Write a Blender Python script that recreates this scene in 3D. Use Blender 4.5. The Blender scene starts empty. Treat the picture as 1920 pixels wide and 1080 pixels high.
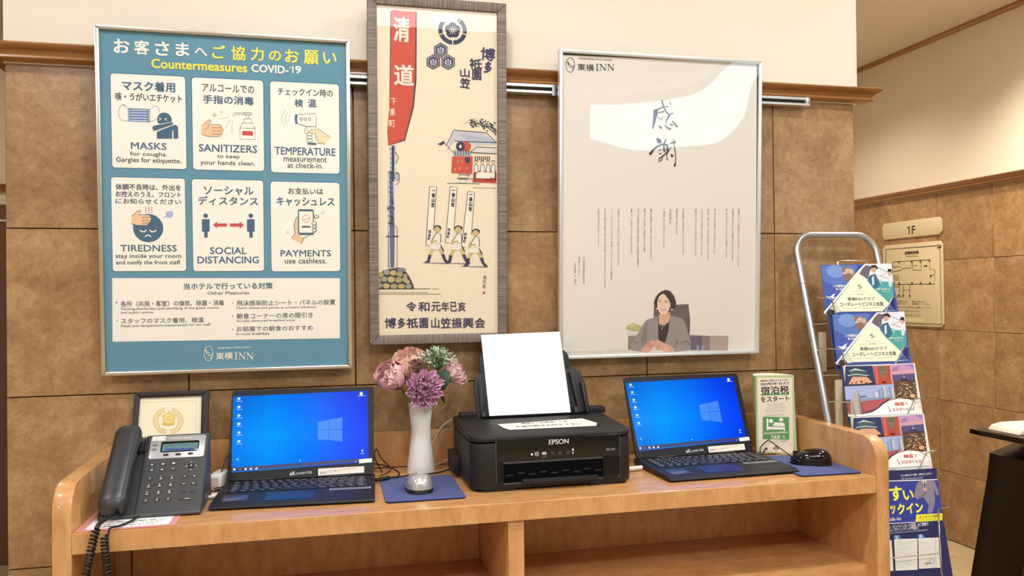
import bpy, bmesh, math, random
from math import sin, cos, pi, radians as rad, hypot, atan2
from mathutils import Vector, Matrix
from mathutils.geometry import tessellate_polygon

random.seed(7)
SC = bpy.context.scene
COL = SC.collection

# ------------------------------------------------------------------ camera
YAW, PITCH, ROLL, FOC = .2331, .00849, -.01149, 1533.3
EYE = Vector((0, -2.13, 1.4136))
cf = Vector((sin(YAW)*cos(PITCH), cos(YAW)*cos(PITCH), sin(PITCH)))
r0 = Vector((cos(YAW), -sin(YAW), 0)); u0 = r0.cross(cf)
cr = r0*cos(ROLL) + u0*sin(ROLL); cu = -r0*sin(ROLL) + u0*cos(ROLL)
cam = bpy.data.cameras.new('camera'); camo = bpy.data.objects.new('camera', cam); COL.objects.link(camo)
cam.sensor_width = 36; cam.lens = FOC*36/1920; cam.clip_start = .05
camo.matrix_world = Matrix(((cr.x, cu.x, -cf.x, EYE.x), (cr.y, cu.y, -cf.y, EYE.y), (cr.z, cu.z, -cf.z, EYE.z), (0, 0, 0, 1)))
SC.camera = camo

# ------------------------------------------------------------------ world, lights, exposure
w = bpy.data.worlds.new('daylight'); SC.world = w; w.use_nodes = True
bg = w.node_tree.nodes['Background']; bg.inputs[0].default_value = (.62, .88, 1, 1); bg.inputs[1].default_value = 6.5
vs = SC.view_settings
vs.view_transform = 'Standard'; vs.look = 'None'; vs.gamma = 1; vs.exposure = 0.0; vs.use_curve_mapping = False
WARM = (.97, 1, 1.03)
def area(name, loc, size, watt, color=WARM, aim=(0, 0, -1), shape='DISK', spread=None, sy=None):
    l = bpy.data.lights.new(name, 'AREA'); l.shape = shape; l.size = size; l.energy = watt; l.color = color
    if sy: l.shape = 'RECTANGLE'; l.size_y = sy
    if spread: l.spread = rad(spread)
    o = bpy.data.objects.new(name, l); COL.objects.link(o); o.location = loc
    o.rotation_euler = Vector(aim).to_track_quat('-Z', 'Y').to_euler()
    return o
CEIL = 2.868
for (x, y, e) in ((-1.3, -1.1, 13.5), (.1, -1.0, 13.5), (1.5, -1.1, 13.5), (-1.3, -2.9, 17), (.75, -2.9, 17), (2.0, -2.9, 17), (-2.7, -5.2, 17)):
    area('ceiling_lamp', (x, y, CEIL-.012), .17, e, WARM)
area('ceiling_panel', (.4, -2.6, CEIL-.01), 1.6, 33, (.97, 1, 1.03), sy=1.2)
area('corridor_lamp', (-1.6, 1.4, CEIL-.012), .17, 10, (1, .86, .66))
area('corridor_lamp', (2.4, -.1, CEIL-.012), .17, 26, (1, .92, .8))
def spot(loc, watt, color, ang):
    l = bpy.data.lights.new('corridor_downlight', 'SPOT'); l.energy = watt; l.color = color; l.spot_size = rad(ang); l.spot_blend = .9; l.shadow_soft_size = .05
    o = bpy.data.objects.new('corridor_downlight', l); COL.objects.link(o); o.location = loc; return o
spot((2.95, .95, CEIL-.02), 108, (1, .89, .72), 125)
spot((2.6, 2.1, CEIL-.02), 75, (1, .89, .72), 140)

# ------------------------------------------------------------------ materials
def lin(c):
    if isinstance(c, str): c = tuple(int(c[i:i+2], 16) for i in (0, 2, 4))
    return tuple(((v/255)/12.92 if v/255 <= .04045 else ((v/255+.055)/1.055)**2.4) for v in c[:3]) + (1,)
MC = {}
def mat(name, color=(200, 200, 200), rough=.5, metal=0, coat=0, emit=0, spec=.5, trans=0, sheen=0):
    if name in MC: return MC[name]
    m = bpy.data.materials.new(name); m.use_nodes = True; b = m.node_tree.nodes['Principled BSDF']
    c = lin(color); b.inputs['Base Color'].default_value = c; b.inputs['Roughness'].default_value = rough
    b.inputs['Metallic'].default_value = metal; b.inputs['Coat Weight'].default_value = coat; b.inputs['Coat Roughness'].default_value = .06
    b.inputs['Specular IOR Level'].default_value = spec
    if emit:
        b.inputs['Emission Color'].default_value = c; b.inputs['Emission Strength'].default_value = emit
        b.inputs['Base Color'].default_value = (.01, .01, .01, 1)
    if trans: b.inputs['Transmission Weight'].default_value = trans
    if sheen: b.inputs['Sheen Weight'].default_value = sheen
    MC[name] = m; return m
class NT:
    def __init__(s, m): s.t = m.node_tree; s.b = s.t.nodes['Principled BSDF']
    def n(s, ty, **k):
        x = s.t.nodes.new(ty)
        for a, v in k.items():
            if a.startswith('i_'): x.inputs[int(a[2:]) if a[2:].isdigit() else a[2:].replace('_', ' ')].default_value = v
            else: setattr(x, a, v)
        return x
    def l(s, a, b): s.t.links.new(a, b)
    def ramp(s, fac, stops):
        r = s.n('ShaderNodeValToRGB'); e = r.color_ramp.elements
        while len(e) < len(stops): e.new(.5)
        for el, (p, c) in zip(e, stops): el.position = p; el.color = lin(c)
        s.l(fac, r.inputs[0]); return r.outputs[0]
    def coords(s, scale=(1, 1, 1), rand=0, kind='Object'):
        tc = s.n('ShaderNodeTexCoord'); mp = s.n('ShaderNodeMapping'); mp.inputs['Scale'].default_value = scale
        s.l(tc.outputs[kind], mp.inputs[0])
        if rand:
            oi = s.n('ShaderNodeObjectInfo'); mu = s.n('ShaderNodeMath', operation='MULTIPLY'); mu.inputs[1].default_value = rand
            s.l(oi.outputs['Random'], mu.inputs[0]); cb = s.n('ShaderNodeCombineXYZ')
            for i in range(3): s.l(mu.outputs[0], cb.inputs[i])
            s.l(cb.outputs[0], mp.inputs['Location'])
        return mp.outputs[0]
    def noise(s, v, scale, detail=4, rough=.55, dist=0):
        x = s.n('ShaderNodeTexNoise'); x.inputs['Scale'].default_value = scale; x.inputs['Detail'].default_value = detail
        x.inputs['Roughness'].default_value = rough; x.inputs['Distortion'].default_value = dist; s.l(v, x.inputs['Vector']); return x.outputs['Fac']
    def mix(s, f, a, b, mode='MIX'):
        x = s.n('ShaderNodeMix', data_type='RGBA', blend_type=mode)
        for k, v in ((0, f), (6, a), (7, b)):
            if isinstance(v, (int, float)): x.inputs[k].default_value = v
            elif isinstance(v, tuple): x.inputs[k].default_value = v
            else: s.l(v, x.inputs[k])
        return x.outputs[2]
    def bump(s, h, strength=.2, dist=.002):
        x = s.n('ShaderNodeBump'); x.inputs['Strength'].default_value = strength; x.inputs['Distance'].default_value = dist
        s.l(h, x.inputs['Height']); s.l(x.outputs[0], s.b.inputs['Normal'])

def marble(name, base, dark, light, rough=.28):
    m = mat(name, base, rough); t = NT(m)
    v = t.coords(rand=37)
    n1 = t.noise(v, 9, 12, .8, .15); n2 = t.noise(v, 60, 8, .75, .3); n3 = t.noise(v, 3.5, 6, .6, 2.0)
    c1 = t.ramp(n1, [(.34, dark), (.5, base), (.68, light)])
    c2 = t.ramp(n2, [(.32, (150, 138, 124)), (.46, (184, 180, 176)), (.56, (190, 189, 188)), (.74, (222, 218, 212))])
    c = t.mix(.65, c1, c2, 'OVERLAY')
    vein = t.n('ShaderNodeMath', operation='SUBTRACT'); t.l(n3, vein.inputs[0]); vein.inputs[1].default_value = .5
    va = t.n('ShaderNodeMath', operation='ABSOLUTE'); t.l(vein.outputs[0], va.inputs[0])
    vf = t.ramp(va.outputs[0], [(0, (150, 150, 150)), (.006, (60, 60, 60)), (.016, (0, 0, 0))])
    pm = t.noise(v, 7, 3); pmr = t.ramp(pm, [(.52, (0, 0, 0)), (.62, (255, 255, 255))])
    vf2 = t.mix(1.0, vf, pmr, 'MULTIPLY')
    c = t.mix(vf2, c, lin(light))
    sp = t.n('ShaderNodeTexVoronoi'); sp.inputs['Scale'].default_value = 38; t.l(v, sp.inputs['Vector'])
    spr = t.ramp(sp.outputs['Distance'], [(.05, (130, 130, 130)), (.14, (0, 0, 0))])
    c = t.mix(spr, c, lin((200, 175, 140)))
    oi = t.n('ShaderNodeObjectInfo'); tone = t.ramp(oi.outputs['Random'], [(0, (178, 177, 176)), (1, (196, 196, 196))])
    c = t.mix(.6, c, tone, 'OVERLAY')
    t.l(c, t.b.inputs['Base Color']); t.bump(n2, .08, .001); return m
M_TILE = marble('brown_marble', (165, 129, 88), (138, 104, 66), (192, 159, 118))
M_GROUT = mat('tile_joint', (74, 54, 36), .8)
def plaster(name, c):
    m = mat(name, c, .75); t = NT(m); v = t.coords(); n = t.noise(v, 220, 3); t.bump(n, .12, .0008)
    n2 = t.noise(v, 1.3, 2); cc = t.ramp(n2, [(.3, tuple(int(x*.985) for x in c)), (.7, c)]); t.l(cc, t.b.inputs['Base Color']); return m
M_WALL = plaster('cream_wallpaper', (240, 229, 212))
M_CEIL = plaster('ceiling_paper', (232, 222, 204))
def wood(name, base, dark, light, sc=(45, 45, 14), rough=.35, coat=.3, blotch=22):
    m = mat(name, base, rough, coat=coat); t = NT(m); v = t.coords(sc)
    n = t.noise(v, 1, 5, .6, .3); v2 = t.coords((1, 1, 1)); n2 = t.noise(v2, blotch, 4, .6, .8)
    c = t.ramp(n, [(.3, dark), (.5, base), (.7, light)]); c2 = t.ramp(n2, [(.3, (180, 178, 176)), (.7, (195, 195, 195))])
    c = t.mix(.7, c, c2, 'OVERLAY'); t.l(c, t.b.inputs['Base Color']); t.bump(n, .05, .0005); return m
M_DESK = wood('cherry_veneer', (206, 152, 96), (192, 137, 82), (218, 165, 110))
M_DESKH = wood('cherry_veneer_top', (206, 152, 96), (192, 137, 82), (218, 165, 110), sc=(14, 45, 45))
M_RAIL = wood('rail_wood', (160, 108, 56), (140, 90, 42), (178, 124, 70), sc=(4, 80, 80), coat=.5, rough=.3)
M_FLOOR = marble('cream_floor_tile', (196, 176, 140), (184, 162, 126), (208, 190, 156), .3)
M_ALU = mat('brushed_aluminium', (196, 196, 194), .3, 1)
M_ALUF = mat('poster_frame_aluminium', (214, 208, 200), .28, 1)
M_ALUW = mat('white_anodised', (226, 226, 228), .35, .6)
M_STEEL = mat('chrome_wire', (225, 225, 222), .18, 1)
M_TUBE = mat('silver_lacquered_tube', (186, 190, 194), .3, .85)
M_BLACK = mat('black_plastic', (36, 35, 35), .42)
M_BLACKG = mat('gloss_black_plastic', (12, 12, 13), .1, spec=.4, coat=.15)
M_PRN = mat('matt_black_printer_plastic', (31, 30, 31), .5, spec=.35); _t = NT(M_PRN); _t.bump(_t.noise(_t.coords(), 900, 2), .25, .0004)
M_DARK = mat('opening_shade_paint', (8, 9, 12), .8, spec=.05)  # near-black colour stands in for the shade inside the printer's openings
M_WHITE = mat('white_plastic', (232, 230, 224), .35)
M_PAPER = mat('white_paper', (250, 249, 246), .7)
M_LAPTOP = mat('black_laptop_shell', (34, 35, 41), .45, spec=.3)
M_KEY = mat('laptop_key', (26, 27, 30), .4)
M_NAVY = mat('blue_cloth', (24, 50, 126), .85, sheen=.3); _t = NT(M_NAVY); _t.bump(_t.noise(_t.coords(), 1500, 2), .3, .0004)
M_RUBBER = mat('black_rubber', (20, 20, 24), .8)
M_CERAMIC = mat('white_ceramic', (236, 234, 230), .14, coat=.4)
M_PHONE = mat('charcoal_phone_plastic', (66, 67, 70), .42)
M_HANDSET = mat('charcoal_handset_plastic', (48, 49, 52), .36)
M_SILVER = mat('silver_plastic', (172, 172, 174), .35, .45)
M_CABLE = mat('black_cable', (18, 18, 18), .45)
M_WCABLE = mat('grey_cable', (196, 190, 178), .5)
def glasspane(name='acrylic_sheet', warp=.0):
    m = bpy.data.materials.new(name); m.use_nodes = True; t = m.node_tree; t.nodes.clear()
    o = t.nodes.new('ShaderNodeOutputMaterial'); mx = t.nodes.new('ShaderNodeMixShader'); tr = t.nodes.new('ShaderNodeBsdfTransparent')
    gl = t.nodes.new('ShaderNodeBsdfGlossy'); gl.inputs['Roughness'].default_value = .015
    fr = t.nodes.new('ShaderNodeLayerWeight'); fr.inputs[0].default_value = .5
    pw = t.nodes.new('ShaderNodeMath'); pw.operation = 'POWER'; pw.inputs[1].default_value = 5
    mu = t.nodes.new('ShaderNodeMath'); mu.operation = 'MULTIPLY_ADD'; mu.inputs[1].default_value = .85; mu.inputs[2].default_value = .06
    t.links.new(fr.outputs['Facing'], pw.inputs[0]); t.links.new(pw.outputs[0], mu.inputs[0]); t.links.new(mu.outputs[0], mx.inputs[0])
    t.links.new(tr.outputs[0], mx.inputs[1]); t.links.new(gl.outputs[0], mx.inputs[2]); t.links.new(mx.outputs[0], o.inputs[0])
    if warp:
        tc = t.nodes.new('ShaderNodeTexCoord'); n = t.nodes.new('ShaderNodeTexNoise'); n.inputs['Scale'].default_value = 2.3; n.inputs['Detail'].default_value = 1
        b = t.nodes.new('ShaderNodeBump'); b.inputs['Strength'].default_value = 1; b.inputs['Distance'].default_value = warp
        t.links.new(tc.outputs['Object'], n.inputs[0]); t.links.new(n.outputs[0], b.inputs['Height']); t.links.new(b.outputs[0], gl.inputs['Normal'])
    return m
M_PANE = glasspane('acrylic_sheet', .0035)
M_PANE2 = glasspane('flat_glass', .002)
def grain(name, sc):
    m = mat(name, (122, 110, 101), .6); t = NT(m); v = t.coords(sc); n = t.noise(v, 1, 3, .7)
    t.l(t.ramp(n, [(.3, (84, 74, 68)), (.5, (122, 110, 101)), (.7, (156, 144, 134))]), t.b.inputs['Base Color']); t.bump(n, .3, .0006); return m
M_GRV = grain('grey_woodgrain_crosswise', (8, 8, 420)); M_GRH = grain('grey_woodgrain_upright', (420, 8, 8))

# ------------------------------------------------------------------ geometry helpers
class G:
    def __init__(s): s.v = []; s.f = []; s.m = []
    def add(s, vs_, fs, mi=0):
        b = len(s.v); s.v += [tuple(p) for p in vs_]; s.f += [tuple(i+b for i in f) for f in fs]; s.m += [mi]*len(fs); return s
    def box(s, x0, x1, y0, y1, z0, z1, mi=0):
        return s.add([(x0, y0, z0), (x1, y0, z0), (x1, y1, z0), (x0, y1, z0), (x0, y0, z1), (x1, y0, z1), (x1, y1, z1), (x0, y1, z1)],
                     [(0, 3, 2, 1), (4, 5, 6, 7), (0, 1, 5, 4), (1, 2, 6, 5), (2, 3, 7, 6), (3, 0, 4, 7)], mi)
    def prism(s, poly, lo, hi, axis='z', mi=0):
        n = len(poly)
        def P(a, b, c): return {'z': (a, b, c), 'y': (a, c, b), 'x': (c, a, b)}[axis]
        vs_ = [P(a, b, lo) for a, b in poly] + [P(a, b, hi) for a, b in poly]
        return s.add(vs_, [tuple(range(n))[::-1], tuple(range(n, 2*n))] + [(i, (i+1) % n, n+(i+1) % n, n+i) for i in range(n)], mi)
    def lathe(s, prof, seg=24, c=(0, 0, 0), mi=0, cap=True):
        vs_ = []; n = len(prof)
        for r, z in prof:
            for k in range(seg): a = 2*pi*k/seg; vs_.append((c[0]+r*cos(a), c[1]+r*sin(a), c[2]+z))
        fs = [(j*seg+k, j*seg+(k+1) % seg, (j+1)*seg+(k+1) % seg, (j+1)*seg+k) for j in range(n-1) for k in range(seg)]
        if cap: fs += [tuple(range(seg))[::-1], tuple((n-1)*seg+k for k in range(seg))]
        return s.add(vs_, fs, mi)
    def tube(s, path, r, seg=8, mi=0, closed=False, cap=True):
        path = [Vector(p) for p in path]; n = len(path); vs_ = []; up = None
        for i, p in enumerate(path):
            if closed: t = path[(i+1) % n]-path[i-1]
            else: t = path[min(i+1, n-1)]-path[max(i-1, 0)]
            t.normalize()
            if up is None: up = Vector((0, 0, 1)) if abs(t.z) < .9 else Vector((1, 0, 0))
            a = up - t*up.dot(t)
            if a.length < 1e-6: a = t.orthogonal()
            a.normalize(); b = t.cross(a); up = a
            rr = r[i] if isinstance(r, (list, tuple)) else r
            for k in range(seg): q = 2*pi*k/seg; vs_.append(p + a*cos(q)*rr + b*sin(q)*rr)
        m = n if closed else n-1
        fs = [(i*seg+k, i*seg+(k+1) % seg, ((i+1) % n)*seg+(k+1) % seg, ((i+1) % n)*seg+k) for i in range(m) for k in range(seg)]
        if cap and not closed: fs += [tuple(range(seg))[::-1], tuple((n-1)*seg+k for k in range(seg))]
        return s.add(vs_, fs, mi)
    def xf(s, M): s.v = [tuple(M @ Vector(p)) for p in s.v]; return s
    def shift(s, d): s.v = [(p[0]+d[0], p[1]+d[1], p[2]+d[2]) for p in s.v]; return s
def mesh(name, g, mats, bevel=0, seg=2, smooth=False, subd=0, fixn=True):
    me = bpy.data.meshes.new(name); me.from_pydata(g.v, [], g.f)
    mats = mats if isinstance(mats, (list, tuple)) else [mats]
    for m in mats: me.materials.append(m)
    if len(mats) > 1: me.polygons.foreach_set('material_index', g.m)
    if fixn or bevel:
        bm = bmesh.new(); bm.from_mesh(me)
        if fixn: bmesh.ops.recalc_face_normals(bm, faces=bm.faces)
        if bevel:
            ed = [e for e in bm.edges if len(e.link_faces) == 2 and e.calc_face_angle(0) > .5]
            bmesh.ops.bevel(bm, geom=ed, offset=bevel, segments=seg, profile=.5, affect='EDGES', clamp_overlap=True)
        bm.to_mesh(me); bm.free()
    if smooth or bevel:
        me.polygons.foreach_set('use_smooth', [True]*len(me.polygons)); me.set_sharp_from_angle(angle=rad(40))
    me.update(); return me
def obj(name, me, parent=None, loc=None, rot=None):
    o = bpy.data.objects.new(name, me); COL.objects.link(o)
    if parent: o.parent = parent
    if loc is not None: o.location = loc
    if rot is not None: o.rotation_euler = rot
    return o
def tag(o, label=None, cat=None, group=None, kind=None):
    if label: o['label'] = label
    if cat: o['category'] = cat
    if group: o['group'] = group
    if kind: o['kind'] = kind
    return o
def thing(name, label, cat, loc=(0, 0, 0), rz=0, group=None):
    o = bpy.data.objects.new(name, None); COL.objects.link(o); o.empty_display_size = .05
    o.location = loc; o.rotation_euler = (0, 0, rz); return tag(o, label, cat, group)
def kids(o): return [c for c in bpy.data.objects if c.parent == o]
def copy_tree(o, parent=None):
    c = o.copy(); COL.objects.link(c); c.parent = parent
    for k in kids(o): copy_tree(k, c)
    return c
def part(name, g, m, parent, bevel=0, world=True, label=None, loc=None, kind=None, **k):
    """world=True: g is in world coordinates, the (unrotated) chain of parents is subtracted"""
    if world and parent:
        d = Vector((0, 0, 0)); q = parent
        while q: d += q.location; q = q.parent
        g.shift(-d)
    o = obj(name, mesh(name, g, m, bevel, **k), parent, loc); return tag(o, label, kind=kind)
def rrect(x0, y0, x1, y1, r, n=5):
    if r <= 0: return [(x0, y0), (x1, y0), (x1, y1), (x0, y1)]
    out = []
    for cx, cy, a0 in ((x1-r, y0+r, -90), (x1-r, y1-r, 0), (x0+r, y1-r, 90), (x0+r, y0+r, 180)):
        for k in range(n+1): a = rad(a0+90*k/n); out.append((cx+r*cos(a), cy+r*sin(a)))
    return out
def smooth_path(pts, n=6, closed=False):
    P = [Vector(p) for p in pts]; out = []; N = len(P)
    for i in range(N if closed else N-1):
        a = P[(i-1) % N] if closed or i > 0 else P[0]; b = P[i]; c = P[(i+1) % N]; d = P[(i+2) % N] if closed or i+2 < N else P[-1]
        for k in range(n):
            t = k/n; out.append(.5*((2*b)+(c-a)*t+(2*a-5*b+4*c-d)*t*t+(-a+3*b-3*c+d)*t**3))
    if not closed: out.append(P[-1])
    return out

# ------------------------------------------------------------------ flat print
TXT = {}
def text_geo(s, res):
    if (s, res) in TXT: return TXT[(s, res)]
    c = bpy.data.curves.new('t', 'FONT'); c.body = s; c.resolution_u = res; c.fill_mode = 'FRONT'; c.align_x = 'CENTER'
    if '\n' in s: c.space_line = .92
    o = bpy.data.objects.new('t', c); m = o.to_mesh()
    vs_ = [(v.co.x, v.co.y) for v in m.vertices]; fs = [tuple(p.vertices) for p in m.polygons]
    o.to_mesh_clear(); bpy.data.objects.remove(o); bpy.data.curves.remove(c)
    if not vs_: return None
    xs = [p[0] for p in vs_]; ys = [p[1] for p in vs_]; x0, x1, y0, y1 = min(xs), max(xs), min(ys), max(ys)
    sx = x1-x0 or 1; sy = y1-y0 or 1
    TXT[(s, res)] = ([((x-x0)/sx-.5, (y-y0)/sy-.5) for x, y in vs_], fs); return TXT[(s, res)]
def stroke(pts, w):
    """a flat line: centre points and widths"""
    n = len(pts); L = []; R = []
    for i, p in enumerate(pts):
        a = pts[max(i-1, 0)]; b = pts[min(i+1, n-1)]; dx, dy = b[0]-a[0], b[1]-a[1]; d = hypot(dx, dy) or 1
        ww = (w[i] if isinstance(w, (list, tuple)) else w)/2
        L.append((p[0]-dy/d*ww, p[1]+dx/d*ww)); R.append((p[0]+dy/d*ww, p[1]-dx/d*ww))
    return L+R, [(i, i+1, n+i+1, n+i) for i in range(n-1)]
def flat(key, parent, frame=None, mats=None, rough=.55, emit=0, only=None, lift=.0003, prefix='', world=True):
    """lays the printed shapes of ART[key] on a plane given by its origin and two axes"""
    (O, ex, ez), items = ART[key]
    if frame: O, ex, ez = frame
    O, ex, ez = Vector(O), Vector(ex), Vector(ez); nn = ex.cross(ez).normalized()
    if world:
        q = parent
        while q: O = O-q.location; q = q.parent
    groups = {}
    for it in items: groups.setdefault(it[0], []).append(it)
    out = []
    for gname, its in groups.items():
        if only and gname.split('#')[0] not in only: continue
        g = G(); cols = []
        for it in its:
            _, kd, col, L = it[:4]; d = it[4:]
            if col not in cols: cols.append(col)
            mi = cols.index(col); lay = L*lift
            def put(ps, fs): g.add([O+ex*(x*1e-4)+ez*(y*1e-4)+nn*lay for x, y in ps], fs, mi)
            if kd == 'P': ps = d[0]; tr = tessellate_polygon([[Vector((x, y, 0)) for x, y in ps]]); put(ps, [tuple(t) for t in tr])
            elif kd == 'R': ps = rrect(d[0], d[1], d[2], d[3], d[4]); put(ps, [tuple(range(len(ps)))])
            elif kd == 'L': ps, fs = stroke(d[0], d[1]); put(ps, fs)
            elif kd == 'C': n = 28 if max(d[2], d[3]) > 40 else 12; put([(d[0]+d[2]*cos(2*pi*k/n), d[1]+d[3]*sin(2*pi*k/n)) for k in range(n)], [tuple(range(n))])
            elif kd in 'TV':
                s, cx, cy, w_, h_, b, rot = d
                if kd == 'V': s = chr(10).join(s)
                tg = text_geo(s, 3 if h_/max(1, s.count('\n')+1) > 200 else (2 if h_ > 60 else 1))
                if not tg: continue
                ca, sa = cos(rad(rot)), sin(rad(rot)); e = b*min(h_, w_*2)
                for q, (ox, oy) in enumerate(((0, 0),) if not b else ((-e, -e), (e, -e), (-e, e), (e, e))):
                    W, H = w_-2*e*(b > 0), h_-2*e*(b > 0); lay = L*lift + q*.00002
                    put([(cx+(x*W+ox)*ca-(y*H+oy)*sa, cy+(x*W+ox)*sa+(y*H+oy)*ca) for x, y in tg[0]], tg[1])
        ms = []
        for c in cols:
            if mats and c in mats: ms.append(mats[c])
            elif emit: ms.append(mat('lit_%s' % c, c, .4, emit=emit))
            else: ms.append(mat('ink_%s' % c, c, rough))
        nm = gname.split('#')[0]; out.append(obj(prefix+nm, mesh(nm, g, ms, fixn=False), parent))
    return out

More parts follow.
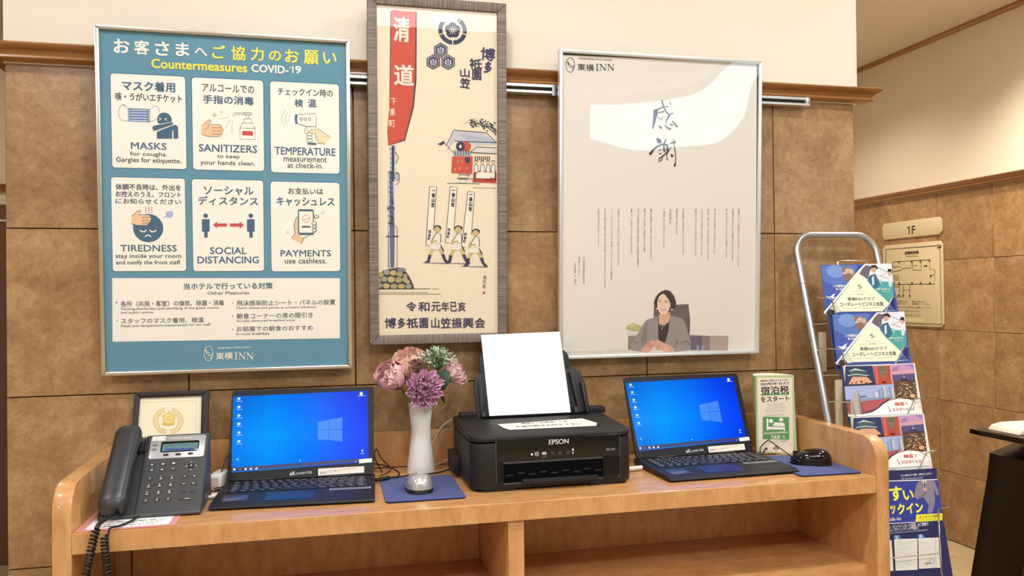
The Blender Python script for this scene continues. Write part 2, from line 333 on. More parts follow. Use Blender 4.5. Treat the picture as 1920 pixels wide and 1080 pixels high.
# ---- printed matter: plane (origin, axes), then (group, kind, colour, layer, data in tenths of a millimetre)
ART = {
'notice': (((-0.505,-0.032,1.2315),(1,0,0),(0,-0.052145,0.99864)), [
('printed_ground','P','5b93ab',0,[(181,8102),(5825,8068),(5763,113),(109,99)]),
('printed_card','R','3a6480',1,388,4899,2048,7110,74),
('printed_card','R','fdf6ea',2,403,4915,2033,7094,66),
('printed_card','R','3a6480',1,2167,4894,3821,7104,77),
('printed_card','R','fdf6ea',2,2182,4910,3806,7088,69),
('printed_card','R','3a6480',1,3953,4871,5618,7098,80),
('printed_card','R','fdf6ea',2,3969,4887,5601,7082,72),
('printed_card','R','3a6480',1,358,2477,2002,4701,72),
('printed_card','R','fdf6ea',2,370,2491,1989,4687,64),
('printed_card','R','3a6480',1,2136,2469,3789,4693,75),
('printed_card','R','fdf6ea',2,2149,2483,3776,4679,66),
('printed_card','R','3a6480',1,3938,2456,5611,4675,78),
('printed_card','R','fdf6ea',2,3951,2470,5597,4661,69),
('printed_card','P','fdf6ea',2,[(351,2327),(5587,2293),(5574,787),(332,828)]),
('lettering','T','fdf6ea',3,'お',654,7733,344,329,0.022,0),
('lettering','T','fdf6ea',3,'客',1091,7728,329,331,0.022,0),
('lettering','T','fdf6ea',3,'さ',1539,7726,318,333,0.022,0),
('lettering','T','fdf6ea',3,'ま',1984,7731,299,315,0.022,0),
('lettering','T','fdf6ea',3,'へ',2396,7701,279,186,0.022,0),
('lettering','T','f5e85a',3,'ご',2798,7722,297,318,0.022,0),
('lettering','T','f5e85a',3,'協',3243,7715,327,336,0.022,0),
('lettering','T','f5e85a',3,'力',3682,7720,303,321,0.022,0),
('lettering','T','f5e85a',3,'の',4091,7698,282,242,0.022,0),
('lettering','T','f5e85a',3,'お',4487,7716,329,324,0.022,0),
('lettering','T','f5e85a',3,'願',4945,7711,348,346,0.022,0),
('lettering','T','f5e85a',3,'い',5389,7718,323,278,0.022,0),
('lettering','T','f5e85a',3,'Countermeasures',2367,7372,2149,222,0.03,0),
('lettering','T','fdf6ea',3,'COVID-',3970,7377,865,194,0.03,0),
('lettering','L','fdf6ea',3,[(4430,7418),(4506,7470),(4504,7304)],32),
('lettering','T','fdf6ea',3,'9',4632,7394,143,183,0.03,0),
('lettering','T','3a6480',3,'マスク着用',1228,6828,1165,235,0.025,0),
('lettering','T','45525e',3,'咳・うがいエチケット',1226,6570,1459,188,0.02,0),
('lettering','T','3a6480',3,'MASKS',1204,5435,781,165,0.02,0),
('lettering','T','45525e',3,'for coughs.',1201,5234,818,126,0.015,0),
('lettering','T','45525e',3,'Gargles for etiquette.',1202,5088,1430,150,0.015,0),
('lettering','T','45525e',3,'アルコールでの',3004,6860,1188,184,0.015,0),
('lettering','T','3a6480',3,'手指の消毒',3004,6586,1165,204,0.025,0),
('lettering','T','3a6480',3,'SANITIZERS',2982,5431,1337,181,0.02,0),
('lettering','T','45525e',3,'to keep',2984,5232,511,121,0.015,0),
('lettering','T','45525e',3,'your hands clean.',2973,5071,1253,137,0.015,0),
('lettering','T','45525e',3,'チェックイン時の',4799,6854,1310,188,0.015,0),
('lettering','T','3a6480',3,'検',4640,6586,207,188,0.025,0),
('lettering','T','3a6480',3,'温',4956,6596,201,196,0.025,0),
('lettering','T','3a6480',3,'TEMPERATURE',4782,5413,1450,189,0.02,0),
('lettering','T','45525e',3,'measurement',4781,5216,1034,123,0.015,0),
('lettering','T','45525e',3,'at check-in.',4779,5070,850,136,0.015,0),
('lettering','T','45525e',3,'体調不良時は、外出を',1184,4469,1438,145,0.02,0),
('lettering','T','45525e',3,'お控えのうえ、フロント',1181,4302,1439,136,0.02,0),
('lettering','T','45525e',3,'にお知らせください',1179,4134,1439,127,0.02,0),
('lettering','T','3a6480',3,'TIREDNESS',1163,3031,1247,159,0.02,0),
('lettering','T','45525e',3,'stay inside your room',1159,2833,1447,128,0.015,0),
('lettering','T','45525e',3,'and notify the front staff.',1158,2682,1435,128,0.015,0),
('lettering','T','3a6480',3,'ソーシャル',2983,4416,1139,213,0.02,0),
('lettering','T','3a6480',3,'ディスタンス',2968,4175,1378,213,0.02,0),
('lettering','T','3a6480',3,'SOCIAL',2953,2974,841,172,0.02,0),
('lettering','T','3a6480',3,'DISTANCING',2951,2751,1412,172,0.02,0),
('lettering','T','45525e',3,'お支払いは',4784,4439,838,161,0.02,0),
('lettering','T','3a6480',3,'キャッシュレス',4780,4184,1381,218,0.022,0),
('lettering','T','3a6480',3,'PAYMENTS',4771,2913,1209,162,0.02,0),
('lettering','T','45525e',3,'use cashless.',4766,2729,1002,138,0.015,0),
('lettering','T','3a6480',3,'当ホテルで行っている対策',2949,2119,2052,159,0.02,0),
('lettering','T','45525e',3,'Other Measures',2938,1953,962,79,0.015,0),
('lettering','T','45525e',3,'・',436,1750,42,45,0,0),
('lettering','T','45525e',3,'各所（共用・客室）の換気、除菌・消毒',1680,1715,2312,138,0.01,0),
('lettering','T','45525e',3,'Venting,disinfection,and sanitizing of the guest rooms',1614,1592,2185,74,0.01,0),
('lettering','T','45525e',3,'and public spaces',879,1506,719,64,0.01,0),
('lettering','T','45525e',3,'・',435,1325,29,32,0,0),
('lettering','T','45525e',3,'スタッフのマスク着用、検温',1447,1309,1843,129,0.01,0),
('lettering','T','45525e',3,'Masks and temperature measurement for our staff',1519,1187,1993,74,0.01,0),
('lettering','T','45525e',3,'・',3038,1708,31,33,0,0),
('lettering','T','45525e',3,'飛沫感染防止シート・パネルの設置',4297,1699,2343,133,0.01,0),
('lettering','T','45525e',3,'Plastic sheets and panels to prevent infections',4066,1574,1886,66,0.01,0),
('lettering','T','45525e',3,'・',3034,1389,31,33,0,0),
('lettering','T','45525e',3,'朝食コーナーの席の間引き',4022,1382,1802,138,0.01,0),
('lettering','T','45525e',3,'Socially distanced breakfast zone',3804,1260,1368,66,0.01,0),
('lettering','T','45525e',3,'・',3030,1068,31,28,0,0),
('lettering','T','45525e',3,'お部屋での朝食のおすすめ',4019,1069,1804,128,0.01,0),
('lettering','T','45525e',3,'In-room breakfasts',3498,950,765,66,0.01,0),
('lettering','L','fdf6ea',3,[(2564,488),(2560,441),(2550,397),(2533,360),(2512,332),(2488,314),(2462,309),(2436,316),(2413,334),(2393,364),(2377,402),(2368,447),(2365,494),(2369,541),(2380,584),(2396,622),(2417,650),(2441,668),(2467,673),(2493,666),(2517,648),(2537,618),(2552,580),(2562,536),(2564,488)],12),
('lettering','L','fdf6ea',3,[(2386,573),(2440,521),(2410,493)],17),
('lettering','L','fdf6ea',3,[(2421,583),(2420,474)],14),
('lettering','T','fdf6ea',3,'S',2465,476,40,102,0,0),
('lettering','L','fdf6ea',3,[(2484,447),(2544,481),(2513,362)],17),
('lettering','T','fdf6ea',3,'toyoko-inn.com',3056,618,772,66,0.012,0),
('lettering','T','fdf6ea',3,'東横',2826,422,388,176,0.012,0),
('lettering','L','fdf6ea',3,[(3098,495),(3095,334)],24),
('lettering','L','fdf6ea',3,[(3059,497),(3137,494)],9),
('lettering','L','fdf6ea',3,[(3056,335),(3134,333)],9),
('lettering','L','fdf6ea',3,[(3178,493),(3176,331)],9),
('lettering','L','fdf6ea',3,[(3296,490),(3294,328)],9),
('lettering','L','fdf6ea',3,[(3178,493),(3294,328)],26),
('lettering','L','fdf6ea',3,[(3151,332),(3200,331)],7),
('lettering','L','fdf6ea',3,[(3272,491),(3321,489)],7),
('lettering','L','fdf6ea',3,[(3146,494),(3195,493)],7),
('lettering','L','fdf6ea',3,[(3363,488),(3361,326)],9),
('lettering','L','fdf6ea',3,[(3482,485),(3480,322)],9),
('lettering','L','fdf6ea',3,[(3363,488),(3480,322)],26),
('lettering','L','fdf6ea',3,[(3336,327),(3386,325)],7),
('lettering','L','fdf6ea',3,[(3458,486),(3507,484)],7),
('lettering','L','fdf6ea',3,[(3331,489),(3381,488)],7),
('pictogram#1','L','45525e',3,[(715,6359),(690,6377),(662,6381),(634,6370),(609,6346),(588,6309),(573,6264),(565,6213),(565,6162),(573,6113),(588,6070),(609,6038),(634,6019),(768,6008)],8),
('pictogram#1','L','45525e',3,[(755,6303),(693,6363),(648,6380)],8),
('pictogram#1','L','45525e',3,[(1254,6299),(1318,6360),(1383,6380),(1428,6355),(1453,6297),(1446,6209)],8),
('pictogram#1','L','45525e',3,[(1249,6007),(1313,6024),(1378,6080)],8),
('pictogram#1','P','3a6480',3,[(764,6303),(1249,6299),(1244,5992),(763,5993)]),
('pictogram#1','P','d4e4fa',4,[(780,6287),(800,6287),(794,5999),(775,6001)]),
('pictogram#1','P','d4e4fa',4,[(1217,6285),(1237,6285),(1232,6001),(1212,6001)]),
('pictogram#1','P','b9c8ee',4,[(817,6279),(1197,6281),(1196,6246),(817,6242)]),
('pictogram#1','P','b9c8ee',4,[(816,6219),(1196,6221),(1195,6186),(816,6182)]),
('pictogram#1','P','b9c8ee',4,[(815,6159),(1195,6160),(1194,6125),(815,6122)]),
('pictogram#1','P','b9c8ee',4,[(814,6099),(1194,6100),(1193,6065),(814,6062)]),
('pictogram#1','P','b9c8ee',4,[(813,6039),(1193,6040),(1192,6005),(813,6002)]),
('pictogram#1','C','3a6480',3,1559,6067,162,166),
('pictogram#1','P','fdf6ea',4,[(1283,5862),(1302,5911),(1440,5960),(1754,6026),(1772,5977),(1744,5957),(1364,5787),(1309,5804)]),
('pictogram#1','P','3a6480',5,[(1287,5862),(1311,5910),(1726,6012),(1758,5987),(1735,5956),(1364,5802),(1309,5809)]),
('pictogram#1','P','3a6480',4,[(1386,5773),(1753,5942),(1818,5948),(1859,5902),(1859,5631),(1384,5615)]),
('pictogram#1','L','fdf6ea',5,[(1742,5819),(1739,5627)],26),
('pictogram#1','L','fdf6ea',5,[(1441,6111),(1488,6079),(1440,6048)],18),
('pictogram#1','L','fdf6ea',5,[(1617,6108),(1566,6077),(1616,6050)],18),
('pictogram#2','P','f2c9a0',3,[(2373,5940),(2574,6113),(2612,6091),(2602,6057),(2544,5979),(2825,5990),(2848,5953),(2834,5924),(2872,5906),(2876,5859),(2847,5839),(2846,5801),(2822,5776),(2798,5766),(2788,5723),(2749,5703),(2488,5694),(2370,5752)]),
('pictogram#2','L','45525e',4,[(2382,5954),(2561,6107),(2608,6078),(2560,5996),(2815,5991),(2873,5883),(2872,5829),(2794,5710),(2539,5702),(2374,5755)],8),
('pictogram#2','L','45525e',4,[(2618,5913),(2857,5921)],8),
('pictogram#2','L','45525e',4,[(2617,5838),(2856,5846)],8),
('pictogram#2','L','45525e',4,[(2616,5763),(2855,5771)],8),
('pictogram#2','L','45525e',4,[(2560,5996),(2525,5906),(2456,5872)],8),
('pictogram#2','P','45525e',3,[(2624,6216),(2670,6234),(2686,6283),(2701,6235),(2746,6221),(2700,6203),(2684,6154),(2670,6202)]),
('pictogram#2','P','e3e08a',4,[(2641,6217),(2674,6230),(2686,6265),(2696,6231),(2729,6220),(2696,6207),(2685,6172),(2674,6207)]),
('pictogram#2','P','45525e',3,[(2795,6294),(2829,6307),(2840,6342),(2851,6308),(2884,6298),(2850,6285),(2839,6250),(2828,6284)]),
('pictogram#2','P','fdf6ea',4,[(2808,6295),(2832,6304),(2840,6329),(2848,6305),(2871,6297),(2847,6288),(2839,6263),(2831,6287)]),
('pictogram#2','L','45525e',3,[(2774,6117),(2797,6123)],9),
('pictogram#2','L','45525e',3,[(2817,6129),(2840,6135)],9),
('pictogram#2','L','45525e',3,[(2860,6141),(2883,6147)],9),
('pictogram#2','L','45525e',3,[(2902,6153),(2926,6159)],9),
('pictogram#2','L','45525e',3,[(2945,6165),(2969,6172)],9),
('pictogram#2','L','45525e',3,[(2988,6177),(3011,6184)],9),
('pictogram#2','L','45525e',3,[(3030,6112),(3021,6095)],9),
('pictogram#2','L','45525e',3,[(3014,6080),(3005,6062)],9),
('pictogram#2','L','45525e',3,[(2997,6047),(2988,6029)],9),
('pictogram#2','L','45525e',3,[(2980,6015),(2971,5997)],9),
('pictogram#2','L','45525e',3,[(2963,5982),(2954,5964)],9),
('pictogram#2','L','45525e',3,[(2947,5949),(2938,5932)],9),
('pictogram#2','L','45525e',3,[(3087,6123),(3085,6093)],9),
('pictogram#2','L','45525e',3,[(3083,6066),(3080,6036)],9),
('pictogram#2','L','45525e',3,[(3078,6009),(3076,5979)],9),
('pictogram#2','L','45525e',3,[(3074,5953),(3071,5922)],9),
('pictogram#2','L','45525e',3,[(3069,5896),(3067,5865)],9),
('pictogram#2','L','45525e',3,[(3065,5839),(3062,5808)],9),
('pictogram#2','L','45525e',3,[(3524,6302),(3127,6286),(3092,6213),(3126,6205),(3161,6255),(3523,6257),(3524,6311)],10),
('pictogram#2','R','45525e',3,3359,6254,3524,6308,0),
('pictogram#2','R','fdf6ea',4,3371,6264,3513,6295,0),
('pictogram#2','L','45525e',3,[(3411,6243),(3410,6163)],10),
('pictogram#2','L','45525e',3,[(3468,6246),(3467,6165)],10),
('pictogram#2','L','45525e',3,[(3348,6061),(3349,6151),(3526,6158),(3524,6068)],10),
('pictogram#2','L','45525e',3,[(3313,6051),(3556,6055),(3603,5936),(3606,5665),(3256,5663),(3257,5932),(3313,6051)],10),
('pictogram#2','L','45525e',3,[(3260,5932),(3603,5936)],9),
('pictogram#2','P','cf4a50',3,[(3311,5862),(3553,5863),(3552,5753),(3309,5758)]),
('pictogram#3','L','b4b8c4',3,[(4415,6128),(4399,6143),(4388,6162),(4382,6182),(4381,6204),(4384,6225),(4393,6246),(4406,6264),(4423,6279)],11),
('pictogram#3','L','b4b8c4',3,[(4369,6074),(4342,6100),(4323,6131),(4312,6167),(4310,6204),(4317,6241),(4331,6277),(4354,6308),(4383,6334)],11),
('pictogram#3','L','b4b8c4',3,[(4317,6012),(4278,6051),(4250,6097),(4234,6150),(4231,6205),(4240,6259),(4262,6311),(4295,6358),(4338,6396)],11),
('pictogram#3','P','fdf6ea',3,[(4559,6307),(5032,6353),(5054,6216),(5038,6023),(4859,6030),(4592,6086),(4548,6142)]),
('pictogram#3','L','45525e',4,[(4559,6298),(5023,6349),(5054,6216),(5034,5996)],11),
('pictogram#3','L','45525e',4,[(4592,6086),(4805,6024),(5029,6029)],11),
('pictogram#3','P','3a6480',5,[(4545,6297),(4605,6309),(4593,6199),(4603,6081),(4553,6084),(4536,6197)]),
('pictogram#3','L','45525e',5,[(4720,6198),(4714,6179),(4700,6166),(4682,6165),(4668,6177),(4663,6196),(4668,6215),(4683,6228),(4700,6229),(4714,6217),(4720,6198)],11),
('pictogram#3','L','45525e',5,[(4818,6202),(4812,6182),(4798,6170),(4780,6169),(4766,6181),(4761,6200),(4766,6219),(4781,6232),(4798,6232),(4813,6221),(4818,6202)],11),
('pictogram#3','L','45525e',5,[(4918,6206),(4912,6186),(4898,6174),(4880,6173),(4866,6184),(4861,6203),(4866,6223),(4881,6236),(4899,6236),(4913,6225),(4918,6206)],11),
('pictogram#3','P','fbe0b8',4,[(4858,5880),(4912,5946),(5074,5979),(5379,5787),(5251,5608),(5071,5621),(5053,5721),(5001,5848)]),
('pictogram#3','L','45525e',5,[(4840,5870),(4912,5946),(5110,5971),(5383,5787)],9),
('pictogram#3','L','45525e',5,[(5071,5621),(5179,5633),(5251,5599)],9),
('pictogram#3','L','45525e',5,[(5010,5876),(5045,5758),(5098,5658)],9),
('pictogram#3','P','3a6480',5,[(4837,5632),(5044,5629),(5043,5578),(4837,5586)]),
('pictogram#3','L','45525e',4,[(4814,6024),(4840,5897)],9),
('pictogram#3','L','45525e',4,[(4787,5969),(4760,5894),(4777,5849),(4813,5856)],9),
('pictogram#3','L','45525e',5,[(4956,5837),(4946,5818),(4920,5804),(4884,5798),(4848,5802),(4822,5814),(4812,5832),(4822,5851),(4849,5865),(4884,5871),(4920,5868),(4946,5855),(4956,5837)],9),
('pictogram#3','C','fdf6ea',4,4884,5835,65,31),
('pictogram#3','L','45525e',5,[(4955,5764),(4945,5745),(4919,5731),(4883,5725),(4847,5728),(4821,5741),(4812,5759),(4822,5778),(4848,5792),(4884,5798),(4920,5794),(4946,5782),(4955,5764)],9),
('pictogram#3','C','fdf6ea',4,4883,5761,65,31),
('pictogram#3','L','45525e',5,[(4954,5687),(4945,5668),(4918,5654),(4882,5648),(4847,5651),(4820,5664),(4811,5682),(4821,5701),(4847,5715),(4883,5721),(4919,5717),(4945,5705),(4954,5687)],9),
('pictogram#3','C','fdf6ea',4,4883,5684,65,31),
('pictogram#4','C','3a6480',3,1159,3507,333,335),
('pictogram#4','P','f2c9a0',4,[(803,3787),(974,3932),(1006,3912),(997,3883),(948,3817),(1185,3820),(1205,3788),(1192,3763),(1224,3747),(1228,3706),(1203,3690),(1203,3657),(1182,3637),(1162,3628),(1153,3591),(1121,3575),(900,3573),(800,3625)]),
('pictogram#4','L','45525e',5,[(803,3788),(965,3929),(1010,3898),(959,3821),(1192,3821)],11),
('pictogram#4','L','45525e',5,[(796,3611),(877,3568),(1151,3570)],11),
('pictogram#4','L','45525e',5,[(1021,3756),(1191,3758)],11),
('pictogram#4','L','45525e',5,[(1020,3687),(1189,3689)],11),
('pictogram#4','L','45525e',5,[(1019,3623),(1188,3625)],11),
('pictogram#4','L','b05a58',3,[(1103,4012),(1126,3973),(1105,3933),(1126,3899),(1110,3865)],13),
('pictogram#4','L','b05a58',3,[(1167,4013),(1190,3974),(1169,3934),(1190,3900),(1174,3865)],13),
('pictogram#4','L','b05a58',3,[(1232,4014),(1254,3975),(1233,3935),(1254,3901),(1238,3866)],13),
('pictogram#4','P','b4b8dc',3,[(1480,3736),(1560,3816),(1547,3875),(1589,3905),(1691,3916),(1723,3857),(1689,3768),(1651,3753),(1568,3771)]),
('pictogram#4','L','fdf6ea',5,[(1116,3466),(1107,3447),(1092,3431),(1071,3421),(1047,3417),(1024,3421),(1004,3431),(989,3446),(981,3465)],27),
('pictogram#4','L','fdf6ea',5,[(1332,3468),(1323,3449),(1307,3433),(1286,3422),(1263,3419),(1239,3422),(1219,3432),(1204,3448),(1196,3467)],28),
('pictogram#4','L','fdf6ea',5,[(1090,3298),(1098,3314),(1113,3327),(1132,3336),(1154,3339),(1176,3336),(1195,3328),(1209,3315),(1217,3299)],27),
('pictogram#5','C','3a6480',3,2448,3812,52,55),
('pictogram#5','P','3a6480',3,[(2360,3728),(2534,3730),(2530,3434),(2486,3425),(2484,3286),(2406,3286),(2408,3424),(2356,3433)]),
('pictogram#5','C','3a6480',3,3482,3824,54,56),
('pictogram#5','P','3a6480',3,[(3392,3739),(3571,3741),(3567,3441),(3522,3432),(3520,3291),(3440,3291),(3442,3431),(3388,3440)]),
('pictogram#5','P','cf4a50',3,[(2607,3592),(2709,3681),(2708,3630),(2929,3632),(2928,3553),(2707,3551),(2707,3510)]),
('pictogram#5','P','cf4a50',3,[(3323,3594),(3222,3681),(3221,3635),(2999,3633),(2998,3554),(3220,3555),(3220,3509)]),
('pictogram#6','P','f2c9a0',3,[(4428,3281),(4518,3400),(4493,3600),(4557,3800),(4592,3801),(4597,3364),(4729,3301),(4657,3145)]),
('pictogram#6','L','45525e',4,[(4433,3276),(4518,3400),(4493,3600),(4530,3745),(4575,3819)],14),
('pictogram#6','L','45525e',4,[(4661,3150),(4729,3292),(4863,3365)],14),
('pictogram#6','R','3a6480',5,4591,3369,4972,3998,44),
('pictogram#6','R','fdf6ea',6,4618,3420,4946,3944,7),
('pictogram#6','L','c4665a',7,[(4864,3813),(4874,3782),(4874,3749),(4862,3719),(4840,3694),(4812,3679),(4780,3675),(4749,3683),(4723,3701),(4706,3728),(4698,3759),(4702,3792),(4717,3821),(4741,3843),(4770,3855),(4802,3856),(4832,3846)],12),
('pictogram#6','L','a4584c',7,[(4738,3757),(4773,3730),(4862,3799)],14),
('pictogram#6','R','45525e',7,4678,3547,4882,3588,5),
('pictogram#6','C','45525e',7,5036,3824,61,44),
('pictogram#6','C','e6ddc4',8,5036,3824,48,34),
('pictogram#6','C','45525e',7,4977,3654,65,48),
('pictogram#6','C','e6ddc4',8,4977,3654,53,37),
('pictogram#6','C','45525e',7,4980,3567,61,44),
('pictogram#6','C','e6ddc4',8,4980,3567,48,34),
('pictogram#6','C','45525e',7,4979,3485,61,44),
('pictogram#6','C','e6ddc4',8,4979,3485,48,34),
('pictogram#6','P','45525e',3,[(5128,3918),(5174,3934),(5189,3981),(5204,3935),(5249,3920),(5204,3904),(5188,3857),(5174,3903)]),
('pictogram#6','P','fdf6ea',4,[(5145,3918),(5178,3930),(5189,3963),(5200,3930),(5232,3919),(5200,3908),(5188,3874),(5178,3908)]),
('pictogram#6','P','45525e',3,[(4300,3427),(4331,3438),(4341,3470),(4351,3438),(4382,3428),(4351,3417),(4340,3385),(4330,3417)]),
('pictogram#6','P','fdf6ea',4,[(4311,3427),(4333,3435),(4341,3458),(4348,3435),(4370,3428),(4348,3420),(4340,3397),(4333,3420)]),
]),
'scroll': (((0.118,-0.04,1.275),(1,0,0),(0,-0.037868,0.999283)), [
('printed_ground','P','efe0c4',0,[(311,8715),(3462,8801),(3392,262),(223,296)]),
('printed_picture','P','33363f',1,[(651,8543),(1317,8572),(1298,6843),(1226,6164),(1000,5318),(578,5179),(555,5548),(609,6138)]),
('printed_picture','P','cc4b34',2,[(668,8553),(744,8583),(953,8564),(1283,8570),(1265,7010),(1201,6247),(983,5352),(586,5187),(568,5633),(627,6307)]),
('printed_picture','C','2b2c54',2,2228,8162,370,362),
('printed_picture','C','efe0c4',3,2228,8162,261,255),
('printed_picture','L','efe0c4',4,[(2081,8352),(2008,8447)],26),
('printed_picture','C','2b2c54',4,2229,8265,104,102),
('printed_picture','L','efe0c4',4,[(1989,8071),(1871,8025)],26),
('printed_picture','C','2b2c54',4,2130,8188,104,102),
('printed_picture','L','efe0c4',4,[(2227,7916),(2227,7792)],26),
('printed_picture','C','2b2c54',4,2167,8076,104,102),
('printed_picture','L','efe0c4',4,[(2468,8102),(2588,8071)],26),
('printed_picture','C','2b2c54',4,2289,8084,104,102),
('printed_picture','L','efe0c4',4,[(2377,8372),(2451,8477)],26),
('printed_picture','C','2b2c54',4,2327,8200,104,102),
('printed_picture','L','efe0c4',5,[(2261,8175),(2336,8203)],13),
('printed_picture','L','efe0c4',5,[(2249,8191),(2295,8256)],13),
('printed_picture','L','efe0c4',5,[(2228,8196),(2229,8273)],13),
('printed_picture','L','efe0c4',5,[(2208,8189),(2162,8248)],13),
('printed_picture','L','efe0c4',5,[(2195,8171),(2121,8190)],13),
('printed_picture','L','efe0c4',5,[(2195,8150),(2121,8122)],13),
('printed_picture','L','efe0c4',5,[(2208,8134),(2162,8069)],13),
('printed_picture','L','efe0c4',5,[(2228,8128),(2228,8052)],13),
('printed_picture','L','efe0c4',5,[(2248,8136),(2294,8077)],13),
('printed_picture','L','efe0c4',5,[(2261,8154),(2335,8135)],13),
('printed_picture','C','efe0c4',5,2228,8162,39,38),
('printed_picture','C','2b2c54',6,2228,8162,22,21),
('printed_picture','P','2b2c54',2,[(1920,7838),(2091,7750),(2090,7555),(1918,7447),(1747,7535),(1748,7730)]),
('printed_picture','P','efe0c4',3,[(1920,7804),(2061,7731),(2060,7570),(1918,7481),(1777,7554),(1778,7715)]),
('printed_picture','P','2b2c54',4,[(1920,7791),(2050,7724),(2049,7576),(1918,7494),(1788,7561),(1789,7709)]),
('printed_picture','C','c2c6d4',5,1859,7665,22,34),
('printed_picture','C','c2c6d4',5,1919,7693,22,34),
('printed_picture','C','c2c6d4',5,1979,7672,22,34),
('printed_picture','P','a8aec2',5,[(1824,7629),(1884,7649),(1892,7539),(1858,7546)]),
('printed_picture','P','a8aec2',5,[(2014,7640),(1953,7653),(1944,7542),(1979,7553)]),
('printed_picture','L','a8aec2',5,[(1919,7660),(1918,7532)],26),
('printed_picture','P','2b2c54',2,[(1729,7530),(1900,7442),(1899,7247),(1727,7140),(1557,7228),(1558,7423)]),
('printed_picture','P','efe0c4',3,[(1729,7496),(1870,7423),(1869,7262),(1727,7174),(1587,7247),(1587,7408)]),
('printed_picture','P','2b2c54',4,[(1729,7483),(1859,7416),(1858,7268),(1727,7187),(1598,7254),(1599,7402)]),
('printed_picture','C','c2c6d4',5,1668,7357,21,34),
('printed_picture','C','c2c6d4',5,1728,7386,21,34),
('printed_picture','C','c2c6d4',5,1788,7364,21,34),
('printed_picture','P','a8aec2',5,[(1634,7321),(1694,7342),(1702,7232),(1667,7239)]),
('printed_picture','P','a8aec2',5,[(1823,7332),(1762,7345),(1753,7235),(1788,7245)]),
('printed_picture','L','a8aec2',5,[(1728,7352),(1727,7225)],26),
('printed_picture','P','2b2c54',2,[(2108,7543),(2280,7455),(2280,7258),(2106,7151),(1935,7240),(1936,7435)]),
('printed_picture','P','efe0c4',3,[(2108,7509),(2250,7436),(2250,7274),(2106,7185),(1965,7259),(1965,7420)]),
('printed_picture','P','2b2c54',4,[(2108,7496),(2239,7429),(2238,7280),(2107,7198),(1976,7266),(1977,7414)]),
('printed_picture','C','c2c6d4',5,2047,7369,22,34),
('printed_picture','C','c2c6d4',5,2108,7398,22,34),
('printed_picture','C','c2c6d4',5,2168,7376,22,34),
('printed_picture','P','a8aec2',5,[(2012,7333),(2073,7354),(2081,7244),(2046,7250)]),
('printed_picture','P','a8aec2',5,[(2203,7344),(2142,7357),(2133,7246),(2167,7257)]),
('printed_picture','L','a8aec2',5,[(2107,7364),(2107,7236)],26),
('printed_picture','P','c8ccd4',1,[(599,5171),(771,5210),(748,4289),(597,4286)]),
('printed_picture','P','2b2c54',2,[(662,5181),(729,5192),(714,4288),(656,4287)]),
('printed_picture','L','33363f',3,[(611,5108),(745,5078)],13),
('printed_picture','L','33363f',3,[(627,4991),(727,4960)],13),
('printed_picture','L','33363f',3,[(609,4872),(710,4841)],13),
('printed_picture','L','33363f',3,[(625,4755),(743,4724)],13),
('printed_picture','L','33363f',3,[(607,4636),(725,4605)],13),
('printed_picture','L','33363f',3,[(623,4518),(707,4486)],13),
('printed_picture','L','33363f',3,[(606,4400),(740,4369)],13),
('printed_picture','L','33363f',3,[(753,5028),(828,4903),(768,4746)],17),
('printed_picture','C','b8bcc8',1,783,4416,59,110),
('printed_picture','L','33363f',3,[(784,4526),(813,4512),(834,4473),(842,4418),(834,4363),(812,4322),(782,4306)],13),
('printed_picture','P','c4c6d0',1,[(2044,5065),(2220,5606),(3010,5591),(3364,5343),(3364,5299),(2655,5234),(2271,5351)]),
('printed_picture','L','33363f',3,[(2045,5224),(2246,5629),(3098,5594),(3364,5343)],17),
('printed_picture','L','33363f',3,[(2271,5351),(3364,5343)],17),
('printed_picture','L','8494ac',3,[(2394,5561),(2612,5383)],9),
('printed_picture','L','8494ac',3,[(2490,5547),(2700,5378)],9),
('printed_picture','L','8494ac',3,[(2587,5533),(2788,5372)],9),
('printed_picture','L','8494ac',3,[(2683,5519),(2876,5366)],9),
('printed_picture','L','8494ac',3,[(2780,5505),(2964,5360)],9),
('printed_picture','L','8494ac',3,[(2877,5491),(3053,5354)],9),
('printed_picture','L','8494ac',3,[(2974,5477),(3142,5348)],9),
('printed_picture','L','8494ac',3,[(3071,5463),(3230,5343)],9),
('printed_picture','L','8494ac',3,[(3169,5449),(3319,5337)],9),
('printed_picture','P','2b2c54',3,[(1820,5260),(2002,5351),(2010,5291),(1915,5228)]),
('printed_picture','L','8494ac',3,[(2002,5299),(2218,5071)],17),
('printed_picture','C','cc4b34',3,2568,5223,123,129),
('printed_picture','C','2b2c54',4,2414,5218,114,120),
('printed_picture','C','efe0c4',5,2414,5218,35,43),
('printed_picture','P','a8aab8',2,[(2218,5092),(2655,5148),(2707,4999),(2234,4964)]),
('printed_picture','L','33363f',3,[(2261,5115),(2295,4974)],17),
('printed_picture','L','33363f',3,[(2335,5117),(2361,4976)],17),
('printed_picture','L','33363f',3,[(2410,5119),(2426,4978)],17),
('printed_picture','L','33363f',3,[(2484,5121),(2492,4980)],18),
('printed_picture','L','33363f',3,[(2558,5123),(2558,4981)],18),
('printed_picture','L','33363f',3,[(2633,5126),(2624,4983)],18),
('printed_picture','P','cc4b34',3,[(2200,4954),(2734,4978),(2723,4520),(2171,4533)]),
('printed_picture','P','2b2c54',4,[(2531,4938),(2654,4950),(2663,4838),(2601,4784),(2540,4835)]),
('printed_picture','C','b88a4a',4,2356,4838,31,39),
('printed_picture','C','b88a4a',4,2456,4832,31,39),
('printed_picture','C','b88a4a',4,2390,4667,31,39),
('printed_picture','C','b88a4a',4,2565,4663,31,39),
('printed_picture','C','b88a4a',4,2268,4621,31,39),
('printed_picture','P','d8d6d0',2,[(2681,5084),(2831,5218),(3364,5212),(3363,5060)]),
('printed_picture','L','33363f',3,[(2681,5084),(2831,5218),(3364,5212)],18),
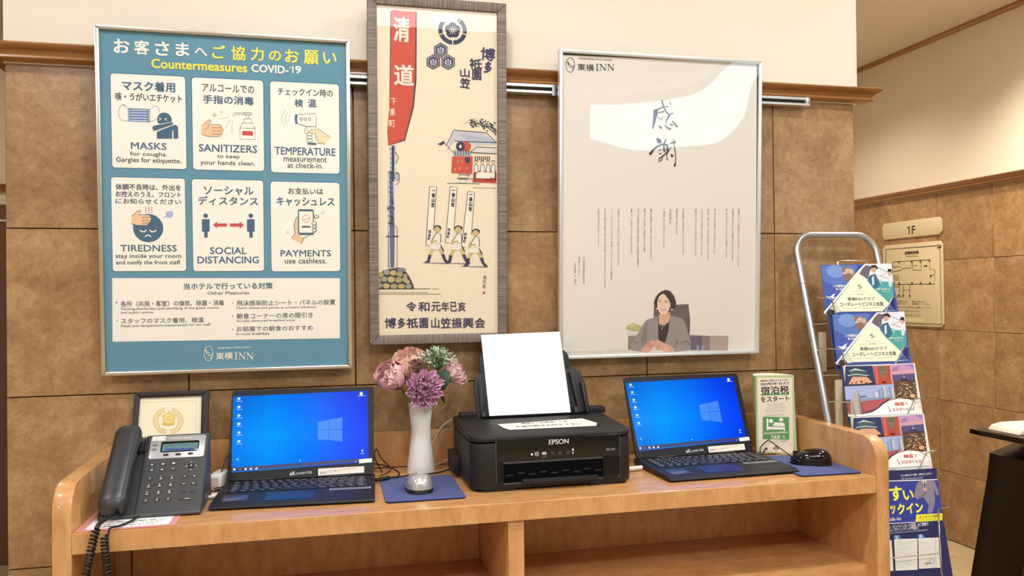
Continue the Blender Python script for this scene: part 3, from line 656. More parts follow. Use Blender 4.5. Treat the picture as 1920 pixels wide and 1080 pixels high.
('printed_picture','L','33363f',3,[(2681,5071),(3363,5056)],22),
('printed_picture','L','33363f',3,[(2804,4980),(2804,4872)],26),
('printed_picture','L','33363f',3,[(2857,4981),(2857,4873)],26),
('printed_picture','L','33363f',3,[(2910,4983),(2910,4875)],27),
('printed_picture','L','33363f',3,[(2963,4984),(2963,4876)],27),
('printed_picture','L','33363f',3,[(3016,4986),(3016,4877)],27),
('printed_picture','L','33363f',3,[(3069,4987),(3069,4879)],27),
('printed_picture','L','33363f',3,[(3123,4989),(3122,4880)],27),
('printed_picture','L','33363f',3,[(3176,4990),(3175,4882)],27),
('printed_picture','P','cc4b34',2,[(2749,4546),(3361,4569),(3361,4343),(2748,4330)]),
('printed_picture','R','efe6d8',4,2820,4414,3192,4535,0),
('printed_picture','C','dcc6a4',4,2821,4816,40,39),
('printed_picture','L','33363f',5,[(2777,4828),(2783,4847),(2799,4862),(2821,4868),(2843,4863),(2859,4849),(2865,4830)],18),
('printed_picture','P','e8e2dc',4,[(2767,4569),(2777,4741),(2865,4744),(2873,4571)]),
('printed_picture','L','33363f',5,[(2767,4569),(2777,4741),(2821,4764),(2865,4744),(2873,4571)],13),
('printed_picture','C','dcc6a4',4,2985,4820,40,39),
('printed_picture','L','33363f',5,[(2940,4832),(2946,4852),(2963,4866),(2985,4872),(3007,4868),(3023,4854),(3029,4834)],18),
('printed_picture','P','e8e2dc',4,[(2930,4572),(2940,4746),(3029,4748),(3037,4575)]),
('printed_picture','L','33363f',5,[(2930,4572),(2940,4746),(2984,4768),(3029,4748),(3037,4575)],13),
('printed_picture','C','dcc6a4',4,3140,4824,40,39),
('printed_picture','L','33363f',5,[(3095,4836),(3101,4856),(3118,4871),(3140,4876),(3162,4872),(3178,4858),(3184,4839)],18),
('printed_picture','P','e8e2dc',4,[(3086,4576),(3095,4750),(3184,4752),(3192,4578)]),
('printed_picture','L','33363f',5,[(3086,4576),(3095,4750),(3140,4772),(3184,4752),(3192,4578)],13),
('printed_picture','C','dcc6a4',4,3273,4828,40,39),
('printed_picture','L','33363f',5,[(3229,4840),(3235,4859),(3251,4874),(3273,4880),(3296,4875),(3312,4861),(3318,4842)],18),
('printed_picture','P','e8e2dc',4,[(3219,4579),(3228,4753),(3317,4755),(3326,4582)]),
('printed_picture','L','33363f',5,[(3219,4579),(3228,4753),(3273,4776),(3317,4755),(3326,4582)],13),
('printed_picture','C','33363f',3,3145,5876,19,19),
('printed_picture','C','555a68',3,3223,5719,27,11),
('printed_picture','C','555a68',3,2972,5892,23,11),
('printed_picture','C','33363f',3,2786,5874,25,19),
('printed_picture','C','555a68',3,3069,5806,28,15),
('printed_picture','C','33363f',3,2948,5848,30,11),
('printed_picture','C','555a68',3,2990,5744,22,16),
('printed_picture','C','33363f',3,2812,5770,25,15),
('printed_picture','C','33363f',3,3036,5693,28,21),
('printed_picture','C','33363f',3,3223,5739,26,21),
('printed_picture','C','555a68',3,3060,5882,16,13),
('printed_picture','C','33363f',3,2672,5812,29,10),
('printed_picture','C','33363f',3,2833,5745,27,13),
('printed_picture','C','33363f',3,2742,5736,17,12),
('printed_picture','C','33363f',3,3233,5804,29,9),
('printed_picture','C','33363f',3,2830,5799,14,13),
('printed_picture','C','33363f',3,3256,5768,14,15),
('printed_picture','C','33363f',3,3254,5807,19,13),
('printed_picture','C','33363f',3,2926,5854,18,21),
('printed_picture','C','33363f',3,2744,5810,20,10),
('printed_picture','C','33363f',3,2688,5829,23,17),
('printed_picture','C','33363f',3,3092,5810,22,18),
('printed_picture','C','555a68',3,3322,5857,17,12),
('printed_picture','C','33363f',3,2708,5838,29,21),
('printed_picture','C','555a68',3,3334,5549,16,18),
('printed_picture','C','555a68',3,3119,5643,25,18),
('printed_picture','C','33363f',3,3028,5724,22,12),
('printed_picture','C','33363f',3,2689,5912,29,11),
('printed_picture','C','555a68',3,2895,5749,15,15),
('printed_picture','C','555a68',3,3322,5575,14,19),
('printed_picture','C','555a68',3,3026,5862,15,16),
('printed_picture','C','33363f',3,2883,5813,18,11),
('printed_picture','C','33363f',3,2974,5780,18,16),
('printed_picture','C','555a68',3,3045,5703,17,21),
('printed_picture','C','555a68',3,3333,5680,24,21),
('printed_picture','C','555a68',3,2995,5777,16,10),
('printed_picture','C','33363f',3,2994,5764,24,20),
('printed_picture','C','555a68',3,2844,5894,19,12),
('printed_picture','C','555a68',3,3032,5731,28,16),
('printed_picture','C','33363f',3,3065,5868,14,15),
('printed_picture','C','33363f',3,2797,5809,22,20),
('printed_picture','C','555a68',3,3350,5647,22,20),
('printed_picture','C','555a68',3,3046,5787,28,14),
('printed_picture','C','555a68',3,3273,5698,29,17),
('printed_picture','C','33363f',3,2706,5884,29,19),
('printed_picture','C','33363f',3,2788,5778,29,12),
('printed_picture','C','33363f',3,2876,5845,15,10),
('printed_picture','C','33363f',3,2683,5831,19,9),
('printed_picture','C','33363f',3,2962,5834,24,21),
('printed_picture','C','33363f',3,2745,5863,15,14),
('printed_picture','C','33363f',3,3277,5724,30,14),
('printed_picture','C','33363f',3,3186,5754,25,19),
('printed_picture','C','555a68',3,2732,5723,23,15),
('printed_picture','C','33363f',3,3002,5843,25,16),
('printed_picture','C','33363f',3,3108,5766,20,21),
('printed_picture','C','555a68',3,2743,5726,19,18),
('printed_picture','C','555a68',3,2950,5875,22,19),
('printed_picture','C','33363f',3,2705,5773,23,18),
('printed_picture','C','33363f',3,2728,5873,16,15),
('printed_picture','C','555a68',3,2830,5765,19,14),
('printed_picture','C','555a68',3,3223,5825,31,11),
('printed_picture','C','33363f',3,2728,5909,26,11),
('printed_picture','C','555a68',3,3053,5766,31,10),
('printed_picture','C','33363f',3,2760,5846,22,16),
('printed_picture','C','33363f',3,3264,5794,28,14),
('printed_picture','C','555a68',3,3321,5698,24,17),
('printed_picture','C','555a68',3,3136,5753,22,16),
('printed_picture','C','555a68',3,3100,5835,17,11),
('printed_picture','C','555a68',3,2979,5894,14,15),
('printed_picture','C','33363f',3,3319,5843,25,11),
('printed_picture','C','33363f',3,3211,5801,20,12),
('printed_picture','C','555a68',3,3005,5929,19,13),
('printed_picture','C','555a68',3,2751,5743,30,18),
('printed_picture','C','555a68',3,3352,5663,15,11),
('printed_picture','C','33363f',3,3186,5821,14,10),
('printed_picture','C','33363f',3,3150,5786,15,20),
('printed_picture','C','33363f',3,3110,5821,27,14),
('printed_picture','C','33363f',3,2975,5933,28,14),
('printed_picture','C','33363f',3,3074,5897,17,19),
('printed_picture','C','555a68',3,3255,5793,14,16),
('printed_picture','C','33363f',3,2775,5929,16,15),
('printed_picture','C','33363f',3,3245,5785,14,18),
('printed_picture','C','33363f',3,2939,5853,30,11),
('printed_picture','C','555a68',3,2929,5899,15,20),
('printed_picture','C','33363f',3,2694,5770,27,15),
('printed_picture','C','33363f',3,2998,5817,19,21),
('printed_picture','C','33363f',3,2723,5781,24,9),
('printed_picture','C','555a68',3,3133,5872,22,11),
('printed_picture','C','33363f',3,3286,5636,22,19),
('printed_picture','C','33363f',3,3315,5855,24,21),
('printed_picture','C','33363f',3,2518,5810,13,9),
('printed_picture','C','33363f',3,2557,5833,13,9),
('printed_picture','C','33363f',3,2597,5856,13,9),
('printed_picture','C','33363f',3,2636,5879,13,9),
('printed_picture','C','33363f',3,2676,5902,13,9),
('printed_picture','L','33363f',3,[(3356,5559),(3143,5725),(2922,5803),(2746,5861)],22),
('printed_picture','L','33363f',3,[(3356,5603),(3188,5856)],22),
('printed_picture','P','c6c8cc',1,[(546,4554),(733,4559),(707,2070),(538,2071)]),
('printed_picture','P','56688a',2,[(608,4556),(680,4558),(693,3887),(723,3081),(708,2115),(609,2115),(598,3080)]),
('printed_picture','L','33363f',3,[(568,4510),(715,4469)],18),
('printed_picture','L','33363f',3,[(598,4391),(692,4348)],18),
('printed_picture','L','33363f',3,[(589,4270),(668,4227)],18),
('printed_picture','L','33363f',3,[(579,4149),(694,4106)],18),
('printed_picture','L','33363f',3,[(569,4028),(671,3985)],18),
('printed_picture','L','33363f',3,[(600,3908),(697,3865)],18),
('printed_picture','L','33363f',3,[(590,3787),(674,3744)],18),
('printed_picture','L','33363f',3,[(580,3666),(700,3623)],18),
('printed_picture','L','33363f',3,[(570,3545),(677,3502)],18),
('printed_picture','L','33363f',3,[(561,3424),(703,3381)],18),
('printed_picture','L','33363f',3,[(591,3304),(680,3260)],18),
('printed_picture','L','33363f',3,[(581,3183),(706,3139)],18),
('printed_picture','P','2b2c54',3,[(666,3887),(710,3731),(647,3707)]),
('printed_picture','P','2b2c54',3,[(654,3461),(698,3314),(627,3304)]),
('printed_picture','L','33363f',3,[(751,4515),(844,4472),(847,4293),(775,4202),(749,4224)],13),
('printed_picture','L','33363f',3,[(567,3013),(560,2093)],13),
('printed_picture','L','33363f',3,[(724,3171),(786,3135),(779,2115)],13),
('printed_picture','L','33363f',3,[(499,2900),(820,2902)],27),
('printed_picture','L','4a5670',3,[(540,3608),(727,3610)],62),
('printed_picture','L','38425c',3,[(564,3236),(715,3215)],53),
('printed_picture','P','33363f',1,[(270,1870),(426,2040),(605,2084),(815,2115),(941,2092),(1075,1910),(1186,1683),(1208,1561),(268,1570)]),
('printed_picture','C','b5a866',2,359,1937,80,63),
('printed_picture','C','9aa090',2,515,1994,80,63),
('printed_picture','C','c0b07a',2,680,1980,81,67),
('printed_picture','C','a39a6a',2,841,1948,81,68),
('printed_picture','C','b5a866',2,314,1803,62,58),
('printed_picture','C','9aa090',2,456,1824,76,67),
('printed_picture','C','c0b07a',2,625,1814,89,76),
('printed_picture','C','a39a6a',2,813,1799,90,72),
('printed_picture','C','b5a866',2,975,1812,72,63),
('printed_picture','C','9aa090',2,335,1668,71,63),
('printed_picture','C','c0b07a',2,499,1653,85,63),
('printed_picture','C','a39a6a',2,691,1642,94,63),
('printed_picture','C','b5a866',2,884,1641,90,59),
('printed_picture','C','9aa090',2,1064,1639,81,59),
('printed_picture','C','c0b07a',2,1038,1752,63,45),
('printed_picture','C','a39a6a',2,984,1911,54,45),
('printed_picture','C','7c8290',2,887,2056,117,54),
('printed_picture','L','33363f',3,[(268,1574),(1617,1571)],13),
('printed_picture','L','33363f',3,[(1672,1570),(1832,1569)],9),
('printed_picture','L','33363f',3,[(267,1494),(1548,1471)],9),
('printed_picture','L','33363f',3,[(267,1449),(1891,1431)],9),
('printed_picture','L','33363f',2,[(2067,4273),(2925,4272)],14),
('printed_picture','L','33363f',2,[(2738,4168),(3348,4161)],9),
('printed_picture','P','cc4b34',2,[(2183,4593),(2693,4606),(2702,4560),(2183,4548)]),
('printed_picture','P','cc4b34',2,[(2786,4608),(3349,4621),(3348,4290),(2719,4305)]),
('printed_picture','L','33363f',3,[(2786,4562),(2785,4288)],14),
('printed_picture','R','efe6d8',3,2860,4431,3311,4569,0),
('printed_picture','L','33363f',3,[(2367,4498),(2669,4495)],14),
('printed_picture','L','33363f',3,[(2321,4397),(2738,4396)],14),
('printed_picture','L','33363f',3,[(2414,4563),(2344,4415),(2599,4403),(2623,4513)],14),
('printed_picture','L','8494ac',3,[(2297,4287),(2552,4283),(2599,4375),(2367,4370)],14),
('printed_picture','P','f3ead6',3,[(1614,4173),(1796,4177),(1708,3088),(1642,2679),(1514,2679)]),
('printed_picture','L','33363f',4,[(1614,4173),(1796,4177),(1708,3088)],14),
('printed_picture','L','33363f',4,[(1614,4173),(1514,2679),(1596,2679)],14),
('printed_picture','C','cdb878',4,1804,3098,87,77),
('printed_picture','L','33363f',5,[(1717,3111),(1725,3140),(1748,3163),(1782,3177),(1819,3179),(1854,3168),(1879,3146),(1891,3118),(1886,3089)],32),
('printed_picture','C','33363f',5,1877,3144,32,27),
('printed_picture','P','f0e8dc',4,[(1647,2779),(1794,3007),(1886,2962),(1894,2757),(1692,2698)]),
('printed_picture','L','33363f',5,[(1647,2779),(1794,3007),(1886,2971),(1894,2757)],18),
('printed_picture','P','cdb878',5,[(1610,2725),(1638,2797),(1802,2816),(1811,2771)]),
('printed_picture','P','ece4d8',5,[(1637,2698),(1894,2726),(1921,2644),(1810,2562),(1618,2589)]),
('printed_picture','L','33363f',5,[(1884,2698),(1966,2530)],32),
('printed_picture','P','cdb878',4,[(1637,2598),(1728,2580),(1645,2416),(1572,2434)]),
('printed_picture','P','cdb878',4,[(1820,2644),(1902,2653),(1984,2453),(1910,2425)]),
('printed_picture','P','2b2c54',5,[(1572,2443),(1654,2425),(1607,2253),(1489,2226),(1480,2253),(1544,2298)]),
('printed_picture','P','2b2c54',5,[(1901,2443),(1984,2462),(2029,2316),(2121,2233),(2020,2234),(1965,2298)]),
('printed_picture','L','585c80',3,[(1416,2235),(2102,2215)],[9,23]),
('printed_picture','P','f3ead6',3,[(2149,4184),(2324,4178),(2236,3092),(2145,2749),(2013,2749)]),
('printed_picture','L','33363f',4,[(2149,4184),(2324,4178),(2236,3092)],14),
('printed_picture','L','33363f',4,[(2149,4184),(2013,2749),(2096,2749)],14),
('printed_picture','C','cdb878',4,2347,3093,92,82),
('printed_picture','L','33363f',5,[(2255,3106),(2264,3136),(2288,3161),(2324,3176),(2363,3177),(2400,3166),(2427,3143),(2439,3113),(2434,3083)],32),
('printed_picture','C','33363f',5,2426,3139,32,27),
('printed_picture','P','f0e8dc',4,[(2188,2772),(2337,3001),(2430,2956),(2438,2750),(2234,2690)]),
('printed_picture','L','33363f',5,[(2188,2772),(2337,3001),(2430,2965),(2438,2750)],18),
('printed_picture','P','cdb878',5,[(2151,2717),(2179,2790),(2346,2809),(2355,2764)]),
('printed_picture','P','ece4d8',5,[(2179,2690),(2438,2718),(2466,2636),(2354,2553),(2160,2580)]),
('printed_picture','L','33363f',5,[(2429,2691),(2512,2521)],32),
('printed_picture','P','cdb878',4,[(2178,2590),(2271,2571),(2187,2407),(2113,2425)]),
('printed_picture','P','cdb878',4,[(2363,2636),(2447,2645),(2530,2444),(2455,2416)]),
('printed_picture','P','2b2c54',5,[(2113,2434),(2196,2416),(2149,2242),(2029,2215),(2020,2243),(2084,2288)]),
('printed_picture','P','2b2c54',5,[(2446,2434),(2530,2453),(2576,2306),(2669,2223),(2566,2223),(2510,2288)]),
('printed_picture','L','585c80',3,[(1955,2225),(2650,2205)],[9,23]),
('printed_picture','P','f3ead6',3,[(2607,4074),(2779,4050),(2690,2958),(2559,2636),(2428,2636)]),
('printed_picture','L','33363f',4,[(2607,4074),(2779,4050),(2690,2958)],14),
('printed_picture','L','33363f',4,[(2607,4074),(2428,2636),(2512,2636)],14),
('printed_picture','C','cdb878',4,2807,3014,89,78),
('printed_picture','L','33363f',5,[(2719,3027),(2727,3056),(2751,3080),(2785,3094),(2823,3095),(2859,3084),(2885,3062),(2896,3034),(2891,3004)],33),
('printed_picture','C','33363f',5,2883,3060,33,28),
('printed_picture','P','f0e8dc',4,[(2647,2691),(2798,2922),(2891,2876),(2900,2669),(2694,2609)]),
('printed_picture','L','33363f',5,[(2647,2691),(2798,2922),(2891,2885),(2900,2669)],19),
('printed_picture','P','cdb878',5,[(2610,2636),(2638,2710),(2806,2729),(2816,2683)]),
('printed_picture','P','ece4d8',5,[(2638,2609),(2900,2637),(2928,2554),(2815,2471),(2619,2499)]),
('printed_picture','L','33363f',5,[(2890,2609),(2974,2439)],33),
('printed_picture','P','cdb878',4,[(2637,2508),(2731,2490),(2646,2324),(2571,2343)]),
('printed_picture','P','cdb878',4,[(2824,2554),(2909,2563),(2993,2361),(2917,2333)]),
('printed_picture','P','2b2c54',5,[(2571,2352),(2655,2333),(2608,2159),(2487,2132),(2477,2159),(2543,2205)]),
('printed_picture','P','2b2c54',5,[(2908,2352),(2993,2370),(3039,2222),(3133,2139),(3029,2139),(2973,2204)]),
('printed_picture','L','585c80',3,[(2412,2141),(3114,2120)],[9,23]),
('lettering','T','f4e4d4',4,'清',930,8106,413,629,0.02,0),
('lettering','T','f4e4d4',4,'道',982,6964,498,526,0.02,0),
('lettering','T','f4e4d4',4,'下',715,6290,126,168,0.01,5),
('lettering','T','f4e4d4',4,'東',688,6026,143,189,0.01,5),
('lettering','T','f4e4d4',4,'町',674,5737,151,177,0.01,5),
('lettering','T','2b2c54',3,'博',3144,7608,385,331,0.025,-4),
('lettering','T','2b2c54',3,'多',3149,7272,195,314,0.03,-8),
('lettering','T','2b2c54',3,'祗',2825,7337,339,279,0.025,0),
('lettering','T','2b2c54',3,'園',2850,7063,242,271,0.025,0),
('lettering','T','2b2c54',3,'山',2539,7101,249,223,0.03,0),
('lettering','T','2b2c54',3,'笠',2544,6840,262,257,0.03,-6),
('lettering','T','2b2c54',5,'一',1718,4076,91,18,0.05,0),
('lettering','T','2b2c54',5,'番',1710,3954,91,109,0.05,0),
('lettering','T','2b2c54',5,'山',1703,3831,91,109,0.05,0),
('lettering','T','2b2c54',5,'笠',1695,3709,91,109,0.05,0),
('lettering','T','2b2c54',5,'一',2232,4094,92,18,0.05,0),
('lettering','T','2b2c54',5,'番',2224,3971,92,109,0.05,0),
('lettering','T','2b2c54',5,'山',2217,3848,92,109,0.05,0),
('lettering','T','2b2c54',5,'笠',2209,3725,92,109,0.05,0),
('lettering','T','2b2c54',5,'一',2686,3993,93,18,0.05,0),
('lettering','T','2b2c54',5,'番',2678,3869,93,110,0.05,0),
('lettering','T','2b2c54',5,'山',2670,3746,93,110,0.05,0),
('lettering','T','2b2c54',5,'笠',2663,3622,93,110,0.05,0),
('lettering','T','2b2c54',5,'西',1612,3026,73,77,0.03,0),
('lettering','T','2b2c54',5,'番',1602,2935,73,77,0.03,0),
('lettering','T','2b2c54',5,'町',1592,2845,73,77,0.03,0),
('lettering','T','2b2c54',5,'西',2107,3075,74,77,0.03,0),
('lettering','T','2b2c54',5,'番',2097,2984,74,77,0.03,0),
('lettering','T','2b2c54',5,'町',2087,2893,74,77,0.03,0),
('lettering','T','2b2c54',5,'西',2532,2964,74,78,0.03,0),
('lettering','T','2b2c54',5,'番',2522,2872,74,78,0.03,0),
('lettering','T','2b2c54',5,'町',2513,2780,74,78,0.03,0),
('lettering','T','2b2c54',3,'令',1131,1118,258,245,0.02,0),
('lettering','T','2b2c54',3,'和',1451,1113,291,246,0.02,0),
('lettering','T','2b2c54',3,'元',1761,1109,238,246,0.02,0),
('lettering','T','2b2c54',3,'年',2000,1105,203,247,0.02,0),
('lettering','T','2b2c54',3,'已',2217,1102,176,248,0.02,0),
('lettering','T','2b2c54',3,'亥',2433,1099,209,248,0.02,0),
('lettering','T','2b2c54',3,'博',598,711,291,262,0.022,0),
('lettering','T','2b2c54',3,'多',878,705,198,262,0.022,0),
('lettering','T','2b2c54',3,'祇',1153,700,299,263,0.022,0),
('lettering','T','2b2c54',3,'園',1448,694,219,264,0.022,0),
('lettering','T','2b2c54',3,'山',1743,689,215,265,0.022,0),
('lettering','T','2b2c54',3,'笠',2012,684,268,266,0.022,0),
('lettering','T','2b2c54',3,'振',2299,678,269,267,0.022,0),
('lettering','T','2b2c54',3,'興',2597,673,290,267,0.022,0),
('lettering','T','2b2c54',3,'会',2906,667,273,268,0.022,0),
('lettering','T','33363f',3,'美',3042,1853,85,111,0,0),
('lettering','T','33363f',3,'作',3033,1733,85,111,0,0),
('lettering','T','33363f',3,'寿',3023,1613,85,111,0,0),
('lettering','R','c05a40',3,2984,1419,3046,1483,0),
]),
'thanks': (((0.632,-0.032,1.232),(1,0,0),(0,-0.04762,0.998866)), [
('printed_ground','P','e8e1d8',0,[(-15,8133),(5674,8216),(5737,150),(29,219)]),
('lettering','L','4a4a4c',3,[(340,7888),(336,7838),(324,7791),(305,7750),(281,7719),(253,7698),(222,7690),(192,7695),(163,7713),(139,7742),(120,7781),(108,7826),(104,7876),(108,7926),(120,7973),(138,8014),(162,8045),(191,8066),(221,8074),(252,8070),(280,8052),(305,8023),(324,7984),(335,7938),(340,7888)],14),
('lettering','L','4a4a4c',3,[(127,7962),(192,7911),(157,7879)],20),
('lettering','L','4a4a4c',3,[(169,7975),(169,7860)],16),
('lettering','T','4a4a4c',3,'S',222,7867,47,108,0,0),
('lettering','L','4a4a4c',3,[(245,7837),(316,7879),(281,7751)],20),
('lettering','T','4a4a4c',3,'toyoko-inn.com',919,8070,914,70,0.012,0),
('lettering','T','4a4a4c',3,'東横',651,7843,459,185,0.012,0),
('lettering','L','4a4a4c',3,[(970,7945),(971,7775)],29),
('lettering','L','4a4a4c',3,[(924,7943),(1017,7948)],10),
('lettering','L','4a4a4c',3,[(925,7772),(1017,7777)],10),
('lettering','L','4a4a4c',3,[(1065,7950),(1066,7780)],10),
('lettering','L','4a4a4c',3,[(1206,7958),(1207,7787)],10),
('lettering','L','4a4a4c',3,[(1065,7950),(1207,7787)],31),
('lettering','L','4a4a4c',3,[(1037,7778),(1095,7781)],8),
('lettering','L','4a4a4c',3,[(1177,7956),(1235,7959)],8),
('lettering','L','4a4a4c',3,[(1028,7948),(1086,7951)],8),
('lettering','L','4a4a4c',3,[(1285,7962),(1286,7791)],10),
('lettering','L','4a4a4c',3,[(1426,7970),(1427,7798)],10),
('lettering','L','4a4a4c',3,[(1285,7962),(1427,7798)],31),
('lettering','L','4a4a4c',3,[(1257,7789),(1315,7792)],8),
('lettering','L','4a4a4c',3,[(1397,7968),(1455,7971)],8),
('lettering','L','4a4a4c',3,[(1248,7960),(1306,7963)],8),
('brush_character#1','L','37323a',3,[(2834,7079),(2849,6982),(2890,6872),(2972,6745),(3054,6673)],[32,36,32,36,24]),
('brush_character#1','L','37323a',3,[(3065,7038),(3086,6970)],[16,32]),
('brush_character#1','L','37323a',3,[(2598,6776),(2729,6828),(2880,6900),(3026,6906)],[48,32,28,20]),
('brush_character#1','L','37323a',3,[(2648,6797),(2643,6675),(2610,6506),(2565,6290)],[133,113,72,28]),
('brush_character#1','L','37323a',3,[(2719,6720),(2891,6775)],[28,36]),
('brush_character#1','L','37323a',3,[(2720,6623),(2771,6540),(2892,6629),(2802,6514)],[24,16,16,12]),
('brush_character#1','L','37323a',3,[(3165,6734),(3084,6712),(3024,6634),(2944,6482)],[28,28,45,20]),
('brush_character#1','L','37323a',3,[(2738,6380),(2823,6309)],[20,73]),
('brush_character#1','L','37323a',3,[(2920,6415),(3006,6325),(3103,6300)],[28,36,53]),
('brush_character#1','L','37323a',3,[(2960,6486),(2972,6460)],[28,20]),
('brush_character#1','L','37323a',3,[(3055,6439),(3157,6405)],[20,45]),
('brush_character#1','L','37323a',3,[(3130,6526),(3208,6454),(3290,6363)],[28,41,49]),
('brush_character#2','L','37323a',3,[(2684,6033),(2755,5970),(2806,5915)],[48,125,61]),
('brush_character#2','L','37323a',3,[(2485,5591),(2585,5721),(2715,5828),(2887,5890),(2999,5865),(3010,5771),(2981,5564),(3008,5443)],[80,56,44,36,52,44,24,24]),
('brush_character#2','L','37323a',3,[(2963,6029),(2897,5899),(2898,5712),(2939,5666)],[28,45,45,20]),
('brush_character#2','L','37323a',3,[(2948,5798),(2999,5809)],24),
('brush_character#2','L','37323a',3,[(2945,5741),(2993,5748)],24),
('brush_character#2','L','37323a',3,[(2746,5707),(2831,5744)],24),
('brush_character#2','L','37323a',3,[(2751,5614),(2824,5638)],28),
('brush_character#2','L','37323a',3,[(3115,5831),(3030,5697),(2869,5561),(2758,5492),(2748,5408),(2829,5447),(2853,5532)],[16,29,41,33,29,29,29]),
('brush_character#2','L','37323a',3,[(3080,5914),(3242,5957)],[33,57]),
('brush_character#2','L','37323a',3,[(3181,6030),(3202,5852),(3239,5609),(3247,5402),(3217,5288)],[24,24,24,29,53]),
('brush_character#2','L','37323a',3,[(3241,5402),(3186,5316)],[16,16]),
('brush_character#2','L','37323a',3,[(3112,5624),(3154,5550)],[41,81]),
('text_column#1','V','86817a',2,'皆様いつもご利用いただきありがとうございます',5164,3348,54,1627,0,0),
('text_column#2','V','86817a',2,'お客様のあたたかいお言葉に支えられて今日まで',4984,3424,53,1470,0,0),
('text_column#3','V','86817a',2,'歩んでまいりました心より感謝いたします',4794,3461,53,1392,0,0),
('text_column#4','V','86817a',2,'安心してお泊まりいただけますよう',4432,3516,53,1272,0,0),
('text_column#5','V','86817a',2,'社員一同心をこめてお迎えいたします',4232,3435,53,1428,0,0),
('text_column#6','V','86817a',2,'これからも変わらぬおもてなしを',4045,3500,52,1294,0,0),
('text_column#7','V','86817a',2,'続けてまいりますのでどうぞ',3860,3499,52,1291,0,0),
('text_column#8','V','86817a',2,'お気軽にお声がけくださいませ',3486,3509,52,1260,0,0),
('text_column#9','V','86817a',2,'清潔で安心な',3292,3784,52,706,0,0),
('text_column#10','V','86817a',2,'お部屋を',3103,3927,51,415,0,0),
('text_column#11','V','86817a',2,'ご用意してお待ちしております',2915,3586,51,1093,0,0),
('text_column#12','V','86817a',2,'朝の食事もお楽しみいただけます',2536,3432,51,1390,0,0),
('text_column#13','V','86817a',2,'駅から近く便利な立地',2346,3538,51,1172,0,0),
('text_column#14','V','86817a',2,'日々の掃除と消毒を徹底しお客様の健康を',2159,3329,50,1587,0,0),
('text_column#15','V','86817a',2,'第一に考えております',1966,3508,50,1223,0,0),
('text_column#16','V','86817a',2,'お困りのことがございましたらどうぞ',1594,3347,50,1535,0,0),
('text_column#17','V','86817a',2,'いつでもフロントまでお申しつけください皆様の',1400,3148,50,1929,0,0),
('text_column#18','V','86817a',2,'またのお越しを社員一同心よりお待ち申し上げておりますどうぞお元気で',1212,3030,49,2159,0,0),
('text_column#19','V','86817a',2,'お体を大切になさってください',1026,3603,49,1008,0,0),
('text_column#a','V','86817a',2,'代表取締役社長',615,2453,53,741,0,0),
('text_column#b','V','86817a',2,'感謝をこめて',486,2577,44,494,0,0),
('text_column#c','V','86817a',2,'社員一同',367,2376,53,600,0.0,0),
('printed_picture','P','8b8078',1,[(1888,665),(2270,666),(2273,268),(1880,278)]),
('printed_picture','P','8d7f7c',1,[(3694,653),(4311,610),(4861,598),(4844,179),(3697,210)]),
('printed_picture','P','6c6070',2,[(3694,624),(4080,612),(4084,210),(3697,220)]),
('printed_picture','P','b4a298',2,[(4311,600),(4883,587),(4866,169),(4315,194)]),
('printed_picture','R','9aa0b4',3,3916,213,3978,368,0),
('printed_picture','R','a8a4b0',3,4062,209,4125,364,0),
('printed_picture','P','6a5c62',2,[(2630,1465),(2813,1482),(3655,1508),(3701,1028),(3684,567),(2633,1048)]),
('printed_picture','P','a89c98',2,[(3655,1508),(3721,1066),(3705,605),(3663,644)]),
('printed_picture','P','d3cbc0',3,[(43,281),(1890,297),(4994,175),(4995,87),(43,142)]),
('printed_picture','C','b6b878',2.0,1927,891,100,72),
('printed_picture','C','c6c88e',2.2,2027,946,100,72),
('printed_picture','C','b6b878',2.4,2148,905,101,72),
('printed_picture','C','b6b878',2.6,2068,850,121,72),
('printed_picture','C','b6b878',2.8,2209,866,81,72),
('printed_picture','P','ddd6ca',3.4,[(1787,913),(1848,798),(2250,780),(2230,677),(1888,713)]),
('printed_picture','P','98908e',4,[(1950,418),(2030,511),(2369,1053),(2450,1108),(2754,1179),(3101,1211),(3472,1118),(3556,992),(3737,450),(3728,229),(3273,193),(2902,394),(2576,402),(2253,221),(1961,267)]),
('printed_picture','P','847c7a',5,[(2251,600),(2440,1051),(2433,539),(2292,410)]),
('printed_picture','P','847c7a',5,[(3370,957),(3353,594),(3251,385),(3560,474),(3354,421)]),
('printed_picture','L','6a605e',5,[(2030,492),(2171,470)],16),
('printed_picture','L','5a5052',5,[(3436,448),(3602,492),(3706,374)],21),
('printed_picture','P','38262e',5,[(2754,1160),(3101,1192),(3063,772),(2963,450),(2768,531)]),
('printed_picture','P','dcb092',6,[(2774,1216),(3111,1268),(3101,1153),(3061,1011),(2898,928),(2775,988)]),
('printed_picture','L','d8d0c8',7,[(2786,969),(2868,853),(2980,965)],8),
('printed_picture','C','e8e8e8',8,2868,838,12,19),
('printed_picture','P','382a2e',5,[(2629,1560),(2659,1674),(2749,1805),(2851,1871),(2973,1911),(3106,1878),(3220,1743),(3283,1571),(3280,1456),(3202,1390),(3079,1383),(2773,1406),(2660,1446)]),
('printed_picture','P','f0cdb4',6.6,[(2722,1635),(2770,1748),(2892,1804),(3015,1764),(3108,1630),(3116,1458),(3059,1345),(2978,1241),(2855,1230),(2773,1311),(2728,1426)]),
('printed_picture','P','cfa286',6.4,[(2774,1220),(2814,1273),(3059,1307),(3109,1268),(3060,1208),(2896,1180)]),
('printed_picture','P','3c2c32',7,[(2730,1654),(2770,1767),(2861,1852),(2973,1898),(3137,1820),(3252,1628),(3264,1437),(3182,1400),(3124,1458),(3078,1611),(2974,1746),(2902,1823),(2831,1786),(2760,1701),(2727,1559)]),
('printed_picture','P','3c2c32',7,[(2639,1560),(2726,1673),(2723,1445),(2670,1455)]),
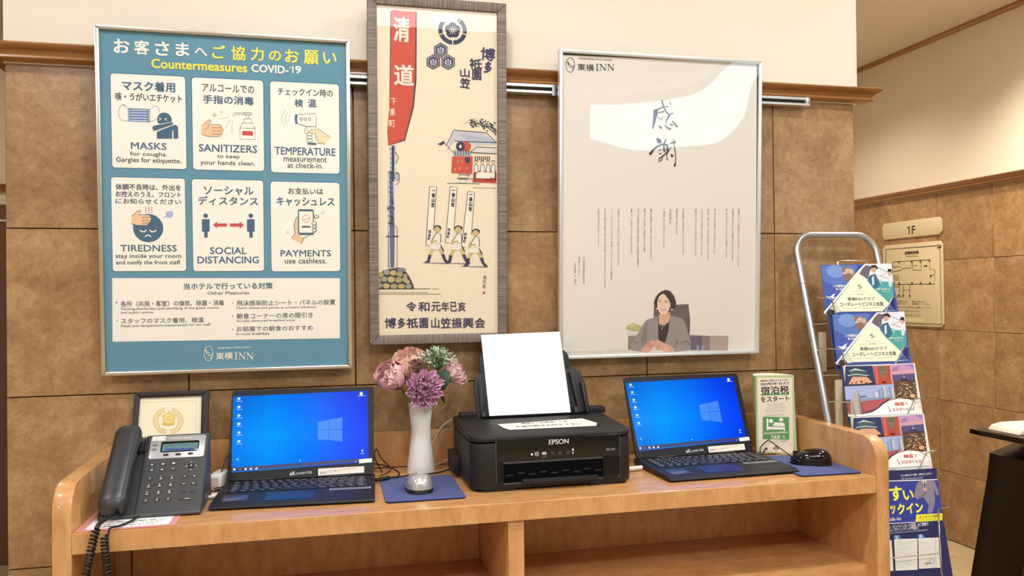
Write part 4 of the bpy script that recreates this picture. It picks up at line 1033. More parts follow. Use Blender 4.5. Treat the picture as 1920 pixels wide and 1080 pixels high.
('printed_picture','L','4a2e2a',8,[(2765,1581),(2798,1600),(2837,1584)],16),
('printed_picture','L','4a2e2a',8,[(2941,1560),(2984,1580),(3033,1562)],16),
('printed_picture','L','6a4a3a',8,[(2761,1634),(2842,1643)],10),
('printed_picture','L','6a4a3a',8,[(2934,1623),(3037,1616)],10),
('printed_picture','L','b88468',8,[(2884,1557),(2870,1481),(2925,1476)],12),
('printed_picture','P','a04a44',8,[(2809,1415),(2895,1401),(2989,1413),(2956,1366),(2895,1351),(2834,1371)]),
('printed_picture','P','fbf6f0',9,[(2826,1407),(2895,1393),(2977,1405),(2946,1381),(2895,1372),(2844,1384)]),
('printed_picture','C','f4f0ea',8,2718,1394,22,21),
('printed_picture','C','f4f0ea',8,3157,1366,25,23),
('printed_picture','P','dca48a',6,[(2262,297),(2413,407),(2555,536),(2697,514),(2657,400),(2576,307),(2475,205),(2293,220)]),
('printed_picture','P','e2b096',7,[(2656,496),(2758,550),(2902,451),(3148,350),(3231,252),(3170,196),(2944,202),(2821,282),(2678,305)]),
('printed_picture','L','b07a64',8,[(2474,462),(2617,382)],12),
('printed_picture','L','b07a64',8,[(2464,405),(2597,326)],12),
('printed_picture','L','b07a64',8,[(2718,399),(2820,434)],12),
('printed_picture','L','b07a64',8,[(2698,342),(2841,377)],12),
('printed_picture','L','8a3a3a',8,[(3097,332),(3125,216)],10),
('printed_picture','P','e4d8c8',6,[(2516,233),(2903,270),(2985,201),(2496,186)]),
]),
'award': (((-0.345,-0.1,0.98),(1,0,0),(0,0.331375,0.943499)), [
('printed_ground','P','f1e6c8',0,[(-681,2057),(657,2054),(686,596),(-658,673)]),
('printed_picture','L','d8c898',1,[(-635,1990),(-281,1997),(538,1995),(581,1917),(599,1188)],8),
('printed_picture','L','d8c898',1,[(-635,1990),(-658,1885),(-640,1251)],8),
('printed_picture','P','dfb85c',2,[(-180,1774),(-127,1737),(-98,1732),(-126,1770)]),
('printed_picture','P','dfb85c',2,[(-180,1774),(-172,1835),(-138,1858),(-142,1812)]),
('printed_picture','P','dfb85c',2,[(-227,1744),(-168,1718),(-140,1718),(-174,1751)]),
('printed_picture','P','dfb85c',2,[(-227,1744),(-233,1807),(-205,1836),(-199,1790)]),
('printed_picture','P','dfb85c',2,[(-265,1705),(-203,1690),(-176,1697),(-216,1722)]),
('printed_picture','P','dfb85c',2,[(-265,1705),(-285,1766),(-264,1801),(-249,1756)]),
('printed_picture','P','dfb85c',2,[(-294,1658),(-231,1656),(-206,1668),(-250,1685)]),
('printed_picture','P','dfb85c',2,[(-294,1658),(-326,1715),(-314,1754),(-290,1712)]),
('printed_picture','P','dfb85c',2,[(-311,1605),(-250,1615),(-229,1633),(-275,1641)]),
('printed_picture','P','dfb85c',2,[(-311,1605),(-355,1656),(-351,1697),(-319,1660)]),
('printed_picture','P','dfb85c',2,[(-316,1549),(-260,1571),(-244,1593),(-289,1592)]),
('printed_picture','P','dfb85c',2,[(-316,1549),(-369,1592),(-374,1633),(-336,1603)]),
('printed_picture','P','dfb85c',2,[(-309,1492),(-260,1525),(-249,1550),(-292,1540)]),
('printed_picture','P','dfb85c',2,[(-309,1492),(-369,1525),(-383,1565),(-339,1542)]),
('printed_picture','P','dfb85c',2,[(-290,1437),(-250,1479),(-245,1507),(-284,1488)]),
('printed_picture','P','dfb85c',2,[(-290,1437),(-355,1458),(-376,1495),(-330,1481)]),
('printed_picture','P','dfb85c',2,[(-260,1386),(-231,1435),(-232,1464),(-265,1437)]),
('printed_picture','P','dfb85c',2,[(-260,1386),(-326,1394),(-355,1426),(-308,1422)]),
('printed_picture','P','dfb85c',2,[(-220,1341),(-203,1396),(-210,1424),(-237,1390)]),
('printed_picture','P','dfb85c',2,[(-220,1341),(-285,1336),(-320,1362),(-274,1368)]),
('printed_picture','P','dfb85c',2,[(-173,1304),(-168,1362),(-181,1389),(-199,1350)]),
('printed_picture','P','dfb85c',2,[(-173,1304),(-233,1286),(-272,1305),(-229,1320)]),
('printed_picture','P','dfb85c',2,[(-119,1276),(-128,1335),(-146,1359),(-155,1317)]),
('printed_picture','P','dfb85c',2,[(-119,1276),(-173,1247),(-214,1258),(-176,1282)]),
('printed_picture','P','dfb85c',2,[(-62,1260),(-83,1316),(-105,1337),(-105,1293)]),
('printed_picture','P','dfb85c',2,[(-62,1260),(-107,1220),(-149,1222),(-118,1254)]),
('printed_picture','P','dfb85c',2,[(85,1762),(36,1730),(7,1727),(31,1763)]),
('printed_picture','P','dfb85c',2,[(85,1762),(71,1825),(34,1851),(44,1804)]),
('printed_picture','P','dfb85c',2,[(135,1728),(79,1707),(50,1710),(81,1740)]),
('printed_picture','P','dfb85c',2,[(135,1728),(136,1791),(104,1823),(103,1776)]),
('printed_picture','P','dfb85c',2,[(178,1685),(117,1676),(89,1685),(127,1707)]),
('printed_picture','P','dfb85c',2,[(178,1685),(193,1745),(168,1782),(157,1738)]),
('printed_picture','P','dfb85c',2,[(212,1635),(148,1638),(122,1653),(165,1666)]),
('printed_picture','P','dfb85c',2,[(212,1635),(240,1690),(223,1730),(202,1690)]),
('printed_picture','P','dfb85c',2,[(234,1580),(172,1596),(149,1615),(194,1619)]),
('printed_picture','P','dfb85c',2,[(234,1580),(274,1628),(266,1670),(237,1635)]),
('printed_picture','P','dfb85c',2,[(245,1523),(186,1550),(167,1574),(213,1568)]),
('printed_picture','P','dfb85c',2,[(245,1523),(295,1561),(296,1602),(260,1575)]),
('printed_picture','P','dfb85c',2,[(243,1466),(190,1504),(177,1530),(222,1516)]),
('printed_picture','P','dfb85c',2,[(243,1466),(302,1493),(312,1532),(269,1514)]),
('printed_picture','P','dfb85c',2,[(230,1412),(185,1458),(177,1487),(219,1464)]),
('printed_picture','P','dfb85c',2,[(230,1412),(293,1427),(312,1462),(266,1453)]),
('printed_picture','P','dfb85c',2,[(204,1363),(170,1416),(168,1445),(205,1414)]),
('printed_picture','P','dfb85c',2,[(204,1363),(271,1365),(297,1395),(249,1395)]),
('printed_picture','P','dfb85c',2,[(168,1322),(146,1379),(150,1407),(180,1370)]),
('printed_picture','P','dfb85c',2,[(168,1322),(235,1310),(267,1333),(220,1344)]),
('printed_picture','P','dfb85c',2,[(124,1289),(114,1348),(124,1374),(146,1333)]),
('printed_picture','P','dfb85c',2,[(124,1289),(187,1265),(224,1280),(179,1300)]),
('printed_picture','P','dfb85c',2,[(72,1267),(75,1325),(91,1348),(104,1304)]),
('printed_picture','P','dfb85c',2,[(72,1267),(129,1232),(170,1238),(130,1266)]),
('printed_picture','P','dfb85c',2,[(16,1256),(32,1310),(52,1329),(56,1285)]),
('printed_picture','P','dfb85c',2,[(16,1256),(65,1211),(108,1209),(73,1244)]),
('printed_picture','P','e6c678',2,[(-185,1672),(-88,1699),(-32,1772),(31,1694),(132,1657),(107,1552),(103,1424),(-163,1437),(-150,1564)]),
('printed_picture','C','efd896',3,-33,1580,95,102),
('printed_picture','T','dfb85c',4,'G',-32,1580,99,107,0.02,0),
('printed_picture','P','dfb85c',4,[(-185,1481),(121,1466),(64,1416),(-123,1425)]),
('printed_picture','P','f7ecc8',3,[(-110,1361),(67,1352),(-19,1293)]),
]),
'tax': (((1.207,-0.145,0.979),(1,0,0),(0,0.05705,0.998371)), [
('printed_ground','P','b4cc8c',0,[(-598,2102),(549,2063),(474,-68),(-672,59)]),
('printed_ground','P','efe3cf',1,[(-554,2046),(488,2010),(433,-24),(-614,87)]),
('lettering','T','2c2a28',3,'福岡市内に宿泊されるみなさまへ',-38,1949,857,51,0.01,0),
('lettering','T','2c2a28',3,'2020年4月1日より',-46,1866,864,77,0.02,0),
('lettering','T','2c2a28',3,'宿泊税',-47,1693,849,217,0.02,0),
('lettering','R','5c9a52',2,-478,1553,371,1591,0),
('lettering','T','2c2a28',3,'をスタート',-56,1454,855,146,0.02,0),
('lettering','T','5a5450',3,'The accommodation tax applies to',-47,1323,552,25,0,0),
('lettering','T','5a5450',3,'all guests staying in the city',-59,1273,499,25,0,0),
('lettering','T','5a5450',3,'from the first of April',-52,1221,588,25,0,0),
('lettering','T','5a5450',3,'Please pay at the front desk',-64,1171,605,25,0,0),
('lettering','T','5a5450',3,'Thank you for your understanding',-63,1120,562,25,0,0),
('lettering','T','5c9a52',3,'FUKUOKA CITY',-66,1021,523,44,0,0),
('lettering','P','5c9a52',2,[(-447,994),(339,943),(315,338),(-476,395)]),
('printed_picture','P','fdf6ea',3,[(-333,935),(-283,933),(-294,718),(207,678),(202,583),(163,584),(165,616),(-297,648),(-298,623),(-348,625)]),
('printed_picture','C','fdf6ea',3,-205,866,64,54),
('printed_picture','P','fdf6ea',3,[(-96,829),(195,796),(205,700),(-140,726)]),
('printed_picture','P','fdf6ea',3,[(-175,744),(-99,835),(-82,828),(-105,731)]),
('printed_picture','P','fdf6ea',3,[(59,936),(145,926),(176,848),(20,862)]),
('printed_picture','L','fdf6ea',3,[(98,858),(96,810)],18),
('lettering','T','fdf6ea',3,'Accommodation',-77,552,711,70,0.015,0),
('lettering','T','fdf6ea',3,'TAX',-91,431,284,98,0.035,0),
('lettering','T','fdf6ea',3,'2020',151,420,107,82,0,0),
('lettering','T','5c9a52',3,'2020.4.1 TO START',-54,307,639,51,0,0),
('lettering','P','2c2a28',2,[(-87,226),(-59,161),(-3,127),(-4,108),(-182,117),(-181,136),(-122,165)]),
('lettering','C','efe3cf',3,-92,131,32,28),
('lettering','C','2c2a28',4,-92,131,18,16),
('lettering','T','2c2a28',3,'福岡市',-87,84,92,32,0,0),
]),
'floorsign': (((3.451,2.326,1.73),(0,-1,0),(0,0,1)), [
('lettering','L','26221c',3,[(2262,580),(2420,676),(2410,221)],87),
('lettering','T','26221c',3,'F',2789,442,286,486,0.012,0),
]),
'map': (((3.453,2.324,1.2),(0,-1,0),(0,0,1)), [
('lettering','T','2a261e',3,'避難経路図',2550,4388,1180,190,0.02,0),
('lettering','T','2a261e',3,'Evacuation Route',2562,4184,959,81,0,0),
('lettering','T','2a261e',3,'・非常口 Exit',1667,1470,1043,90,0,0),
('lettering','T','2a261e',3,'■消火器 Ext',3067,1463,986,87,0,0),
('lettering','T','2a261e',3,'・現在地 Here',1590,1331,896,90,0,0),
('lettering','T','2a261e',3,'■避難ハッチ Hatch',3301,1331,1461,87,0,0),
('lettering','T','2a261e',3,'火災のときは非常口から避難してください',2641,1117,3007,88,0,0),
('lettering','T','2a261e',3,'エレベーターは使用しないでください',2155,905,2045,89,0,0),
('lettering','T','2a261e',3,'煙が多いときは姿勢を低くしてください',2205,654,2157,89,0,0),
('lettering','R','dccf9c',2,1869,262,3537,485,0),
('printed_picture','L','2a261e',3,[(164,45),(270,4708),(4604,4677)],42),
('printed_picture','L','2a261e',3,[(4836,4436),(4876,177),(166,152)],35),
('printed_picture','C','2a261e',2,4761,4609,192,156),
('printed_picture','C','d8c8a4',3,4761,4609,166,136),
('printed_picture','L','2a261e',4,[(4675,4718),(4759,4518)],62),
('printed_picture','L','2a261e',4,[(4759,4518),(4885,4692)],70),
('printed_picture','L','2a261e',4,[(4759,4518),(4936,4598)],44),
('printed_picture','L','2a261e',3,[(874,3902),(4024,3902),(4038,3328),(4397,3317),(4397,2486),(863,2500)],31),
('printed_picture','L','2a261e',3,[(874,3902),(863,2500)],31),
('printed_picture','L','2a261e',3,[(888,3593),(1545,3583)],31),
('printed_picture','L','2a261e',3,[(932,3311),(1670,3372),(1694,3578)],31),
('printed_picture','L','2a261e',3,[(1791,3471),(2532,3480),(2541,3887)],30),
('printed_picture','L','2a261e',3,[(2634,3747),(2644,3340),(3341,3318),(3334,3819)],29),
('printed_picture','L','2a261e',3,[(4031,2999),(4391,3023)],27),
('printed_picture','L','2a261e',3,[(1471,2512),(1476,1853)],30),
('printed_picture','L','2a261e',3,[(1789,2472),(1775,1853)],30),
('printed_picture','L','2a261e',3,[(2356,2498),(2342,1851)],29),
('printed_picture','L','2a261e',3,[(1782,2162),(2349,2158)],20),
('printed_picture','L','2a261e',3,[(860,2381),(1448,2373)],31),
('printed_picture','R','2a261e',4,1391,3802,1511,3926,0),
('printed_picture','R','2a261e',4,2492,3791,2608,3913,0),
('printed_picture','R','2a261e',4,3223,3788,3334,3908,0),
('printed_picture','R','2a261e',4,3968,3790,4077,3908,0),
('printed_picture','R','2a261e',4,885,2513,1008,2639,0),
('printed_picture','R','2a261e',4,1382,2505,1502,2630,0),
('printed_picture','R','2a261e',4,2502,2502,2617,2624,0),
('printed_picture','R','2a261e',4,3232,2497,3343,2618,0),
('printed_picture','R','2a261e',4,3976,2492,4085,2611,0),
('printed_picture','R','2a261e',4,1714,1742,1833,1866,0),
('printed_picture','R','2a261e',4,2292,1742,2408,1865,0),
('printed_picture','R','2a261e',4,1274,1756,1475,1867,0),
('printed_picture','R','2a261e',4,3560,3519,3834,3585,0),
('printed_picture','R','2a261e',4,4030,2886,4138,2998,0),
('printed_picture','L','8a6a4a',3,[(906,3060),(1433,3060)],20),
('printed_picture','L','8a6a4a',3,[(905,2990),(1432,2991)],20),
('printed_picture','L','8a6a4a',3,[(903,2920),(1430,2921)],20),
('printed_picture','L','8a6a4a',3,[(902,2850),(1429,2852)],20),
('printed_picture','L','8a6a4a',3,[(900,2780),(1427,2783)],20),
('printed_picture','T','2a261e',3,'EV',2916,3614,208,81,0,0),
]),
'club': (((1.366,-0.115,1.4875),(1,0,0),(0,0.207952,0.978139)), [
('printed_ground','P','46589e',0,[(-55,-10),(2244,36),(2122,-1380),(-131,-1410)]),
('printed_picture','P','5a78c0',1,[(-33,-27),(1129,-5),(963,-313),(278,-933),(-36,-459)]),
('printed_picture','C','7a98d4',2,398,-190,282,187),
('printed_picture','P','4a5cae',2,[(-61,-442),(327,-630),(505,-801),(-105,-1360),(-123,-1360)]),
('printed_picture','P','8c6c62',3,[(627,-55),(849,-90),(1002,-193),(1066,-262),(873,-397),(705,-498),(602,-327)]),
('printed_picture','L','e2ccbc',4,[(613,-259),(829,-209),(963,-313)],41),
('printed_picture','L','c8a894',4,[(659,-209),(869,-192),(963,-313)],41),
('printed_picture','L','e2ccbc',4,[(705,-158),(910,-176),(963,-313)],42),
('printed_picture','L','c8a894',4,[(751,-106),(951,-159),(963,-313)],42),
('printed_picture','P','e6e8ee',3,[(1362,21),(2243,30),(2197,-492),(2097,-938),(1932,-1106),(1085,-262)]),
('printed_picture','P','6e6670',4,[(1358,-5),(1544,-40),(1399,-435),(1142,-262)]),
('printed_picture','P','3c6c8a',5,[(1374,-469),(1458,-315),(1658,-265),(1777,-575),(1580,-710)]),
('printed_picture','P','d8e4ea',6,[(1525,-367),(1598,-333),(1566,-573),(1503,-607)]),
('printed_picture','C','cfa68c',6,1614,-136,73,95),
('printed_picture','P','34302e',7,[(1503,-109),(1566,-23),(1704,-6),(1769,-76),(1736,-153),(1671,-84),(1554,-92),(1510,-178)]),
('printed_picture','C','d2aa92',6,2121,-250,54,73),
('printed_picture','P','222024',7,[(2056,-198),(2109,-120),(2203,-138),(2199,-268),(2153,-198),(2082,-215)]),
('printed_picture','L','a8b0b8',4,[(1749,-76),(2089,-233)],27),
('printed_picture','L','b6bcc4',4,[(1745,-317),(2058,-405)],31),
('printed_picture','L','9aa2ac',4,[(1800,-335),(2028,-250)],15),
('printed_picture','P','54a4a4',4,[(1358,-452),(2194,-510),(2135,-938),(1951,-1106),(1510,-675)]),
('printed_picture','P','9ccaca',5,[(1724,-437),(1820,-438),(1815,-575),(1719,-575)]),
('printed_picture','P','c8e0e4',6,[(2042,-440),(2178,-492),(2111,-647),(2034,-646)]),
('printed_picture','P','2c3084',4,[(2094,-955),(2158,-921),(2116,-1363),(1986,-1124)]),
('printed_picture','L','f2f2ee',7,[(-152,-1368),(1069,-245),(1380,12)],48),
('printed_picture','P','f3f2d6',8,[(1085,-262),(1948,-1123),(1640,-1347),(408,-1336),(259,-1050)]),
('printed_picture','L','f2f2ee',9,[(1948,-1123),(1657,-1356)],31),
('printed_picture','P','d8d6c4',8,[(259,-1050),(408,-1336),(208,-1366),(56,-1280),(-31,-1362),(-131,-1410)]),
('printed_picture','C','3a3a3c',9,61,-1363,129,99),
('printed_picture','P','e4ecf4',5,[(-30,-887),(96,-914),(178,-864),(299,-807),(207,-915),(286,-941),(102,-989)]),
('printed_picture','L','c4cad8',7,[(1755,-1340),(1958,-1174),(2103,-1329),(1774,-1341)],19),
('lettering','T','3c3a34',10,'東横INNクラブ',1071,-984,862,101,0.012,0),
('lettering','T','3c3a34',10,'コーポレートビジネス会員',1067,-1132,1379,126,0.012,0),
('lettering','T','7a7458',10,'Toyoko Inn Club Corporate Business Member',1049,-1248,1175,34,0,0),
('lettering','T','6a6650',10,'toyoko-inn.com',1060,-777,425,25,0,0),
('lettering','T','8a8468',10,'法人契約',1066,-853,236,42,0,0),
('lettering','L','a8a484',10,[(664,-861),(899,-859)],6),
('lettering','L','a8a484',10,[(1270,-848),(1490,-845)],6),
('lettering','T','4a4a40',10,'S',1085,-629,123,119,0.0,20),
('lettering','T','fdf6ea',10,'この看板の',443,-610,392,76,0.02,0),
('lettering','T','fdf6ea',10,'賢い味方',447,-699,261,51,0.02,0),
('lettering','T','fdf6ea',10,'出張でも安心の',1830,-712,461,51,0.02,0),
('lettering','T','fdf6ea',10,'サポート',1918,-783,279,38,0.02,0),
]),
'korea': (((1.373,-0.196,1.2135),(1,0,0),(0,0.207952,0.978139)), [
('printed_ground','P','f6f2ea',0,[(33,-17),(2173,-19),(2124,-1366),(-89,-1354)]),
('printed_picture','P','2c3462',1,[(42,-18),(882,-28),(882,-550),(-55,-555)]),
('printed_picture','P','c8d4d0',3,[(101,-155),(331,-83),(682,-174),(332,-131)]),
('printed_picture','P','4c5c5c',2,[(146,-157),(325,-123),(671,-182),(663,-230),(152,-229)]),
('printed_picture','P','d0d8d4',3,[(66,-258),(351,-236),(727,-280),(706,-296),(347,-259),(72,-277)]),
('printed_picture','P','46525a',2,[(65,-266),(347,-261),(716,-293),(655,-326),(102,-315)]),
('printed_picture','P','e0a684',3,[(211,-311),(646,-325),(804,-475),(541,-513),(52,-504)]),
('printed_picture','P','2c1c22',4,[(-39,-511),(359,-510),(893,-486),(882,-550),(-46,-555)]),
('printed_picture','C','3c2820',5,167,-468,29,16),
('printed_picture','C','3c2820',5,461,-447,29,32),
('printed_picture','C','3c2820',5,601,-484,29,16),
('printed_picture','C','3c2820',5,293,-473,29,16),
('printed_picture','P','c0443c',4,[(889,-36),(1399,-36),(1410,-545),(881,-554)]),
('printed_picture','P','7c7460',5,[(1035,-49),(1361,-43),(1174,-360),(1095,-389)]),
('printed_picture','P','b0503c',5,[(1174,-360),(1358,-59),(1378,-512),(1222,-506),(1175,-456)]),
('printed_picture','P','2c1c1c',6,[(1072,-517),(1222,-506),(1228,-474),(1099,-469)]),
('printed_picture','L','e49488',6,[(952,-46),(919,-527)],15),
('printed_picture','L','e49488',6,[(998,-48),(965,-529)],15),
('printed_picture','L','e49488',6,[(1414,-61),(1378,-544)],15),
('printed_picture','L','e49488',6,[(1451,-62),(1415,-545)],15),
('printed_picture','L','4c4c40',7,[(1054,-98),(1277,-97)],15),
('printed_picture','L','4c4c40',7,[(1081,-155),(1248,-153)],15),
('printed_picture','P','9c80b8',4,[(1401,-28),(2169,-22),(2143,-377),(1430,-433)]),
('printed_picture','P','c79cc4',5,[(1407,-44),(1924,-36),(2148,-149),(2142,-231),(1397,-254)]),
('printed_picture','P','d8a4b0',6,[(1443,-207),(2170,-183),(2152,-280),(1438,-288)]),
('printed_picture','P','5c5080',6,[(1444,-304),(2158,-280),(2134,-474),(1440,-482)]),
('printed_picture','P','3c3454',7,[(1624,-440),(1785,-381),(1891,-417),(1919,-466)]),
('printed_picture','P','f2e8f2',8,[(1774,-389),(1806,-349),(1823,-395)]),
('printed_picture','L','d8cce0',8,[(1800,-349),(1811,-268)],7),
('printed_picture','L','6c4c78',7,[(1459,-168),(1662,-134)],13),
('printed_picture','L','6c4c78',7,[(1463,-200),(1635,-178)],13),
('printed_picture','L','6c4c78',7,[(1495,-128),(1688,-94)],13),
('printed_picture','P','5c4030',6,[(1443,-466),(2144,-450),(2121,-990),(1987,-1000),(1663,-939),(1420,-945)]),
('printed_picture','R','403028',7,1841,-859,1894,-832,0),
('printed_picture','R','e8c088',7,1880,-762,1936,-738,0),
('printed_picture','R','e8c088',7,1848,-920,1868,-903,0),
('printed_picture','R','f4dcb0',7,1717,-561,1744,-538,0),
('printed_picture','R','6c5448',7,1577,-911,1628,-899,0),
('printed_picture','R','6c5448',7,1450,-771,1486,-760,0),
('printed_picture','R','e8c088',7,1389,-840,1450,-828,0),
('printed_picture','R','e8c088',7,1579,-941,1620,-920,0),
('printed_picture','R','f4dcb0',7,1500,-947,1524,-919,0),
('printed_picture','R','c89058',7,1637,-663,1659,-652,0),
('printed_picture','R','403028',7,1622,-877,1665,-857,0),
('printed_picture','R','9c6c44',7,1669,-649,1723,-631,0),
('printed_picture','R','c89058',7,1544,-712,1567,-699,0),
('printed_picture','R','f4dcb0',7,2114,-688,2149,-668,0),
('printed_picture','R','e8c088',7,1668,-760,1683,-751,0),
('printed_picture','R','6c5448',7,1825,-939,1846,-926,0),
('printed_picture','R','6c5448',7,2110,-681,2142,-662,0),
('printed_picture','R','9c6c44',7,1737,-775,1790,-759,0),
('printed_picture','R','a47c5c',7,1397,-920,1417,-905,0),
('printed_picture','R','c89058',7,1700,-581,1728,-558,0),
('printed_picture','R','e8c088',7,1650,-642,1674,-632,0),
('printed_picture','R','c89058',7,1950,-664,1988,-641,0),
('printed_picture','R','a47c5c',7,2127,-761,2162,-748,0),
('printed_picture','R','403028',7,1679,-615,1725,-604,0),
('printed_picture','R','403028',7,1432,-715,1487,-704,0),
('printed_picture','R','e8c088',7,1850,-574,1908,-557,0),
('printed_picture','R','f4dcb0',7,1753,-575,1809,-561,0),
('printed_picture','R','f4dcb0',7,2072,-804,2095,-785,0),
('printed_picture','R','e8c088',7,1926,-661,1954,-643,0),
('printed_picture','R','f4dcb0',7,1463,-864,1503,-852,0),
('printed_picture','R','a47c5c',7,2069,-605,2108,-586,0),
('printed_picture','R','403028',7,2053,-692,2106,-668,0),
('printed_picture','R','403028',7,1875,-533,1905,-513,0),
('printed_picture','R','9c6c44',7,1612,-730,1664,-708,0),
('printed_picture','R','f4dcb0',7,2121,-686,2144,-661,0),
('printed_picture','R','6c5448',7,1827,-627,1874,-610,0),
('printed_picture','R','9c6c44',7,1758,-811,1790,-797,0),
('printed_picture','R','6c5448',7,1918,-898,1950,-873,0),
('printed_picture','R','e8c088',7,2046,-722,2079,-707,0),
('printed_picture','R','f4dcb0',7,1820,-599,1876,-571,0),
('printed_picture','R','a47c5c',7,1648,-542,1695,-526,0),
('printed_picture','R','a47c5c',7,1971,-781,2018,-764,0),
('printed_picture','R','e8c088',7,1779,-914,1807,-885,0),
('printed_picture','R','403028',7,1529,-697,1575,-684,0),
('printed_picture','R','e8c088',7,1519,-837,1581,-809,0),
('printed_picture','R','e8c088',7,1476,-555,1506,-544,0),
('printed_picture','R','c89058',7,1814,-705,1846,-683,0),
('printed_picture','R','f4dcb0',7,1861,-613,1919,-605,0),
('printed_picture','R','a47c5c',7,2074,-914,2131,-892,0),
('printed_picture','R','a47c5c',7,1719,-519,1763,-509,0),
('printed_picture','R','e8c088',7,1744,-936,1773,-921,0),
('printed_picture','R','e8c088',7,1687,-873,1733,-857,0),
('printed_picture','R','e8c088',7,1531,-670,1569,-658,0),
('printed_picture','R','c89058',7,1865,-665,1923,-657,0),
('printed_picture','R','a47c5c',7,1610,-915,1651,-901,0),
('printed_picture','R','403028',7,1687,-700,1713,-686,0),
('printed_picture','R','9c6c44',7,1645,-943,1704,-922,0),
('printed_picture','R','9c6c44',7,1966,-645,1994,-637,0),
('printed_picture','R','a47c5c',7,1784,-635,1822,-624,0),
('printed_picture','R','f4dcb0',7,2133,-629,2150,-618,0),
('printed_picture','R','6c5448',7,1413,-748,1441,-721,0),
('printed_picture','R','9c6c44',7,1434,-726,1489,-703,0),
('printed_picture','R','a47c5c',7,1611,-784,1649,-762,0),
('printed_picture','R','9c6c44',7,2019,-917,2034,-907,0),
('printed_picture','R','f4dcb0',7,1810,-666,1839,-647,0),
('printed_picture','R','c89058',7,1647,-808,1701,-797,0),
('printed_picture','R','a47c5c',7,1594,-720,1652,-694,0),
('printed_picture','R','403028',7,1551,-700,1605,-680,0),
('printed_picture','R','f4dcb0',7,1913,-812,1951,-785,0),
('printed_picture','R','f4dcb0',7,1738,-827,1788,-801,0),
('printed_picture','R','f4dcb0',7,2051,-557,2106,-534,0),
('printed_picture','R','e8c088',7,1820,-803,1858,-788,0),
('printed_picture','R','e8c088',7,1752,-756,1791,-741,0),
('printed_picture','R','9c6c44',7,1713,-759,1730,-736,0),
('printed_picture','R','403028',7,1983,-868,2030,-859,0),
('printed_picture','R','c89058',7,1756,-543,1790,-525,0),
('printed_picture','R','403028',7,2046,-631,2092,-603,0),
('printed_picture','R','e8c088',7,2020,-969,2069,-952,0),
('printed_picture','R','c89058',7,1860,-705,1883,-684,0),
('printed_picture','R','a47c5c',7,1800,-807,1850,-793,0),
('printed_picture','R','f4dcb0',7,1807,-841,1865,-831,0),
('printed_picture','R','403028',7,1458,-806,1497,-791,0),
('printed_picture','R','403028',7,1717,-529,1766,-518,0),
('printed_picture','R','e8c088',7,1920,-651,1980,-631,0),
('printed_picture','R','a47c5c',7,1594,-760,1621,-736,0),
('printed_picture','R','f4dcb0',7,2095,-889,2152,-871,0),
('printed_picture','R','403028',7,1521,-816,1567,-806,0),
('printed_picture','R','f4dcb0',7,1403,-886,1442,-869,0),
('printed_picture','R','c89058',7,2050,-746,2080,-721,0),
('printed_picture','R','f4dcb0',7,1811,-697,1867,-670,0),
('printed_picture','R','403028',7,1927,-629,1948,-600,0),
('printed_picture','R','6c5448',7,1790,-606,1839,-591,0),
('printed_picture','R','f4dcb0',7,1592,-653,1636,-638,0),
('printed_picture','R','403028',7,1665,-830,1697,-816,0),
('printed_picture','R','a47c5c',7,1694,-895,1733,-875,0),
('printed_picture','R','e8c088',7,1590,-578,1608,-569,0),
('printed_picture','R','6c5448',7,1592,-524,1650,-506,0),
('printed_picture','R','f4dcb0',7,1666,-710,1695,-683,0),
('printed_picture','R','c89058',7,1645,-719,1669,-698,0),
('printed_picture','R','9c6c44',7,1690,-677,1747,-666,0),
('printed_picture','R','c89058',7,1461,-873,1511,-851,0),
('printed_picture','R','c89058',7,1798,-526,1857,-510,0),
('printed_picture','R','c89058',7,1894,-830,1932,-803,0),
('printed_picture','R','e8c088',7,1997,-662,2034,-649,0),
('printed_picture','R','a47c5c',7,1413,-824,1456,-803,0),
('printed_picture','R','f4dcb0',7,1661,-942,1693,-928,0),
('printed_picture','R','6c5448',7,1706,-540,1769,-523,0),
('printed_picture','R','f4dcb0',7,1568,-811,1627,-790,0),
('printed_picture','R','403028',7,1957,-641,1995,-623,0),
('printed_picture','R','a47c5c',7,1743,-542,1784,-514,0),
('printed_picture','R','6c5448',7,1783,-931,1833,-918,0),
('printed_picture','R','c89058',7,1730,-926,1747,-914,0),
('printed_picture','R','f4dcb0',7,1746,-870,1763,-845,0),
('printed_picture','R','e8c088',7,1666,-542,1683,-513,0),
('printed_picture','R','9c6c44',7,1904,-801,1928,-788,0),
('printed_picture','R','c89058',7,2021,-554,2084,-543,0),
('printed_picture','R','f4dcb0',7,2058,-620,2074,-601,0),
('printed_picture','R','c89058',7,1694,-848,1734,-837,0),
('printed_picture','R','e8c088',7,2091,-670,2128,-645,0),
('printed_picture','R','9c6c44',7,1841,-584,1880,-559,0),
('printed_picture','C','e4b878',8,1971,-887,84,51),
('printed_picture','P','a8b4e0',2,[(-73,-554),(1047,-556),(1428,-546),(1398,-865),(-99,-931)]),
('printed_picture','P','64708c',3,[(340,-839),(489,-813),(582,-856),(350,-886)]),
('printed_picture','P','8898b0',3,[(329,-901),(1396,-873),(1389,-912),(335,-973)]),
('printed_picture','R','a8b0c8',4,724,-879,782,-776,0),
('printed_picture','R','e0dcd8',4,836,-883,894,-749,0),
('printed_picture','R','8898b8',4,934,-887,992,-673,0),
('printed_picture','R','8898b8',4,1031,-890,1089,-613,0),
('printed_picture','R','c4c8d4',4,1105,-893,1164,-600,0),
('printed_picture','R','a8b0c8',4,1180,-896,1239,-587,0),
('printed_picture','R','8898b8',4,1270,-900,1329,-606,0),
('printed_picture','R','c4c8d4',4,1349,-903,1407,-657,0),
('printed_picture','P','a4464c',3,[(-111,-946),(334,-980),(1389,-912),(1115,-997),(903,-1162),(591,-1274),(296,-1308),(-61,-1292)]),
